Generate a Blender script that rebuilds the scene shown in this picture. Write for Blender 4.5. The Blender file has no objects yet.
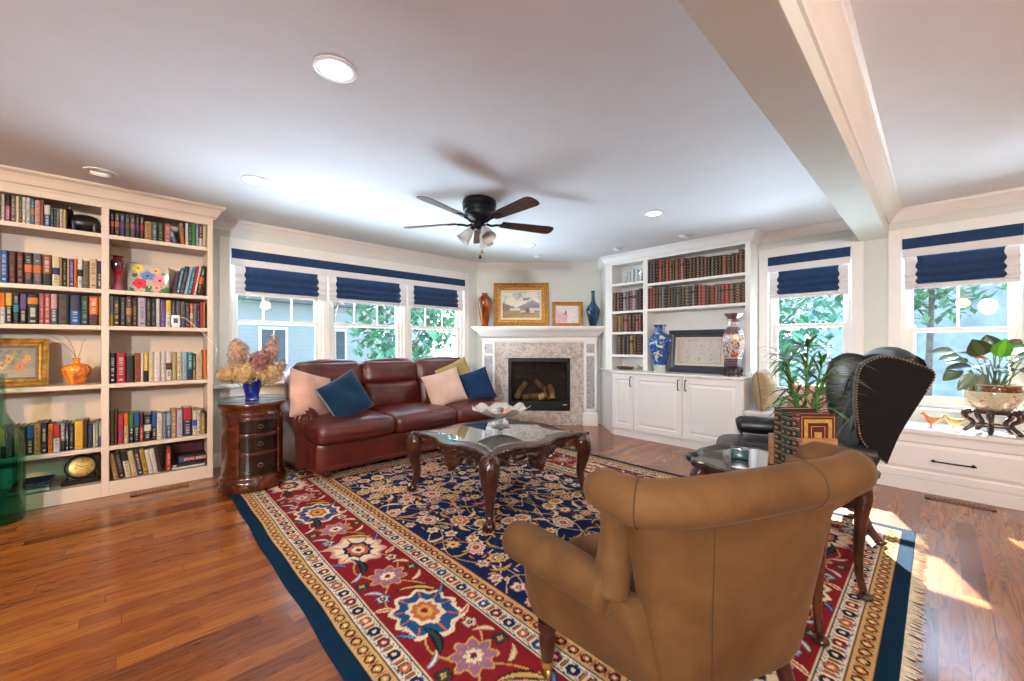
import bpy, bmesh, math, random
import numpy as np
from mathutils import Vector, Matrix

SC = bpy.context.scene
COL = SC.collection
PI = math.pi
sin, cos, rad = math.sin, math.cos, math.radians

# ------------------------------------------------------------------ camera
cam_d = bpy.data.cameras.new('camera')
cam = bpy.data.objects.new('camera', cam_d)
COL.objects.link(cam)
cam.location = (0.0, 0.0, 1.2)
cam.rotation_euler = (rad(90), 0, rad(46.71 - 90))
cam_d.sensor_width = 36.0
cam_d.lens = 401.3 / 1024 * 36.0
cam_d.shift_y = 4.0 / 1024
cam_d.clip_start = 0.02
SC.camera = cam

# ------------------------------------------------------------------ light and exposure
SC.view_settings.view_transform = 'Standard'
SC.view_settings.look = 'None'
SC.view_settings.gamma = 1.0
SC.view_settings.use_curve_mapping = False
SC.view_settings.exposure = 0.42
SC.cycles.use_denoising = True
SC.cycles.max_bounces = 10
SC.cycles.diffuse_bounces = 5
SC.cycles.glossy_bounces = 4
SC.cycles.transmission_bounces = 8
SC.cycles.transparent_max_bounces = 12
SC.cycles.caustics_reflective = False
SC.cycles.caustics_refractive = False
SC.cycles.sample_clamp_indirect = 6.0

world = bpy.data.worlds.new('world')
SC.world = world
world.use_nodes = True
wn = world.node_tree
for n in list(wn.nodes):
    wn.nodes.remove(n)
w_out = wn.nodes.new('ShaderNodeOutputWorld')
w_bg = wn.nodes.new('ShaderNodeBackground')
w_tc = wn.nodes.new('ShaderNodeTexCoord')
w_sep = wn.nodes.new('ShaderNodeSeparateXYZ')
w_rmp = wn.nodes.new('ShaderNodeValToRGB')
w_rmp.color_ramp.elements[0].position = 0.45
w_rmp.color_ramp.elements[0].color = (0.86, 0.93, 1.0, 1)
w_rmp.color_ramp.elements[1].position = 0.95
w_rmp.color_ramp.elements[1].color = (0.36, 0.60, 1.0, 1)
w_map = wn.nodes.new('ShaderNodeMath')
w_map.operation = 'MULTIPLY_ADD'
w_map.inputs[1].default_value = 0.5
w_map.inputs[2].default_value = 0.5
wn.links.new(w_tc.outputs['Generated'], w_sep.inputs[0])
wn.links.new(w_sep.outputs[2], w_map.inputs[0])
wn.links.new(w_map.outputs[0], w_rmp.inputs[0])
wn.links.new(w_rmp.outputs[0], w_bg.inputs[0])
w_bg.inputs[1].default_value = SKY_STRENGTH = 10.0
wn.links.new(w_bg.outputs[0], w_out.inputs[0])

# the sun comes in through the two windows of the right wall
sun_d = bpy.data.lights.new('sun', 'SUN')
sun_d.energy = 32.0
sun_d.angle = rad(0.6)
sun_d.color = (1.0, 0.95, 0.86)
sun = bpy.data.objects.new('sun', sun_d)
COL.objects.link(sun)
_sd = Vector((-0.945 * cos(rad(35)), -0.327 * cos(rad(35)), -sin(rad(35))))
sun.rotation_euler = _sd.to_track_quat('-Z', 'Y').to_euler()
sun.location = (9, 3, 6)


def portal(name, loc, rot, sx, sy):
    d = bpy.data.lights.new(name, 'AREA')
    d.shape = 'RECTANGLE'
    d.size, d.size_y = sx, sy
    d.cycles.is_portal = True
    o = bpy.data.objects.new(name, d)
    COL.objects.link(o)
    o.location = loc
    o.rotation_euler = rot
    return o




def bounce_fill(name, loc, aim, sx, sy, watts, color=(0.72, 0.86, 1.0)):
    """added fill lamp outside a window, standing in for light off the ground"""
    d = bpy.data.lights.new(name, 'AREA')
    d.shape = 'RECTANGLE'
    d.size, d.size_y = sx, sy
    d.energy = watts
    d.color = color
    o = bpy.data.objects.new(name, d)
    COL.objects.link(o)
    o.location = loc
    o.rotation_euler = Vector(aim).to_track_quat('-Z', 'Y').to_euler()
    return o


def softlight(name, loc, aim, size, watts, color):
    d = bpy.data.lights.new(name, 'AREA')
    d.shape = 'DISK'
    d.size = size
    d.energy = watts
    d.color = color
    o = bpy.data.objects.new(name, d)
    COL.objects.link(o)
    o.location = loc
    o.rotation_euler = (Vector(aim) - Vector(loc)).to_track_quat('-Z', 'Y').to_euler()
    return o


# fill lamps added behind the camera, with no fixtures
softlight('room_fill', (-2.2, -0.7, 1.98), (2.9, 3.2, 1.3), 0.32, 150, (0.90, 0.95, 1.0))
softlight('bookcase_fill', (-3.2, 0.6, 2.3), (-0.3, 4.6, 1.0), 0.3, 26, (1.0, 0.68, 0.40)).data.spread = rad(75)
softlight('seating_fill', (0.6, -2.2, 2.1), (2.6, 2.4, 0.8), 0.5, 18, (1.0, 0.92, 0.84))
bounce_fill('bounce_fill_back', (2.13, 6.7, 0.02), (0, -0.75, 0.66), 3.6, 1.1, 540)  # added lamps, hidden below the sills, to brighten the ceiling
bounce_fill('bounce_fill_right', (6.75, 0.94, -0.02), (-0.75, 0, 0.66), 0.9, 1.0, 130)
bounce_fill('bounce_fill_corner', (6.75, -0.15, -0.02), (-0.75, 0, 0.66), 0.9, 1.0, 80)

portal('sky_portal_back', (2.13, 4.93, 1.45), (rad(-90), 0, 0), 2.9, 1.4)
portal('sky_portal_right', (5.24, 0.94, 1.4), (0, rad(90), 0), 1.6, 0.75)
portal('sky_portal_corner', (5.24, -0.13, 1.4), (0, rad(90), 0), 1.6, 0.75)

WARM = (1.0, 0.52, 0.22)
SOFTWARM = (1.0, 0.80, 0.60)


def lamp(name, kind, loc, energy, color, radius=0.05, rot=None, size=None, spot=None, parent=None):
    d = bpy.data.lights.new(name, kind)
    d.energy = energy
    d.color = color
    if kind == 'AREA':
        d.shape = 'DISK'
        d.size = size
    else:
        d.shadow_soft_size = radius
    if spot:
        d.spot_size = rad(spot)
        d.spot_blend = 0.6
    o = bpy.data.objects.new(name, d)
    COL.objects.link(o)
    o.location = loc
    if rot:
        o.rotation_euler = rot
    if parent:
        o.parent = parent
    return o


# ------------------------------------------------------------------ colours and materials
def hexc(h, a=1.0):
    h = h.lstrip('#')
    v = [int(h[i:i + 2], 16) / 255 for i in (0, 2, 4)]
    return tuple((c / 12.92 if c <= 0.04045 else ((c + 0.055) / 1.055) ** 2.4) for c in v) + (a,)


def C4(c):
    if isinstance(c, str):
        return hexc(c)
    return tuple(c) + (1.0,) if len(c) == 3 else tuple(c)


class NT:
    """small wrapper for building node trees"""
    def __init__(self, name):
        self.m = bpy.data.materials.new(name)
        self.m.use_nodes = True
        self.t = self.m.node_tree
        self.b = self.t.nodes['Principled BSDF']
        self.out = self.t.nodes['Material Output']
        self._tc = None

    def n(self, typ, **kw):
        nd = self.t.nodes.new('ShaderNode' + typ)
        for k, v in kw.items():
            setattr(nd, k, v)
        return nd

    def l(self, a, b):
        self.t.links.new(a, b)

    def coord(self, which='Object'):
        if self._tc is None:
            self._tc = self.n('TexCoord')
        return self._tc.outputs[which]

    def mapped(self, scale=(1, 1, 1), which='Object', loc=(0, 0, 0), rot=(0, 0, 0)):
        mp = self.n('Mapping')
        mp.inputs['Scale'].default_value = scale
        mp.inputs['Location'].default_value = loc
        mp.inputs['Rotation'].default_value = rot
        self.l(self.coord(which), mp.inputs['Vector'])
        return mp.outputs[0]

    def noise(self, vec, scale=5, detail=3, rough=0.5, dist=0):
        nd = self.n('TexNoise')
        nd.inputs['Scale'].default_value = scale
        nd.inputs['Detail'].default_value = detail
        nd.inputs['Roughness'].default_value = rough
        nd.inputs['Distortion'].default_value = dist
        self.l(vec, nd.inputs['Vector'])
        return nd.outputs['Fac']

    def ramp(self, fac, stops, interp='LINEAR'):
        r = self.n('ValToRGB')
        r.color_ramp.interpolation = interp
        els = r.color_ramp.elements
        while len(els) < len(stops):
            els.new(0.5)
        for e, (p, c) in zip(els, stops):
            e.position = p
            e.color = C4(c)
        self.l(fac, r.inputs[0])
        return r.outputs[0]

    def math(self, op, a, b=None):
        nd = self.n('Math', operation=op)
        for i, v in enumerate((a, b)):
            if v is None:
                continue
            if isinstance(v, (int, float)):
                nd.inputs[i].default_value = v
            else:
                self.l(v, nd.inputs[i])
        return nd.outputs[0]

    def mix(self, fac, a, b, mode='MIX'):
        nd = self.n('Mix', data_type='RGBA', blend_type=mode)
        for i, v in ((0, fac), (6, a), (7, b)):
            if hasattr(v, 'node'):
                self.l(v, nd.inputs[i])
            elif i == 0:
                nd.inputs[0].default_value = v
            else:
                nd.inputs[i].default_value = C4(v)
        return nd.outputs[2]

    def bump(self, fac, strength=0.2, dist=0.01):
        b = self.n('Bump')
        b.inputs['Strength'].default_value = strength
        b.inputs['Distance'].default_value = dist
        self.l(fac, b.inputs['Height'])
        self.l(b.outputs[0], self.b.inputs['Normal'])

    def base(self, c):
        if hasattr(c, 'node'):
            self.l(c, self.b.inputs['Base Color'])
        else:
            self.b.inputs['Base Color'].default_value = C4(c)

    def set(self, **kw):
        for k, v in kw.items():
            self.b.inputs[k.replace('_', ' ')].default_value = v
        return self


def simple(name, col, rough=0.5, metal=0.0, var=0.06, scale=6.0, bump=0.0, bscale=60.0, coat=0.0, spec=0.5, sheen=0.0):
    """principled surface with a slight procedural unevenness of its colour"""
    t = NT(name)
    c = C4(col)
    f = t.noise(t.coord(), scale, 3)
    dark = tuple(max(0, x * (1 - var)) for x in c[:3])
    lite = tuple(min(1, x * (1 + var)) for x in c[:3])
    t.base(t.ramp(f, [(0.3, dark), (0.7, lite)]))
    t.set(Roughness=rough, Metallic=metal, Coat_Weight=coat, Specular_IOR_Level=spec, Sheen_Weight=sheen)
    if bump:
        t.bump(t.noise(t.coord(), bscale, 4), bump, 0.004)
    return t.m


def painted(name, rough=0.6, bump=0.0, bscale=200, coat=0.0, sheen=0.0, metal=0.0, var=0.12, vscale=40, spec=0.4, gain=1.0):
    """colour comes from the mesh's own colour attribute"""
    t = NT(name)
    a = t.n('Attribute', attribute_name='Col')
    f = t.noise(t.coord(), vscale, 3)
    v = t.ramp(f, [(0.25, ((1 - var) * gain,) * 3), (0.75, ((1 + var * 0.3) * gain,) * 3)])
    t.base(t.mix(1.0, a.outputs['Color'], v, 'MULTIPLY'))
    t.set(Roughness=rough, Coat_Weight=coat, Sheen_Weight=sheen, Metallic=metal, Specular_IOR_Level=spec)
    if bump:
        t.bump(t.noise(t.coord(), bscale, 2), bump, 0.003)
    return t.m


def wood(name, c0, c1, c2, rough=0.35, scale=(3, 30, 30), coat=0.2, bump=0.05):
    t = NT(name)
    f = t.noise(t.mapped(scale), 1.0, 5, 0.6, 1.0)
    t.base(t.ramp(f, [(0.25, c0), (0.5, c1), (0.78, c2)]))
    t.set(Roughness=rough, Coat_Weight=coat)
    t.bump(f, bump, 0.003)
    return t.m


def leather(name, c0, c1, rough=0.32, coat=0.25):
    t = NT(name)
    f = t.noise(t.coord(), 7, 3)
    t.base(t.ramp(f, [(0.3, c0), (0.7, c1)]))
    v = t.n('TexVoronoi', feature='F1')
    v.inputs['Scale'].default_value = 130
    t.l(t.coord(), v.inputs['Vector'])
    g = t.noise(t.coord(), 9, 4, 0.6, 1.5)
    t.bump(t.math('ADD', t.math('MULTIPLY', v.outputs['Distance'], 0.25), g), 0.22, 0.012)
    t.set(Roughness=rough, Coat_Weight=coat, Coat_Roughness=0.25)
    return t.m


def glass(name, tint=(1, 1, 1), rough=0.0, ior=1.45, alpha=0.9, reflect=1.0):
    """thin clear pane: lets light straight through, reflects by angle"""
    t = NT(name)
    tr = t.n('BsdfTransparent')
    tr.inputs[0].default_value = C4(tint)
    gl = t.n('BsdfGlossy')
    gl.inputs['Roughness'].default_value = rough
    fr = t.n('Fresnel')
    fr.inputs['IOR'].default_value = ior
    ns = t.noise(t.coord(), 3, 2)
    mx = t.n('MixShader')
    geo = t.n('NewGeometry')
    front = t.math('SUBTRACT', 1.0, geo.outputs['Backfacing'])
    t.l(t.math('MULTIPLY', t.math('MULTIPLY', fr.outputs[0], front), t.math('ADD', t.math('MULTIPLY', ns, 0.1), reflect)), mx.inputs[0])
    t.l(tr.outputs[0], mx.inputs[1])
    t.l(gl.outputs[0], mx.inputs[2])
    t.l(mx.outputs[0], t.out.inputs[0])
    return t.m


def emis(name, col, strength):
    t = NT(name)
    f = t.noise(t.coord(), 4, 1)
    t.base((0.9, 0.9, 0.9))
    t.l(t.ramp(f, [(0.0, tuple(c * 0.97 for c in col)), (1.0, col)]), t.b.inputs['Emission Color'])
    t.b.inputs['Emission Strength'].default_value = strength
    return t.m


# ------------------------------------------------------------------ mesh building
class MB:
    def __init__(self):
        self.v, self.f, self.mi, self.fc, self.sm = [], [], [], [], []

    def add(self, vs, fs, mi=0, col=None, smooth=False, M=None):
        b = len(self.v)
        if M is not None:
            vs = [M @ Vector(p) for p in vs]
        self.v.extend(tuple(p) for p in vs)
        for k, f in enumerate(fs):
            self.f.append(tuple(b + i for i in f))
            self.mi.append(mi[k] if isinstance(mi, list) else mi)
            self.fc.append(col[k] if isinstance(col, list) else col)
            self.sm.append(smooth)
        return self

    def box(self, x0, x1, y0, y1, z0, z1, mi=0, col=None, M=None):
        vs = [(x, y, z) for z in (z0, z1) for y in (y0, y1) for x in (x0, x1)]
        return self.add(vs, [(0, 2, 3, 1), (4, 5, 7, 6), (0, 1, 5, 4), (2, 6, 7, 3), (0, 4, 6, 2), (1, 3, 7, 5)], mi, col, False, M)

    def loft(self, rings, closed=True, caps=True, mi=0, col=None, smooth=True, M=None):
        n = len(rings[0])
        vs = [p for r in rings for p in r]
        fs = []
        m = n if closed else n - 1
        for i in range(len(rings) - 1):
            for j in range(m):
                a, b = i * n + j, i * n + (j + 1) % n
                fs.append((a, b, b + n, a + n))
        if caps and closed:
            fs.append(tuple(reversed(range(n))))
            fs.append(tuple((len(rings) - 1) * n + j for j in range(n)))
        return self.add(vs, fs, mi, col, smooth, M)

    def lathe(self, prof, n=24, c=(0, 0, 0), mi=0, col=None, M=None, caps=True, smooth=True, sx=1, sy=1):
        rings = [[(c[0] + r * sx * cos(2 * PI * k / n), c[1] + r * sy * sin(2 * PI * k / n), c[2] + z) for k in range(n)] for r, z in prof]
        return self.loft(rings, True, caps, mi, col, smooth, M)

    def tube(self, pts, r, n=8, mi=0, col=None, M=None, caps=True, smooth=True, flat=1.0):
        pts = [Vector(p) for p in pts]
        rs = r if isinstance(r, (list, tuple)) else [r] * len(pts)
        t0 = (pts[1] - pts[0]).normalized()
        up = Vector((0, 0, 1)) if abs(t0.z) < 0.9 else Vector((0, 1, 0))
        nx = t0.cross(up).normalized()
        rings = []
        for i, p in enumerate(pts):
            t = (pts[min(i + 1, len(pts) - 1)] - pts[max(i - 1, 0)]).normalized()
            nx = (nx - t * nx.dot(t)).normalized()
            ny = t.cross(nx)
            rings.append([p + (nx * cos(2 * PI * k / n) + ny * sin(2 * PI * k / n) * flat) * rs[i] for k in range(n)])
        return self.loft(rings, True, caps, mi, col, smooth, M)

    def ball(self, c, rx, ry=None, rz=None, n=12, mi=0, col=None, M=None):
        ry = rx if ry is None else ry
        rz = rx if rz is None else rz
        m = max(4, n // 2)
        rings = []
        for i in range(m + 1):
            a = -PI / 2 + PI * i / m
            k = max(cos(a), 0.02)
            rings.append([(c[0] + rx * k * cos(2 * PI * j / n), c[1] + ry * k * sin(2 * PI * j / n), c[2] + rz * sin(a)) for j in range(n)])
        return self.loft(rings, True, True, mi, col, True, M)

    def prism(self, poly, h0, h1, mi=0, col=None, M=None, smooth=False):
        """poly in local XY, extruded along local Z"""
        n = len(poly)
        return self.loft([[(x, y, h0) for x, y in poly], [(x, y, h1) for x, y in poly]], True, True, mi, col, smooth, M)

    def rbox(self, c, h, r, n=8, puff=(0, 0, 0), mi=0, col=None, M=None, warp=None):
        """soft rounded block: centre c, half sizes h, corner radius r, crowned faces"""
        def s(p):
            return math.copysign(1 - (1 - abs(p)) ** 1.7, p)
        g = [s(-1 + 2 * i / n) for i in range(n + 1)]
        key, vs, fs = {}, [], []
        inn = [max(hh - r, 0) for hh in h]

        def pt(p):
            k = tuple(round(q, 5) for q in p)
            if k in key:
                return key[k]
            q = [p[i] * h[i] for i in range(3)]
            cl = [max(-inn[i], min(inn[i], q[i])) for i in range(3)]
            d = Vector([q[i] - cl[i] for i in range(3)])
            if d.length > 1e-9:
                d = d.normalized() * min(r, min(h))
            o = [cl[i] + d[i] for i in range(3)]
            for i in range(3):
                a, b = (i + 1) % 3, (i + 2) % 3
                o[i] += puff[i] * p[i] * (1 - p[a] ** 2) * (1 - p[b] ** 2)
            if warp:
                o = warp(o, p)
            vs.append((c[0] + o[0], c[1] + o[1], c[2] + o[2]))
            key[k] = len(vs) - 1
            return key[k]
        for ax in range(3):
            a, b = (ax + 1) % 3, (ax + 2) % 3
            for sg in (-1, 1):
                for i in range(n):
                    for j in range(n):
                        q = []
                        for u, w in ((i, j), (i + 1, j), (i + 1, j + 1), (i, j + 1)):
                            p = [0, 0, 0]
                            p[ax], p[a], p[b] = sg, g[u], g[w]
                            q.append(pt(p))
                        fs.append(tuple(q) if sg > 0 else tuple(reversed(q)))
        return self.add(vs, fs, mi, col, True, M)

    def grid(self, fn, nu, nv, mi=0, col=None, smooth=True, M=None, closed=False):
        """fn(u,v) -> point, u,v in 0..1; mi / col may be fn(u,v)"""
        vs = [fn(i / nu, j / nv) for j in range(nv + 1) for i in range(nu + 1)]
        fs, ms, cs = [], [], []
        for j in range(nv):
            for i in range(nu):
                a = j * (nu + 1) + i
                fs.append((a, a + 1, a + nu + 2, a + nu + 1))
                u, v = (i + .5) / nu, (j + .5) / nv
                ms.append(mi(u, v) if callable(mi) else mi)
                cs.append(col(u, v) if callable(col) else col)
        return self.add(vs, fs, ms, cs, smooth, M)

    def build(self, name, mats, parent=None, bevel=0.0, seg=2, sub=0, world=False, weld=False, solid=0.0, sharp=None):
        me = bpy.data.meshes.new(name)
        vs = self.v
        if world and parent is not None:
            inv = (Matrix.Translation(parent.location) @ parent.rotation_euler.to_matrix().to_4x4()).inverted()
            vs = [inv @ Vector(p) for p in vs]
        me.from_pydata([tuple(p) for p in vs], [], self.f)
        for m in (mats if isinstance(mats, (list, tuple)) else [mats]):
            me.materials.append(m)
        me.polygons.foreach_set('material_index', self.mi)
        me.polygons.foreach_set('use_smooth', self.sm)
        if any(c is not None for c in self.fc):
            at = me.color_attributes.new('Col', 'FLOAT_COLOR', 'CORNER')
            buf = []
            for f, c in zip(self.f, self.fc):
                c = C4(c) if c is not None else (0.8, 0.8, 0.8, 1)
                for _ in f:
                    buf.extend(c)
            at.data.foreach_set('color', buf)
        bm = bmesh.new()
        bm.from_mesh(me)
        if weld:
            bmesh.ops.remove_doubles(bm, verts=bm.verts, dist=1e-5)
        bmesh.ops.recalc_face_normals(bm, faces=bm.faces)
        th = rad(sharp if sharp else 50)
        for e in bm.edges:
            if len(e.link_faces) == 2 and e.calc_face_angle(0) > th:
                e.smooth = False
        bm.to_mesh(me)
        bm.free()
        o = bpy.data.objects.new(name, me)
        COL.objects.link(o)
        if parent is not None:
            o.parent = parent
        if solid:
            md = o.modifiers.new('solid', 'SOLIDIFY')
            md.thickness = solid
            md.offset = 0
        if bevel:
            md = o.modifiers.new('bevel', 'BEVEL')
            md.width = bevel
            md.segments = seg
            md.limit_method = 'ANGLE'
            md.angle_limit = rad(40)
        if sub:
            md = o.modifiers.new('sub', 'SUBSURF')
            md.levels = sub
            md.render_levels = sub
        return o


def thing(name, label, cat, loc=(0, 0, 0), rz=0.0, group=None):
    o = bpy.data.objects.new(name, None)
    o.empty_display_size = 0.05
    COL.objects.link(o)
    o.location = loc
    o.rotation_euler = (0, 0, rz)
    return tag(o, label, cat, group)


def tag(o, label, cat, group=None):
    o['label'] = label
    o['category'] = cat
    if group:
        o['group'] = group
    return o


def struct(o, label=None):
    o['kind'] = 'structure'
    if label:
        o['label'] = label
    return o


def T(x=0, y=0, z=0):
    return Matrix.Translation((x, y, z))


def RZ(a):
    return Matrix.Rotation(a, 4, 'Z')


def RX(a):
    return Matrix.Rotation(a, 4, 'X')


def RY(a):
    return Matrix.Rotation(a, 4, 'Y')


def smoothstep(a, b, x):
    t = max(0.0, min(1.0, (x - a) / (b - a)))
    return t * t * (3 - 2 * t)


def catmull(pts, n=6):
    """smooth path through the points"""
    P = [Vector(p) for p in pts]
    out = []
    for i in range(len(P) - 1):
        p0, p1, p2, p3 = P[max(i - 1, 0)], P[i], P[i + 1], P[min(i + 2, len(P) - 1)]
        for k in range(n):
            t = k / n
            out.append(0.5 * ((2 * p1) + (p2 - p0) * t + (2 * p0 - 5 * p1 + 4 * p2 - p3) * t * t + (3 * p1 - p0 - 3 * p2 + p3) * t ** 3))
    out.append(P[-1])
    return out


def lerp_list(vals, m):
    """resample a list of numbers to m samples"""
    n = len(vals) - 1
    out = []
    for i in range(m):
        t = i / (m - 1) * n
        k = min(int(t), n - 1)
        out.append(vals[k] + (vals[k + 1] - vals[k]) * (t - k))
    return out


NTH = 'zeroth first second third fourth fifth sixth seventh eighth ninth tenth eleventh twelfth thirteenth fourteenth fifteenth sixteenth seventeenth eighteenth nineteenth twentieth twenty-first twenty-second twenty-third twenty-fourth twenty-fifth twenty-sixth twenty-seventh twenty-eighth twenty-ninth thirtieth'.split()
# ------------------------------------------------------------------ shared materials
M_wall = simple('wall_paint', (0.66, 0.685, 0.635), 0.75, var=0.02)
M_white = simple('white_trim_paint', (0.80, 0.785, 0.755), 0.38, var=0.015)
M_ceil = simple('ceiling_paint', (0.735, 0.75, 0.785), 0.85, var=0.015)
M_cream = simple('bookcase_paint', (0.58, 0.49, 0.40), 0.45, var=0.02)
M_black = simple('black_metal', (0.012, 0.012, 0.014), 0.4, 0.6, var=0.2)
M_bronze = simple('dark_bronze', (0.02, 0.016, 0.014), 0.35, 0.7, var=0.25)
M_brass = simple('brass', (0.62, 0.42, 0.14), 0.3, 1.0, var=0.12)
M_gilt = simple('gilt_wood', (0.50, 0.25, 0.06), 0.4, 0.45, var=0.35, scale=40, bump=0.4, bscale=120)
M_pane = glass('window_pane', (0.97, 0.99, 1.0))
M_mahog = wood('mahogany', '#1c0906', '#35130b', '#4d2012', 0.28, (4, 25, 25), 0.4)
M_book = painted('book_cloth', 0.55, var=0.18, vscale=90, gain=0.72)
M_art = painted('oil_paint', 0.55, 0.3, 260)

# ------------------------------------------------------------------ floor
t = NT('oak_floor')
br = t.n('TexBrick', offset=0.0, offset_frequency=1, squash=1.0)
for k, v in (('Scale', 1.0), ('Mortar Size', 0.0012), ('Mortar Smooth', 0.2), ('Bias', 0.0), ('Brick Width', 1.15), ('Row Height', 0.083)):
    br.inputs[k].default_value = v
br.inputs['Color1'].default_value = (0, 0, 0, 1)
br.inputs['Color2'].default_value = (1, 1, 1, 1)
br.inputs['Mortar'].default_value = (0.5, 0.5, 0.5, 1)
sp0 = t.n('SeparateXYZ')
t.l(t.coord(), sp0.inputs[0])
rowid = t.math('FLOOR', t.math('DIVIDE', sp0.outputs[1], 0.083))
wnz = t.n('TexWhiteNoise', noise_dimensions='1D')
t.l(rowid, wnz.inputs['W'])
cb0 = t.n('CombineXYZ')
t.l(t.math('ADD', sp0.outputs[0], t.math('MULTIPLY', wnz.outputs['Value'], 7.3)), cb0.inputs[0])
t.l(sp0.outputs[1], cb0.inputs[1])
t.l(cb0.outputs[0], br.inputs['Vector'])
rnd = t.n('SeparateColor')
t.l(br.outputs['Color'], rnd.inputs[0])
r1 = rnd.outputs[0]
sep = t.n('SeparateXYZ')
t.l(t.coord(), sep.inputs[0])
cmb = t.n('CombineXYZ')
t.l(t.math('ADD', t.math('MULTIPLY', sep.outputs[0], 1.1), t.math('MULTIPLY', r1, 37.0)), cmb.inputs[0])
t.l(t.math('MULTIPLY', sep.outputs[1], 13.0), cmb.inputs[1])
t.l(t.math('MULTIPLY', r1, 11.0), cmb.inputs[2])
ring = t.noise(cmb.outputs[0], 1.0, 2, 0.45, 0.6)
rings = t.math('PINGPONG', t.math('MULTIPLY', ring, 12.0), 0.5)
cmb2 = t.n('CombineXYZ')
t.l(t.math('MULTIPLY', sep.outputs[0], 5.0), cmb2.inputs[0])
t.l(t.math('MULTIPLY', sep.outputs[1], 170.0), cmb2.inputs[1])
fine = t.noise(cmb2.outputs[0], 1.0, 3, 0.6)
tone = t.ramp(r1, [(0.0, '#6f3710'), (0.3, '#8c4a17'), (0.6, '#99551c'), (1.0, '#ab6827')])
grain = t.ramp(rings, [(0.0, (0.44, 0.37, 0.32)), (0.14, (0.82, 0.78, 0.74)), (0.5, (1, 1, 1))])
finec = t.ramp(fine, [(0.3, (0.80, 0.78, 0.76)), (0.65, (1.05, 1.05, 1.05))])
gc = t.mix(0.85, tone, t.mix(1.0, grain, finec, 'MULTIPLY'), 'MULTIPLY')
t.base(t.mix(t.math('MULTIPLY', br.outputs['Fac'], 0.65), gc, (0.05, 0.025, 0.012)))
t.set(Roughness=0.27, Coat_Weight=0.3, Coat_Roughness=0.12)
t.bump(t.math('SUBTRACT', 1.0, br.outputs['Fac']), 0.06, 0.002)
M_floor = t.m

XR, YW, CW = 5.16, 4.85, 8.68      # right wall x, window wall y, diagonal wall x+y
XL, YF, HC = -5.0, -2.8, 2.44
fl = MB()
fl.box(XL - .12, XR + .12, YF - .12, YW + .12, -0.12, 0)
struct(fl.build('floor', M_floor), 'oak strip floor with glossy red brown boards')
ce = MB()
ce.box(XL - .12, XR + .12, YF - .12, YW + .12, HC, HC + 0.12)
struct(ce.build('ceiling', M_ceil), 'smooth white ceiling')

# window wall (y = 4.85) with one wide opening
WX0, WX1, WZ0, WZ1 = 0.70, 3.57, 0.80, 2.16
b = MB()
b.box(XL, WX0, YW, YW + .12, 0, HC)
b.box(WX1, 3.90, YW, YW + .12, 0, HC)
b.box(WX0, WX1, YW, YW + .12, 0, WZ0)
b.box(WX0, WX1, YW, YW + .12, WZ1, HC)
struct(b.build('wall_back', M_wall), 'pale sage wall holding the triple window')
# right wall (x = 5.16) with two openings
RZ0, RZ1 = 0.64, 2.165
RW1 = (0.585, 1.297)
RW2 = (-0.47, 0.228)
b = MB()
for y0, y1 in ((YF, RW2[0]), (RW2[1], RW1[0]), (RW1[1], 3.60)):
    b.box(XR, XR + .12, y0, y1, 0, HC)
for y0, y1 in (RW1, RW2):
    b.box(XR, XR + .12, y0, y1, 0, RZ0)
    b.box(XR, XR + .12, y0, y1, RZ1, HC)
struct(b.build('wall_right', M_wall), 'pale sage wall with two single windows')
# diagonal fireplace wall
b = MB()
b.prism([(3.83, 4.85), (5.16, 3.52), (5.28, 3.60), (3.91, 4.97)], 0, HC)
struct(b.build('wall_corner', M_wall), 'pale sage wall cut across the corner above the fireplace')
b = MB()
b.box(XL - .12, XL, YF, YW, 0, HC)
struct(b.build('wall_left', M_wall))
b = MB()
b.box(XL - .12, XR + .12, YF - .12, YF, 0, HC)
struct(b.build('wall_front', M_wall))

# ceiling beam along x
b = MB()
b.box(XL, XR, 0.318, 0.522, 2.205, HC)
struct(b.build('ceiling_beam', M_wall, bevel=0.003), 'pale sage dropped beam crossing the ceiling to the right wall')


def crown(name, p0, p1, nrm, h=0.10, d=0.085, label=None, zt=HC):
    """crown moulding from p0 to p1 (plan points), nrm points into the room"""
    prof = [(0, 0), (0, -h), (0.012, -h), (0.016, -h * .84), (0.028, -h * .76), (0.04, -h * .5), (d * .72, -h * .24), (d * .82, -h * .2), (d * .84, -h * .1), (d, -h * .08), (d, 0)]
    m = MB()
    m.loft([[(p[0] + nrm[0] * a, p[1] + nrm[1] * a, zt + c) for a, c in prof] for p in (p0, p1)], True, True)
    return struct(m.build(name, M_white), label)


q = math.sqrt(.5)
crown('trim_1', (0.52, YW), (3.87, YW), (0, -1), label='white crown moulding above the triple window')
crown('trim_2', (3.80, 4.88), (5.19, 3.49), (-q, -q), label='white crown moulding above the fireplace')
crown('trim_3', (XR, 0.522), (XR, 1.42), (-1, 0), label='white crown moulding between beam and built-in bookcase')
crown('trim_4', (XR, YF), (XR, 0.318), (-1, 0), label='white crown moulding right of the beam')
crown('trim_5', (XL, 0.318), (XR, 0.318), (0, -1), 0.115, 0.10, label='white crown moulding along the right side of the beam')


def baseboard(name, p0, p1, nrm):
    prof = [(0, 0), (0.016, 0), (0.016, 0.10), (0.010, 0.118), (0.006, 0.13), (0, 0.135)]
    m = MB()
    m.loft([[(p[0] + nrm[0] * a, p[1] + nrm[1] * a, c) for a, c in prof] for p in (p0, p1)], True, True)
    return struct(m.build(name, M_white))


baseboard('baseboard_back', (0.52, YW), (3.84, YW), (0, -1))
baseboard('baseboard_corner', (3.81, 4.87), (5.17, 3.51), (-q, -q))


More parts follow.
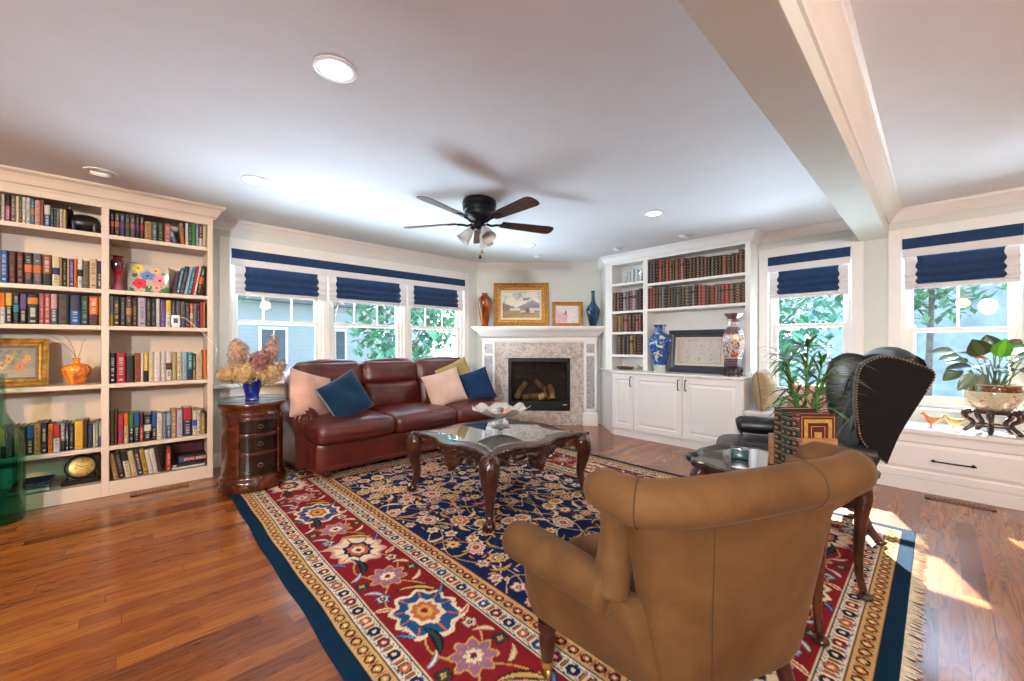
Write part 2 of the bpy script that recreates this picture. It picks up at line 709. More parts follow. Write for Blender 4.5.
# ------------------------------------------------------------------ windows
def window_unit(name, M, w, z0, z1, zm, cols, label, low=0.0):
    """double-hung window; local x along the wall, y outwards, z up; w = half width"""
    root = thing(name, label, 'window')
    del root['category']
    struct(root)
    fr = MB()
    f = 0.032
    for x0, x1, a, c in ((-w, -w + f, z0, z1), (w - f, w, z0, z1), (-w, w, z0, z0 + f), (-w, w, z1 - f, z1)):
        fr.box(x0, x1, 0.02, 0.115, a, c, M=M)
    fr.build('window_frame', M_white, root, bevel=0.003)
    for nm, y, a, c, mun in (('upper_sash', 0.075, zm - 0.02, z1 - f, cols), ('lower_sash', 0.045, z0 + f, zm + 0.02, 1)):
        s = MB()
        r = 0.042
        X = w - f
        s.box(-X, -X + r, y, y + .03, a, c, M=M)
        s.box(X - r, X, y, y + .03, a, c, M=M)
        s.box(-X + r, X - r, y, y + .03, a, a + (0.038 if nm[0] == 'u' else 0.06), M=M)
        s.box(-X + r, X - r, y, y + .03, c - 0.038, c, M=M)
        for k in range(1, mun):
            xm = -X + 2 * X * k / mun
            s.box(xm - .009, xm + .009, y + .006, y + .024, a, c, M=M)
        so = s.build(nm, M_white, root, bevel=0.002)
        g = MB()
        g.box(-X + .02, X - .02, y + .013, y + .017, a + .02, c - .02, M=M)
        g.build('pane', M_pane, so)
    return root


def wallM(x, y, ang):
    return T(x, y, 0) @ RZ(ang)


WB = [(0.70, 1.585), (1.655, 2.60), (2.67, 3.57)]
for k, (x0, x1) in enumerate(WB):
    window_unit('window_%d' % (k + 1), wallM((x0 + x1) / 2, YW, 0), (x1 - x0) / 2, WZ0, WZ1, 1.435, 3,
                ('left', 'middle', 'right')[k] + ' window of the triple window behind the leather sofa')
# outward = +x : local x -> -y, local y -> +x
window_unit('window_4', wallM(XR, sum(RW1) / 2, -PI / 2), (RW1[1] - RW1[0]) / 2, RZ0, RZ1, 1.40, 1, 'window between built-in bookcase and beam')
window_unit('window_5', wallM(XR, sum(RW2) / 2, -PI / 2), (RW2[1] - RW2[0]) / 2, RZ0, RZ1, 1.33, 2, 'window at the far right behind the potted rubber plant')

# casings
b = MB()
cw, ct = 0.092, 0.022
b.box(WX0 - cw, WX0, YW - ct, YW, WZ0 - .05, WZ1 + .105)
b.box(WX1, WX1 + cw, YW - ct, YW, WZ0 - .05, WZ1 + .105)
b.box(WX0, WX1, YW - ct, YW, WZ1, WZ1 + .105)
for x in (1.62, 2.635):
    b.box(x - .035, x + .035, YW - .012, YW + .11, WZ0, WZ1)
b.box(WX0 - cw - .05, WX1 + cw + .03, YW - .065, YW + .03, WZ0 - .03, WZ0)
b.box(WX0 - cw, WX1 + cw, YW - .018, YW, WZ0 - .12, WZ0 - .03)
struct(b.build('trim_6', M_white, bevel=0.004), 'white casing and sill of the triple window')
for k, (y0, y1) in enumerate((RW1, RW2)):
    b = MB()
    b.box(XR - ct, XR, y0 - cw, y0, 0.62, RZ1 + .095)
    b.box(XR - ct, XR, y1, y1 + cw, 0.62, RZ1 + .095)
    b.box(XR - ct, XR, y0, y1, RZ1, RZ1 + .095)
    b.box(XR - .035, XR + .03, y0 - cw, y1 + cw, 0.615, 0.64)
    struct(b.build('trim_%d' % (7 + k), M_white, bevel=0.004))

# ------------------------------------------------------------------ window shades
M_navy = simple('navy_fabric', '#0d325c', 0.85, var=0.2, scale=25, bump=0.3, bscale=300, sheen=0.15)
M_shade = simple('white_shade_fabric', (0.72, 0.71, 0.72), 0.85, var=0.03, bump=0.15, bscale=300)


def valance(M, w, z, label):
    v = thing('window_valance', label, 'valance', (M @ Vector((0, -0.03, z))))
    m = MB()
    m.box(-w, w, -.055, -.045, z - .095, z, M=M)
    m.build('navy_band', M_navy, v, world=True, bevel=0.002)
    m = MB()
    m.box(-w, w, -.052, -.043, z - .165, z - .095, M=M)
    m.box(-w, w, -.045, -.0, z - .02, z, M=M)
    m.build('white_band', M_shade, v, world=True, bevel=0.002)
    return v


def roman_blind(M, w, z0, z1, label, group, bw=0.075):
    """folded shade: white borders, navy centre, four soft folds"""
    r = thing('roman_blind', label, 'blind', M @ Vector((0, -0.02, z1)), 0, group)
    n = 40

    def prof(v):                      # v 0 top .. 1 bottom
        z = z1 + (z0 - z1) * v
        ph = v ** 1.5 * 4.0
        d = -0.012 - 0.012 * v - (0.006 + 0.02 * v) * (0.5 - 0.5 * cos(2 * PI * ph)) * (v < 0.9)
        return d, z

    def edge(v):
        return 0.007 * sin(v ** 1.4 * 4 * 2 * PI)
    for nm, x0, x1, v0, v1, mt, s0, s1, off in (('navy_panel', -w + bw, w - bw, 0.0, 0.86, M_navy, 1, -1, 0.0),
                                              ('side_border', -w, -w + bw, 0, 1, M_shade, 0.3, 1, 0.0), ('side_border', w - bw, w, 0, 1, M_shade, -1, -0.3, 0.0),
                                              ('hem', -w + bw, w - bw, 0.86, 1.0, M_shade, 0, 0, 0.0)):
        m = MB()

        def fn(u, v, x0=x0, x1=x1, v0=v0, v1=v1, s0=s0, s1=s1):
            vv = v0 + (v1 - v0) * v
            d, z = prof(vv)
            sag = 0.006 * sin(3 * u * PI) * vv
            return (x0 + s0 * edge(vv) + (x1 - x0 + (s1 - s0) * edge(vv)) * u, d - .01, z + (sag if nm == 'navy_panel' else 0))
        m.grid(fn, 10, n if v1 - v0 > .5 else 8, M=M)
        m.build(nm, mt, r, world=True, solid=0.005)
    return r


Mb = wallM(0, YW, 0)
valance(wallM((WX0 + WX1) / 2, YW, 0), (WX1 - WX0) / 2 - .005, WZ1 - .005, 'long navy and white valance across the triple window')
for (x0, x1), nm in zip(((0.735, 1.605), (1.635, 2.615), (2.645, 3.53)), ('left window of the triple window', 'middle window above the sofa', 'right window of the triple window')):
    roman_blind(wallM((x0 + x1) / 2, YW, 0), (x1 - x0) / 2, 1.695, 1.995, 'raised navy roman blind with white border on the ' + nm, 'roman blinds', 0.085)
for (y0, y1), nm in ((RW1, 'window next to the built-in bookcase'), (RW2, 'far right window above the rubber plant')):
    MM = wallM(XR, (y0 + y1) / 2, -PI / 2)
    valance(MM, (y1 - y0) / 2 - .005, RZ1 - .005, 'short navy and white valance on the ' + nm)
    roman_blind(MM, (y1 - y0) / 2 - .02, 1.70, 1.995, 'raised navy roman blind with white border on the ' + nm, 'roman blinds', 0.075)
# ------------------------------------------------------------------ ceiling lights
M_lens = emis('lamp_glow', (1.0, 0.88, 0.72), 60.0)
M_ring = simple('white_metal', (0.78, 0.78, 0.78), 0.35, var=0.03)
M_dome = emis('dome_glow', (1.0, 0.74, 0.48), 5.0)


def can_light(x, y, label, on=True, tilt=None, e=14, col=SOFTWARM):
    r = thing('recessed_light', label, 'ceiling light', (x, y, HC), 0, 'recessed ceiling lights')
    m = MB()
    m.lathe([(.092, -.001), (.092, -.006), (.083, -.009), (.066, -.008), (.060, -.002), (.060, -.0005)], 28)
    m.build('trim_ring', M_ring, r)
    m = MB()
    if on:
        m.lathe([(.058, -.002), (.055, -.006), (.03, -.009), (.002, -.01)], 24)
        m.build('lens', M_lens, r)
        lamp('can_beam', 'SPOT', (0, 0, -.03), e, col, 0.05, None, None, 150, r)
    else:
        m.lathe([(.058, -.002), (.056, -.022), (.046, -.03), (.042, -.012), (.03, -.004), (.002, -.003)], 24, M=RX(.35))
        m.build('eyeball', M_ring, r)
    return r


can_light(0.66, 1.86, 'lit recessed ceiling light nearest the camera', e=10)
can_light(0.67, 3.53, 'lit recessed ceiling light before the triple window, left end', e=10)
can_light(3.57, 1.84, 'lit recessed ceiling light between fan and built-in bookcase', e=10)
can_light(3.574, 3.504, 'lit recessed ceiling light before the fireplace', e=10)
can_light(-0.172, 4.126, 'unlit eyeball ceiling light over the cream bookcase', False)
can_light(4.55, 2.84, 'unlit eyeball ceiling light at the left of the built-in bookcase', False)
can_light(4.55, 1.98, 'unlit eyeball ceiling light at the middle of the built-in bookcase', False)
b = MB()
b.lathe([(.05, 0), (.05, -.012), (.04, -.022), (.002, -.024)], 20, (4.121, 3.843, HC))
tag(b.build('smoke_detector', M_ring), 'small round white detector on the ceiling by the fireplace', 'detector')


def dome_light(x, y, label, e, col=WARM):
    r = thing('dome_ceiling_light', label, 'ceiling light', (x, y, HC), 0, 'dome lights behind the camera')
    m = MB()
    m.lathe([(.19, 0), (.19, -.03), (.17, -.045)], 28)
    m.build('metal_pan', M_bronze, r)
    m = MB()
    m.lathe([(.17, -.045), (.15, -.09), (.09, -.125), (.01, -.135)], 28)
    m.build('glass_dome', M_dome, r)
    lamp('dome_beam', 'POINT', (0, 0, -.26), e, col, 0.12, None, None, None, r)
    return r


dome_light(-3.8, -0.4, 'warm dome light at the far kitchen end', 35)
dome_light(-0.9, -1.5, 'warm dome light behind the camera', 18)
dome_light(2.4, -1.7, 'warm dome light right of the beam', 30)
BOOKS_L = {
 'L1': (2.075, [
  (-0.68,-0.665,0.186,'white','rose','p'), (-0.665,-0.639,0.19,'magenta','black','t'), (-0.639,-0.617,0.191,'taupe','cream','p'), (-0.617,-0.6,0.191,'cream','tan','n'), (-0.6,-0.588,0.191,'olive','cream','p'), (-0.588,-0.57,0.191,'white','grey','p'), (-0.57,-0.548,0.192,'white','purple','p'), (-0.548,-0.529,0.188,'teal','gold','m'), (-0.529,-0.502,0.185,'pink','rust','p'), (-0.502,-0.484,0.191,'rust','gold','n'), (-0.483,-0.453,0.157,'blue','white','t'), (-0.453,-0.436,0.14,'charcoal','grey','p'), (-0.436,-0.423,0.142,'forest','grey','p'), (-0.423,-0.407,0.143,'slate','cream','p'), (-0.407,-0.39,0.145,'cream','taupe','p'), (-0.39,-0.374,0.144,'beige','olive','n')]),
 'L2': (1.638, [
  (-0.686,-0.651,0.229,'blue','white','p'), (-0.649,-0.615,0.229,'brown','rust','p'), (-0.613,-0.58,0.229,'maroon','tan','p'), (-0.579,-0.538,0.23,'charcoal','orange','m'), (-0.537,-0.495,0.229,'slate','orange','m'), (-0.493,-0.447,0.228,'rust','black','b'), (-0.446,-0.406,0.222,'cream','navy','m'), (-0.406,-0.394,0.219,'tan','cream','n'), (-0.393,-0.37,0.216,'black','gold','p'), (-0.369,-0.359,0.215,'beige','cream','n'), (-0.358,-0.334,0.215,'purple','white','p'), (-0.333,-0.319,0.217,'orange','cream','n'), (-0.317,-0.288,0.224,'white','black','m'), (-0.287,-0.254,0.21,'taupe','brown','p'), (-0.253,-0.211,0.231,'beige','olive','p'), (-0.21,-0.187,0.22,'slate','navy','t')]),
 'L3': (1.35, [
  (-0.687,-0.664,0.216,'white','orange','t'), (-0.664,-0.632,0.216,'black','yellow','t'), (-0.63,-0.6,0.216,'black','teal','m'), (-0.598,-0.565,0.214,'black','purple','t'), (-0.564,-0.51,0.213,'black','gold','s'), (-0.509,-0.483,0.226,'rose','pink','p'), (-0.482,-0.453,0.227,'rose','cream','p'), (-0.452,-0.418,0.227,'slate','pink','t'), (-0.417,-0.358,0.229,'charcoal','olive','p'), (-0.356,-0.299,0.228,'blue','navy','t'), (-0.298,-0.257,0.226,'forest','grey','p'), (-0.255,-0.203,0.226,'orange','brown','b'), (-0.201,-0.187,0.229,'tan','yellow','p')]),
 'L5': (0.395, [
  (-0.686,-0.661,0.223,'yellow','black','b'), (-0.66,-0.625,0.215,'plum','grey','p'), (-0.623,-0.601,0.211,'beige','tan','n'), (-0.6,-0.569,0.211,'charcoal','teal','p'), (-0.568,-0.534,0.214,'black','blue','t'), (-0.533,-0.499,0.223,'tan','rust','p'), (-0.498,-0.468,0.226,'black','white','p'), (-0.466,-0.44,0.211,'orange','brown','p'), (-0.439,-0.404,0.204,'white','red','t'), (-0.403,-0.379,0.214,'grey','black','b'), (-0.378,-0.361,0.205,'navy','white','p'), (-0.36,-0.333,0.203,'black','grey','p'), (-0.332,-0.285,0.215,'yellow','orange','p'), (-0.284,-0.262,0.217,'brown','black','p'), (-0.261,-0.234,0.184,'navy','slate','p'), (-0.233,-0.221,0.184,'white','grey','n'), (-0.221,-0.204,0.2,'sage','white','p'), (-0.203,-0.187,0.2,'grey','purple','b')]),
 'R1': (2.075, [
  (-0.142,-0.114,0.184,'black','salmon','m'), (-0.112,-0.083,0.184,'brown','salmon','m'), (-0.082,-0.053,0.184,'navy','purple','m'), (-0.052,-0.023,0.185,'forest','olive','m'), (-0.022,0.009,0.186,'plum','rose','m'), (0.01,0.034,0.188,'black','purple','m'), (0.035,0.062,0.189,'black','red','m'), (0.063,0.109,0.154,'tan','brown','p'), (0.11,0.145,0.155,'slate','cream','p'), (0.147,0.187,0.157,'forest','gold','p'), (0.188,0.232,0.158,'rose','cream','p'), (0.329,0.35,0.19,'white','tan','n'), (0.351,0.369,0.192,'forest','white','p'), (0.37,0.399,0.198,'green','forest','n'), (0.401,0.422,0.198,'grey','white','p'), (0.423,0.449,0.201,'plum','white','b'), (0.451,0.479,0.195,'beige','grey','n')]),
 'R3': (1.35, [
  (-0.143,-0.12,0.238,'grey','yellow','b'), (-0.119,-0.082,0.235,'black','yellow','p'), (-0.081,-0.05,0.232,'charcoal','grey','p'), (-0.048,-0.011,0.243,'brown','tan','m'), (-0.01,0.021,0.233,'black','gold','p'), (0.022,0.074,0.238,'lilac','slate','p'), (0.076,0.104,0.233,'charcoal','tan','p'), (0.106,0.134,0.229,'black','grey','p'), (0.135,0.161,0.237,'white','lilac','p'), (0.162,0.196,0.229,'purple','grey','p'), (0.198,0.232,0.229,'white','yellow','t'), (0.233,0.263,0.229,'charcoal','grey','p'), (0.265,0.296,0.227,'slate','rust','p'), (0.297,0.326,0.225,'taupe','black','p'), (0.329,0.359,0.205,'plum','grey','p'), (0.36,0.384,0.207,'orange','cream','m'), (0.386,0.407,0.202,'grey','navy','p'), (0.408,0.43,0.204,'navy','grey','p'), (0.431,0.449,0.229,'red','rust','n'), (0.45,0.468,0.226,'tan','red','p'), (0.469,0.48,0.224,'black','brown','n')]),
 'R4': (0.89, [
  (-0.142,-0.106,0.241,'black','white','p'), (-0.104,-0.048,0.24,'crimson','white','p'), (-0.047,0.004,0.217,'black','charcoal','n'), (0.005,0.039,0.239,'rust','brown','p'), (0.041,0.057,0.24,'white','grey','n'), (0.058,0.088,0.24,'yellow','black','b'), (0.089,0.121,0.244,'cream','yellow','p'), (0.122,0.165,0.246,'white','lilac','p'), (0.167,0.198,0.243,'white','tan','p'), (0.199,0.237,0.245,'white','brown','m'), (0.239,0.268,0.245,'khaki','tan','n'), (0.27,0.305,0.242,'cream','red','p'), (0.306, 0.341, 0.244, 'pale blue', 'grey', 'p'), (0.343,0.38,0.241,'teal','navy','b'), (0.381,0.399,0.231,'forest','tan','b'), (0.401,0.449,0.225,'beige','tan','p'), (0.454,0.479,0.261,'orange','brown','n')]),
 'R5': (0.395, [
  (-0.142,-0.115,0.257,'olive','brown','p'), (-0.114,-0.095,0.277,'brown','tan','n'), (-0.093,-0.061,0.242,'red','blue','p'), (-0.06,-0.031,0.243,'beige','orange','t'), (-0.029,-0.0,0.241,'black','green','t'), (0.001,0.032,0.242,'black','blue','t'), (0.034,0.058,0.232,'red','brown','t'), (0.059,0.108,0.217,'black','white','m'), (0.109,0.14,0.233,'black','blue','t'), (0.141,0.176,0.222,'white','gold','p'), (0.177,0.201,0.213,'grey','white','n'), (0.203, 0.232, 0.217, 'blue', 'pale blue', 't'), (0.233,0.27,0.241,'tan','cream','p'), (0.271,0.31,0.235,'lilac','grey','p'), (0.313,0.375,0.246,'navy','red','t'), (0.377,0.41,0.219,'cream','blue','m'), (0.411,0.437,0.22,'white','navy','p'), (0.439,0.466,0.182,'gold','cream','p'), (0.467,0.481,0.195,'black','grey','n')]),
}
BOOKS_R = {
 'A': (1.995, [
  (2.633,2.595,0.288,'brown'), (2.592,2.544,0.292,'navy'), (2.541,2.503,0.282,'plum'), (2.499,2.466,0.279,'maroon'), (2.463,2.416,0.282,'crimson'), (2.413,2.372,0.275,'charcoal'), (2.369,2.325,0.278,'red'), (2.322,2.285,0.261,'olive'), (2.282,2.251,0.261,'brown'), (2.248,2.204,0.267,'rust'), (2.201,2.18,0.273,'black'), (2.179,2.137,0.273,'rose'), (2.134,2.104,0.262,'charcoal'), (2.101,2.072,0.257,'brown'), (2.07,2.037,0.257,'chestnut'), (2.034,1.993,0.255,'umber'), (1.99,1.947,0.258,'brown'), (1.945,1.9,0.25,'maroon'), (1.898,1.862,0.238,'chestnut'), (1.859,1.827,0.232,'navy'), (1.825,1.782,0.235,'forest'), (1.779,1.739,0.232,'black'), (1.737,1.702,0.231,'umber'), (1.7,1.651,0.23,'rust'), (1.649,1.602,0.221,'black'), (1.599,1.565,0.233,'maroon'), (1.563,1.527,0.229,'brown'), (1.525,1.48,0.264,'chestnut'), (1.477,1.452,0.242,'slate')]),
 'B': (1.665, [
  (2.633,2.588,0.269,'umber'), (2.585,2.544,0.27,'crimson'), (2.541,2.503,0.275,'rust'), (2.499,2.463,0.271,'brown'), (2.46,2.423,0.267,'taupe'), (2.42,2.391,0.263,'grey'), (2.388,2.346,0.265,'charcoal'), (2.343,2.306,0.257,'maroon'), (2.303,2.269,0.256,'forest'), (2.266,2.232,0.258,'black'), (2.229,2.195,0.257,'slate'), (2.192,2.171,0.257,'black'), (2.168,2.122,0.25,'charcoal'), (2.119,2.075,0.254,'taupe'), (2.072,2.039,0.251,'slate'), (2.036,2.009,0.251,'grey'), (2.007,1.975,0.257,'maroon'), (1.972,1.928,0.252,'crimson'), (1.926,1.88,0.244,'rose'), (1.877,1.838,0.231,'forest'), (1.835,1.778,0.228,'rust'), (1.775,1.743,0.234,'rose'), (1.74,1.711,0.233,'teal'), (1.709,1.669,0.232,'crimson'), (1.666,1.624,0.229,'red'), (1.621,1.57,0.227,'taupe'), (1.568,1.498,0.228,'brown'), (1.496,1.457,0.232,'maroon')]),
 'C': (1.66, [
  (3.145,3.08,0.263,'umber'), (3.075,3.027,0.262,'chestnut'), (3.023,2.985,0.261,'navy'), (2.98,2.934,0.261,'lilac'), (2.929,2.883,0.264,'slate'), (2.879,2.84,0.272,'rose'), (2.836,2.786,0.271,'lilac'), (2.782,2.74,0.275,'plum'), (2.736,2.703,0.286,'charcoal')]),
 'D': (1.375, [
  (3.129,3.056,0.217,'chestnut'), (3.053,3.017,0.237,'gold'), (3.014,2.969,0.235,'forest'), (2.966,2.903,0.237,'rose'), (2.897,2.844,0.239,'black'), (2.838,2.795,0.231,'umber'), (2.789,2.746,0.234,'rose'), (2.743,2.699,0.226,'maroon')]),
 'E': (1.065, [
  (3.076,3.001,0.256,'charcoal'), (2.995,2.938,0.26,'umber'), (2.931,2.878,0.265,'navy'), (2.872,2.828,0.264,'gold'), (2.822,2.774,0.263,'maroon'), (2.768,2.699,0.257,'brown')]),
}
# ------------------------------------------------------------------ books
PAL = {'white': '#d9d4cb', 'cream': '#d8c9a6', 'beige': '#c4b08a', 'tan': '#b08a58', 'khaki': '#a89c6c', 'taupe': '#6e5d50', 'grey': '#8d8c8c',
       'lilac': '#b7aec2', 'slate': '#4f5a68', 'charcoal': '#2e2d31', 'black': '#131214', 'navy': '#1c2448', 'blue': '#1d56a3', 'pale blue': '#8fb3cc',
       'teal': '#2b7f93', 'forest': '#1f3d2f', 'green': '#2f7d3b', 'sage': '#7d9a7a', 'olive': '#5d542c', 'yellow': '#d9b23a', 'gold': '#b08a2e',
       'orange': '#d9701f', 'salmon': '#c8735a', 'rust': '#8d4526', 'brown': '#4a2a1b', 'chestnut': '#6e3a22', 'umber': '#38211a', 'maroon': '#551a1f',
       'crimson': '#a61f36', 'red': '#b3242a', 'rose': '#ad5560', 'pink': '#cf9a9c', 'magenta': '#a02a5e', 'plum': '#4b2f4a', 'purple': '#5b3f83'}
STYLE = {'p': '{c} book with {a} lettering', 'n': 'plain {c} book', 't': '{c} book with {a} top half', 'm': '{c} book with {a} middle band',
         'b': '{c} book with {a} foot', 's': 'black book with gold emblem'}
PAGE = hexc('#d8cba8')
GOLD = hexc('#cdb792')


def jit(c, rg, a=0.12):
    k = 1 + rg.uniform(-a, a)
    return tuple(min(1, x * k) for x in c[:3]) + (1,)


def book_mesh(w, h, d, cover, rows, rg, bulge=0.004):
    """closed book: rounded spine facing -y, boards, recessed page block.
    rows: list of (z0, z1, colour, raise, centre colour or None)"""
    m = MB()
    t = min(0.0028, w * .2)
    prof = [(-w / 2, d), (-w / 2, 0.004), (-w / 2 + w * .1, -bulge * .3), (-w * .22, -bulge * .9), (w * .22, -bulge * .9), (w / 2 - w * .1, -bulge * .3), (w / 2, 0.004), (w / 2, d)]
    zs = [0.0]
    for z0, z1, c, up, cc in rows:
        zs.append(z1)
    rings = []
    cols = []
    lev = []
    for z0, z1, c, up, cc in rows:
        lev += [(z0, up), (z1, up)]
        cols += [(c, cc)]
    for z, up in lev:
        rings.append([(x, y - (up if 0 < i < 7 else 0), z * h) for i, (x, y) in enumerate(prof)])
    vs = [p for r in rings for p in r]
    fs, fc = [], []
    n = 8
    for i in range(len(rings) - 1):
        if i % 2 == 1 and abs(lev[i][1] - lev[i + 1][1]) < 1e-6:
            continue
        c, cc = cols[i // 2]
        for j in range(7):
            fs.append((i * n + j, i * n + j + 1, (i + 1) * n + j + 1, (i + 1) * n + j))
            side = j in (0, 6)
            fc.append(cover if side else (cc if (cc is not None and j == 3) else c))
    m.add(vs, fs, 0, fc, False)
    # rims of the case and the page block
    for z in (0, h):
        m.add([(-w / 2, d, z), (-w / 2, .004, z), (-w * .22, -bulge * .9, z), (w * .22, -bulge * .9, z), (w / 2, .004, z), (w / 2, d, z),
               (-w / 2 + t, d, z), (-w / 2 + t, .008, z), (w / 2 - t, .008, z), (w / 2 - t, d, z)],
              [(0, 1, 7, 6), (1, 2, 3, 4, 8, 7), (4, 5, 9, 8)], 0, cover)
    m.box(-w / 2 + t, w / 2 - t, .006, d - .004, .004, h - .004, 0, PAGE)
    m.add([(-w / 2, d, 0), (-w / 2 + t, d, 0), (-w / 2 + t, d, h), (-w / 2, d, h)], [(0, 1, 2, 3)], 0, cover)
    m.add([(w / 2 - t, d, 0), (w / 2, d, 0), (w / 2, d, h), (w / 2 - t, d, h)], [(0, 1, 2, 3)], 0, cover)
    return m


def letters(z0, z1, c, ink, rg, k=None):
    k = k or max(7, int((z1 - z0) * 40))
    ink = tuple(i * .55 + q * .45 for i, q in zip(ink, c))
    out = []
    dz = (z1 - z0) / k
    for i in range(k):
        on = rg.random() < .62
        out.append((z0 + i * dz, z0 + (i + 1) * dz, c, 0, ink if on else None))
    return out


def spine_rows(c, a, style, rg):
    R = []
    if style == 'n':
        return [(0, .12, c, 0, None), (.12, .9, c, 0, None), (.9, 1, c, 0, None)]
    if style == 'p':
        return [(0, .08, c, 0, None), (.08, .13, c, 0, a)] + [(.13, .24, c, 0, None)] + letters(.24, .86, c, a, rg) + [(.86, 1, c, 0, None)]
    light = sum(a[:3]) / 3
    ink = (.75, .72, .66, 1) if light < .25 else (.06, .05, .06, 1)
    if style == 't':
        k = rg.uniform(.48, .62)
        il = (.75, .72, .66, 1) if sum(c[:3]) / 3 < .25 else (.1, .09, .1, 1)
        return [(0, .08, c, 0, None)] + letters(.08, k - .04, c, il, rg) + [(k - .04, k, c, 0, None), (k, .9, a, 0, None)] + [(.9, 1, a, 0, None)]
    if style == 'm':
        return [(0, .1, c, 0, None)] + letters(.1, .34, c, a, rg) + [(.34, .38, c, 0, None), (.38, .62, a, 0, None), (.62, .68, c, 0, None)] + letters(.68, .9, c, (.6, .55, .5, 1), rg) + [(.9, 1, c, 0, None)]
    if style == 'b':
        return [(0, .38, a, 0, None), (.38, .44, c, 0, None)] + letters(.44, .9, c, ink if sum(c[:3]) / 3 > .25 else (.75, .72, .66, 1), rg) + [(.9, 1, c, 0, None)]
    if style == 's':
        return [(0, .06, c, 0, None)] + letters(.06, .55, c, (.8, .78, .74, 1), rg, 8) + [(.55, .68, c, 0, None), (.68, .9, a, 0, hexc('#d9701f')), (.9, 1, c, 0, None)]
    return R


def leather_rows(c, rg):
    """raised bands tooled in gilt, a contrasting title panel and gilt ornaments between"""
    R = []
    edges = [0, .12, .29, .45, .60, .76, .92, 1.0]
    label = rg.choice([None, hexc('#3a0f10'), hexc('#101010'), hexc('#1d2b22')])
    g = jit(GOLD, rg, .3)
    g = tuple(p * .8 + q * .2 for p, q in zip(g, c))
    orn = rg.random() < .88
    for i in range(len(edges) - 1):
        z0, z1 = edges[i], edges[i + 1]
        body = label if (label is not None and i == 4) else c
        R.append((z0, z0 + .012, g, .0, None))
        m0, m1 = z0 + .012, z1 - .022
        if z1 - z0 > .1:
            R.append((m0, m0 + (m1 - m0) * .34, body, 0, None))
            og = tuple(p * .78 + q * .22 for p, q in zip(g, body))
            R.append((m0 + (m1 - m0) * .34, m0 + (m1 - m0) * .66, body, 0, og if orn else None))
            R.append((m0 + (m1 - m0) * .66, m1, body, 0, None))
        else:
            R.append((m0, m1, body, 0, None))
        R.append((m1, m1 + .006, g, .0015, None))
        R.append((m1 + .006, z1, c, .0025, None))
    return R


def put_book(mesh, name, label, group, loc, rot=(0, 0, 0), cat='book'):
    o = mesh.build(name, M_book, sharp=35)
    o.location = loc
    o.rotation_euler = rot
    return tag(o, label, cat, group)


SHELF_L = {'L1': 'top shelf, left bay, cream bookcase', 'L2': 'second shelf, left bay, cream bookcase', 'L3': 'third shelf, left bay, cream bookcase', 'L5': 'fifth shelf, left bay, cream bookcase',
           'R1': 'top shelf, right bay, cream bookcase', 'R3': 'third shelf, right bay, cream bookcase', 'R4': 'fourth shelf, right bay, cream bookcase', 'R5': 'fifth shelf, right bay, cream bookcase'}
for key, (z, row) in BOOKS_L.items():
    rg = random.Random(key)
    for i, (x0, x1, h, c, a, st) in enumerate(row):
        lab = STYLE[st].format(c=c, a=a) + ', ' + NTH[i + 1 + (2 if key == 'R1' and i > 10 else 0)] + ' from left, ' + SHELF_L[key]
        w = (x1 - x0) * 0.97
        d = rg.uniform(.155, .19) if h < .21 else rg.uniform(.17, .22)
        bm_ = book_mesh(w, h, d, jit(hexc(PAL[c]), rg, .08), spine_rows(jit(hexc(PAL[c]), rg, .08), jit(hexc(PAL[a]), rg, .08), st, rg), rg)
        put_book(bm_, 'book', lab, 'books on the ' + SHELF_L[key].split(',')[0] + ' of the ' + SHELF_L[key].split(', ')[1], ((x0 + x1) / 2, 4.53 + rg.uniform(-.004, .008), z + .0005))

# leaning rows
rg = random.Random(77)


def lean_row(items, z, x, lean, side, shelf, group, y=4.535, start=1):
    """books leaning by angle lean (positive: tops to the right); x is the bottom corner the row starts from"""
    for i, (w, h, c, a, st) in enumerate(items):
        lab = STYLE[st].format(c=c, a=a) + ' leaning ' + side + ', ' + NTH[i + start] + ' from left, ' + shelf
        bm_ = book_mesh(w, h, rg.uniform(.16, .2), hexc(PAL[c]), spine_rows(hexc(PAL[c]), hexc(PAL[a]), st, rg), rg)
        ln = lean[i] if isinstance(lean, list) else lean
        # pivot on the lower corner that touches the shelf
        cw = w / 2
        if ln >= 0:
            px = x + w / cos(ln)
            off = Vector((-cw * cos(ln), 0, cw * sin(ln)))
            loc = Vector((px, y, z + .0008)) + off
            x = px
        else:
            loc = Vector((x, y, z + .0008)) + Vector((cw * cos(ln), 0, -cw * sin(ln)))
            x += w / cos(ln)
        put_book(bm_, 'book', lab, group, loc, (0, ln, 0))
        x += .0015


SR2 = 'second shelf, right bay'
lean_row([(.022, .20, 'plum', 'grey', 'n'), (.022, .235, 'teal', 'white', 'p'), (.03, .25, 'charcoal', 'grey', 'p'), (.022, .25, 'pale blue', 'white', 'n'), (.022, .255, 'teal', 'white', 'p'),
          (.016, .262, 'red', 'white', 'n'), (.016, .265, 'white', 'pink', 'p'), (.032, .27, 'black', 'orange', 'm')],
         1.638, 0.240, .165, 'right', SR2, 'leaning books on the second shelf')
SR6 = 'bottom shelf, right bay'
lean_row([(.03, .21, 'tan', 'brown', 'p'), (.036, .22, 'black', 'grey', 'p'), (.036, .22, 'cream', 'black', 't'), (.035, .215, 'beige', 'tan', 'p'), (.032, .215, 'charcoal', 'white', 'p'),
          (.03, .215, 'gold', 'black', 'p'), (.028, .205, 'white', 'grey', 'p'), (.03, .21, 'white', 'tan', 'p'), (.026, .215, 'umber', 'tan', 'n')],
         .115, -.118, -.15, 'left', SR6, 'leaning books on the bottom shelf')
bm_ = book_mesh(.032, .19, .17, hexc(PAL['red']), spine_rows(hexc(PAL['red']), hexc(PAL['white']), 'p', rg), rg)
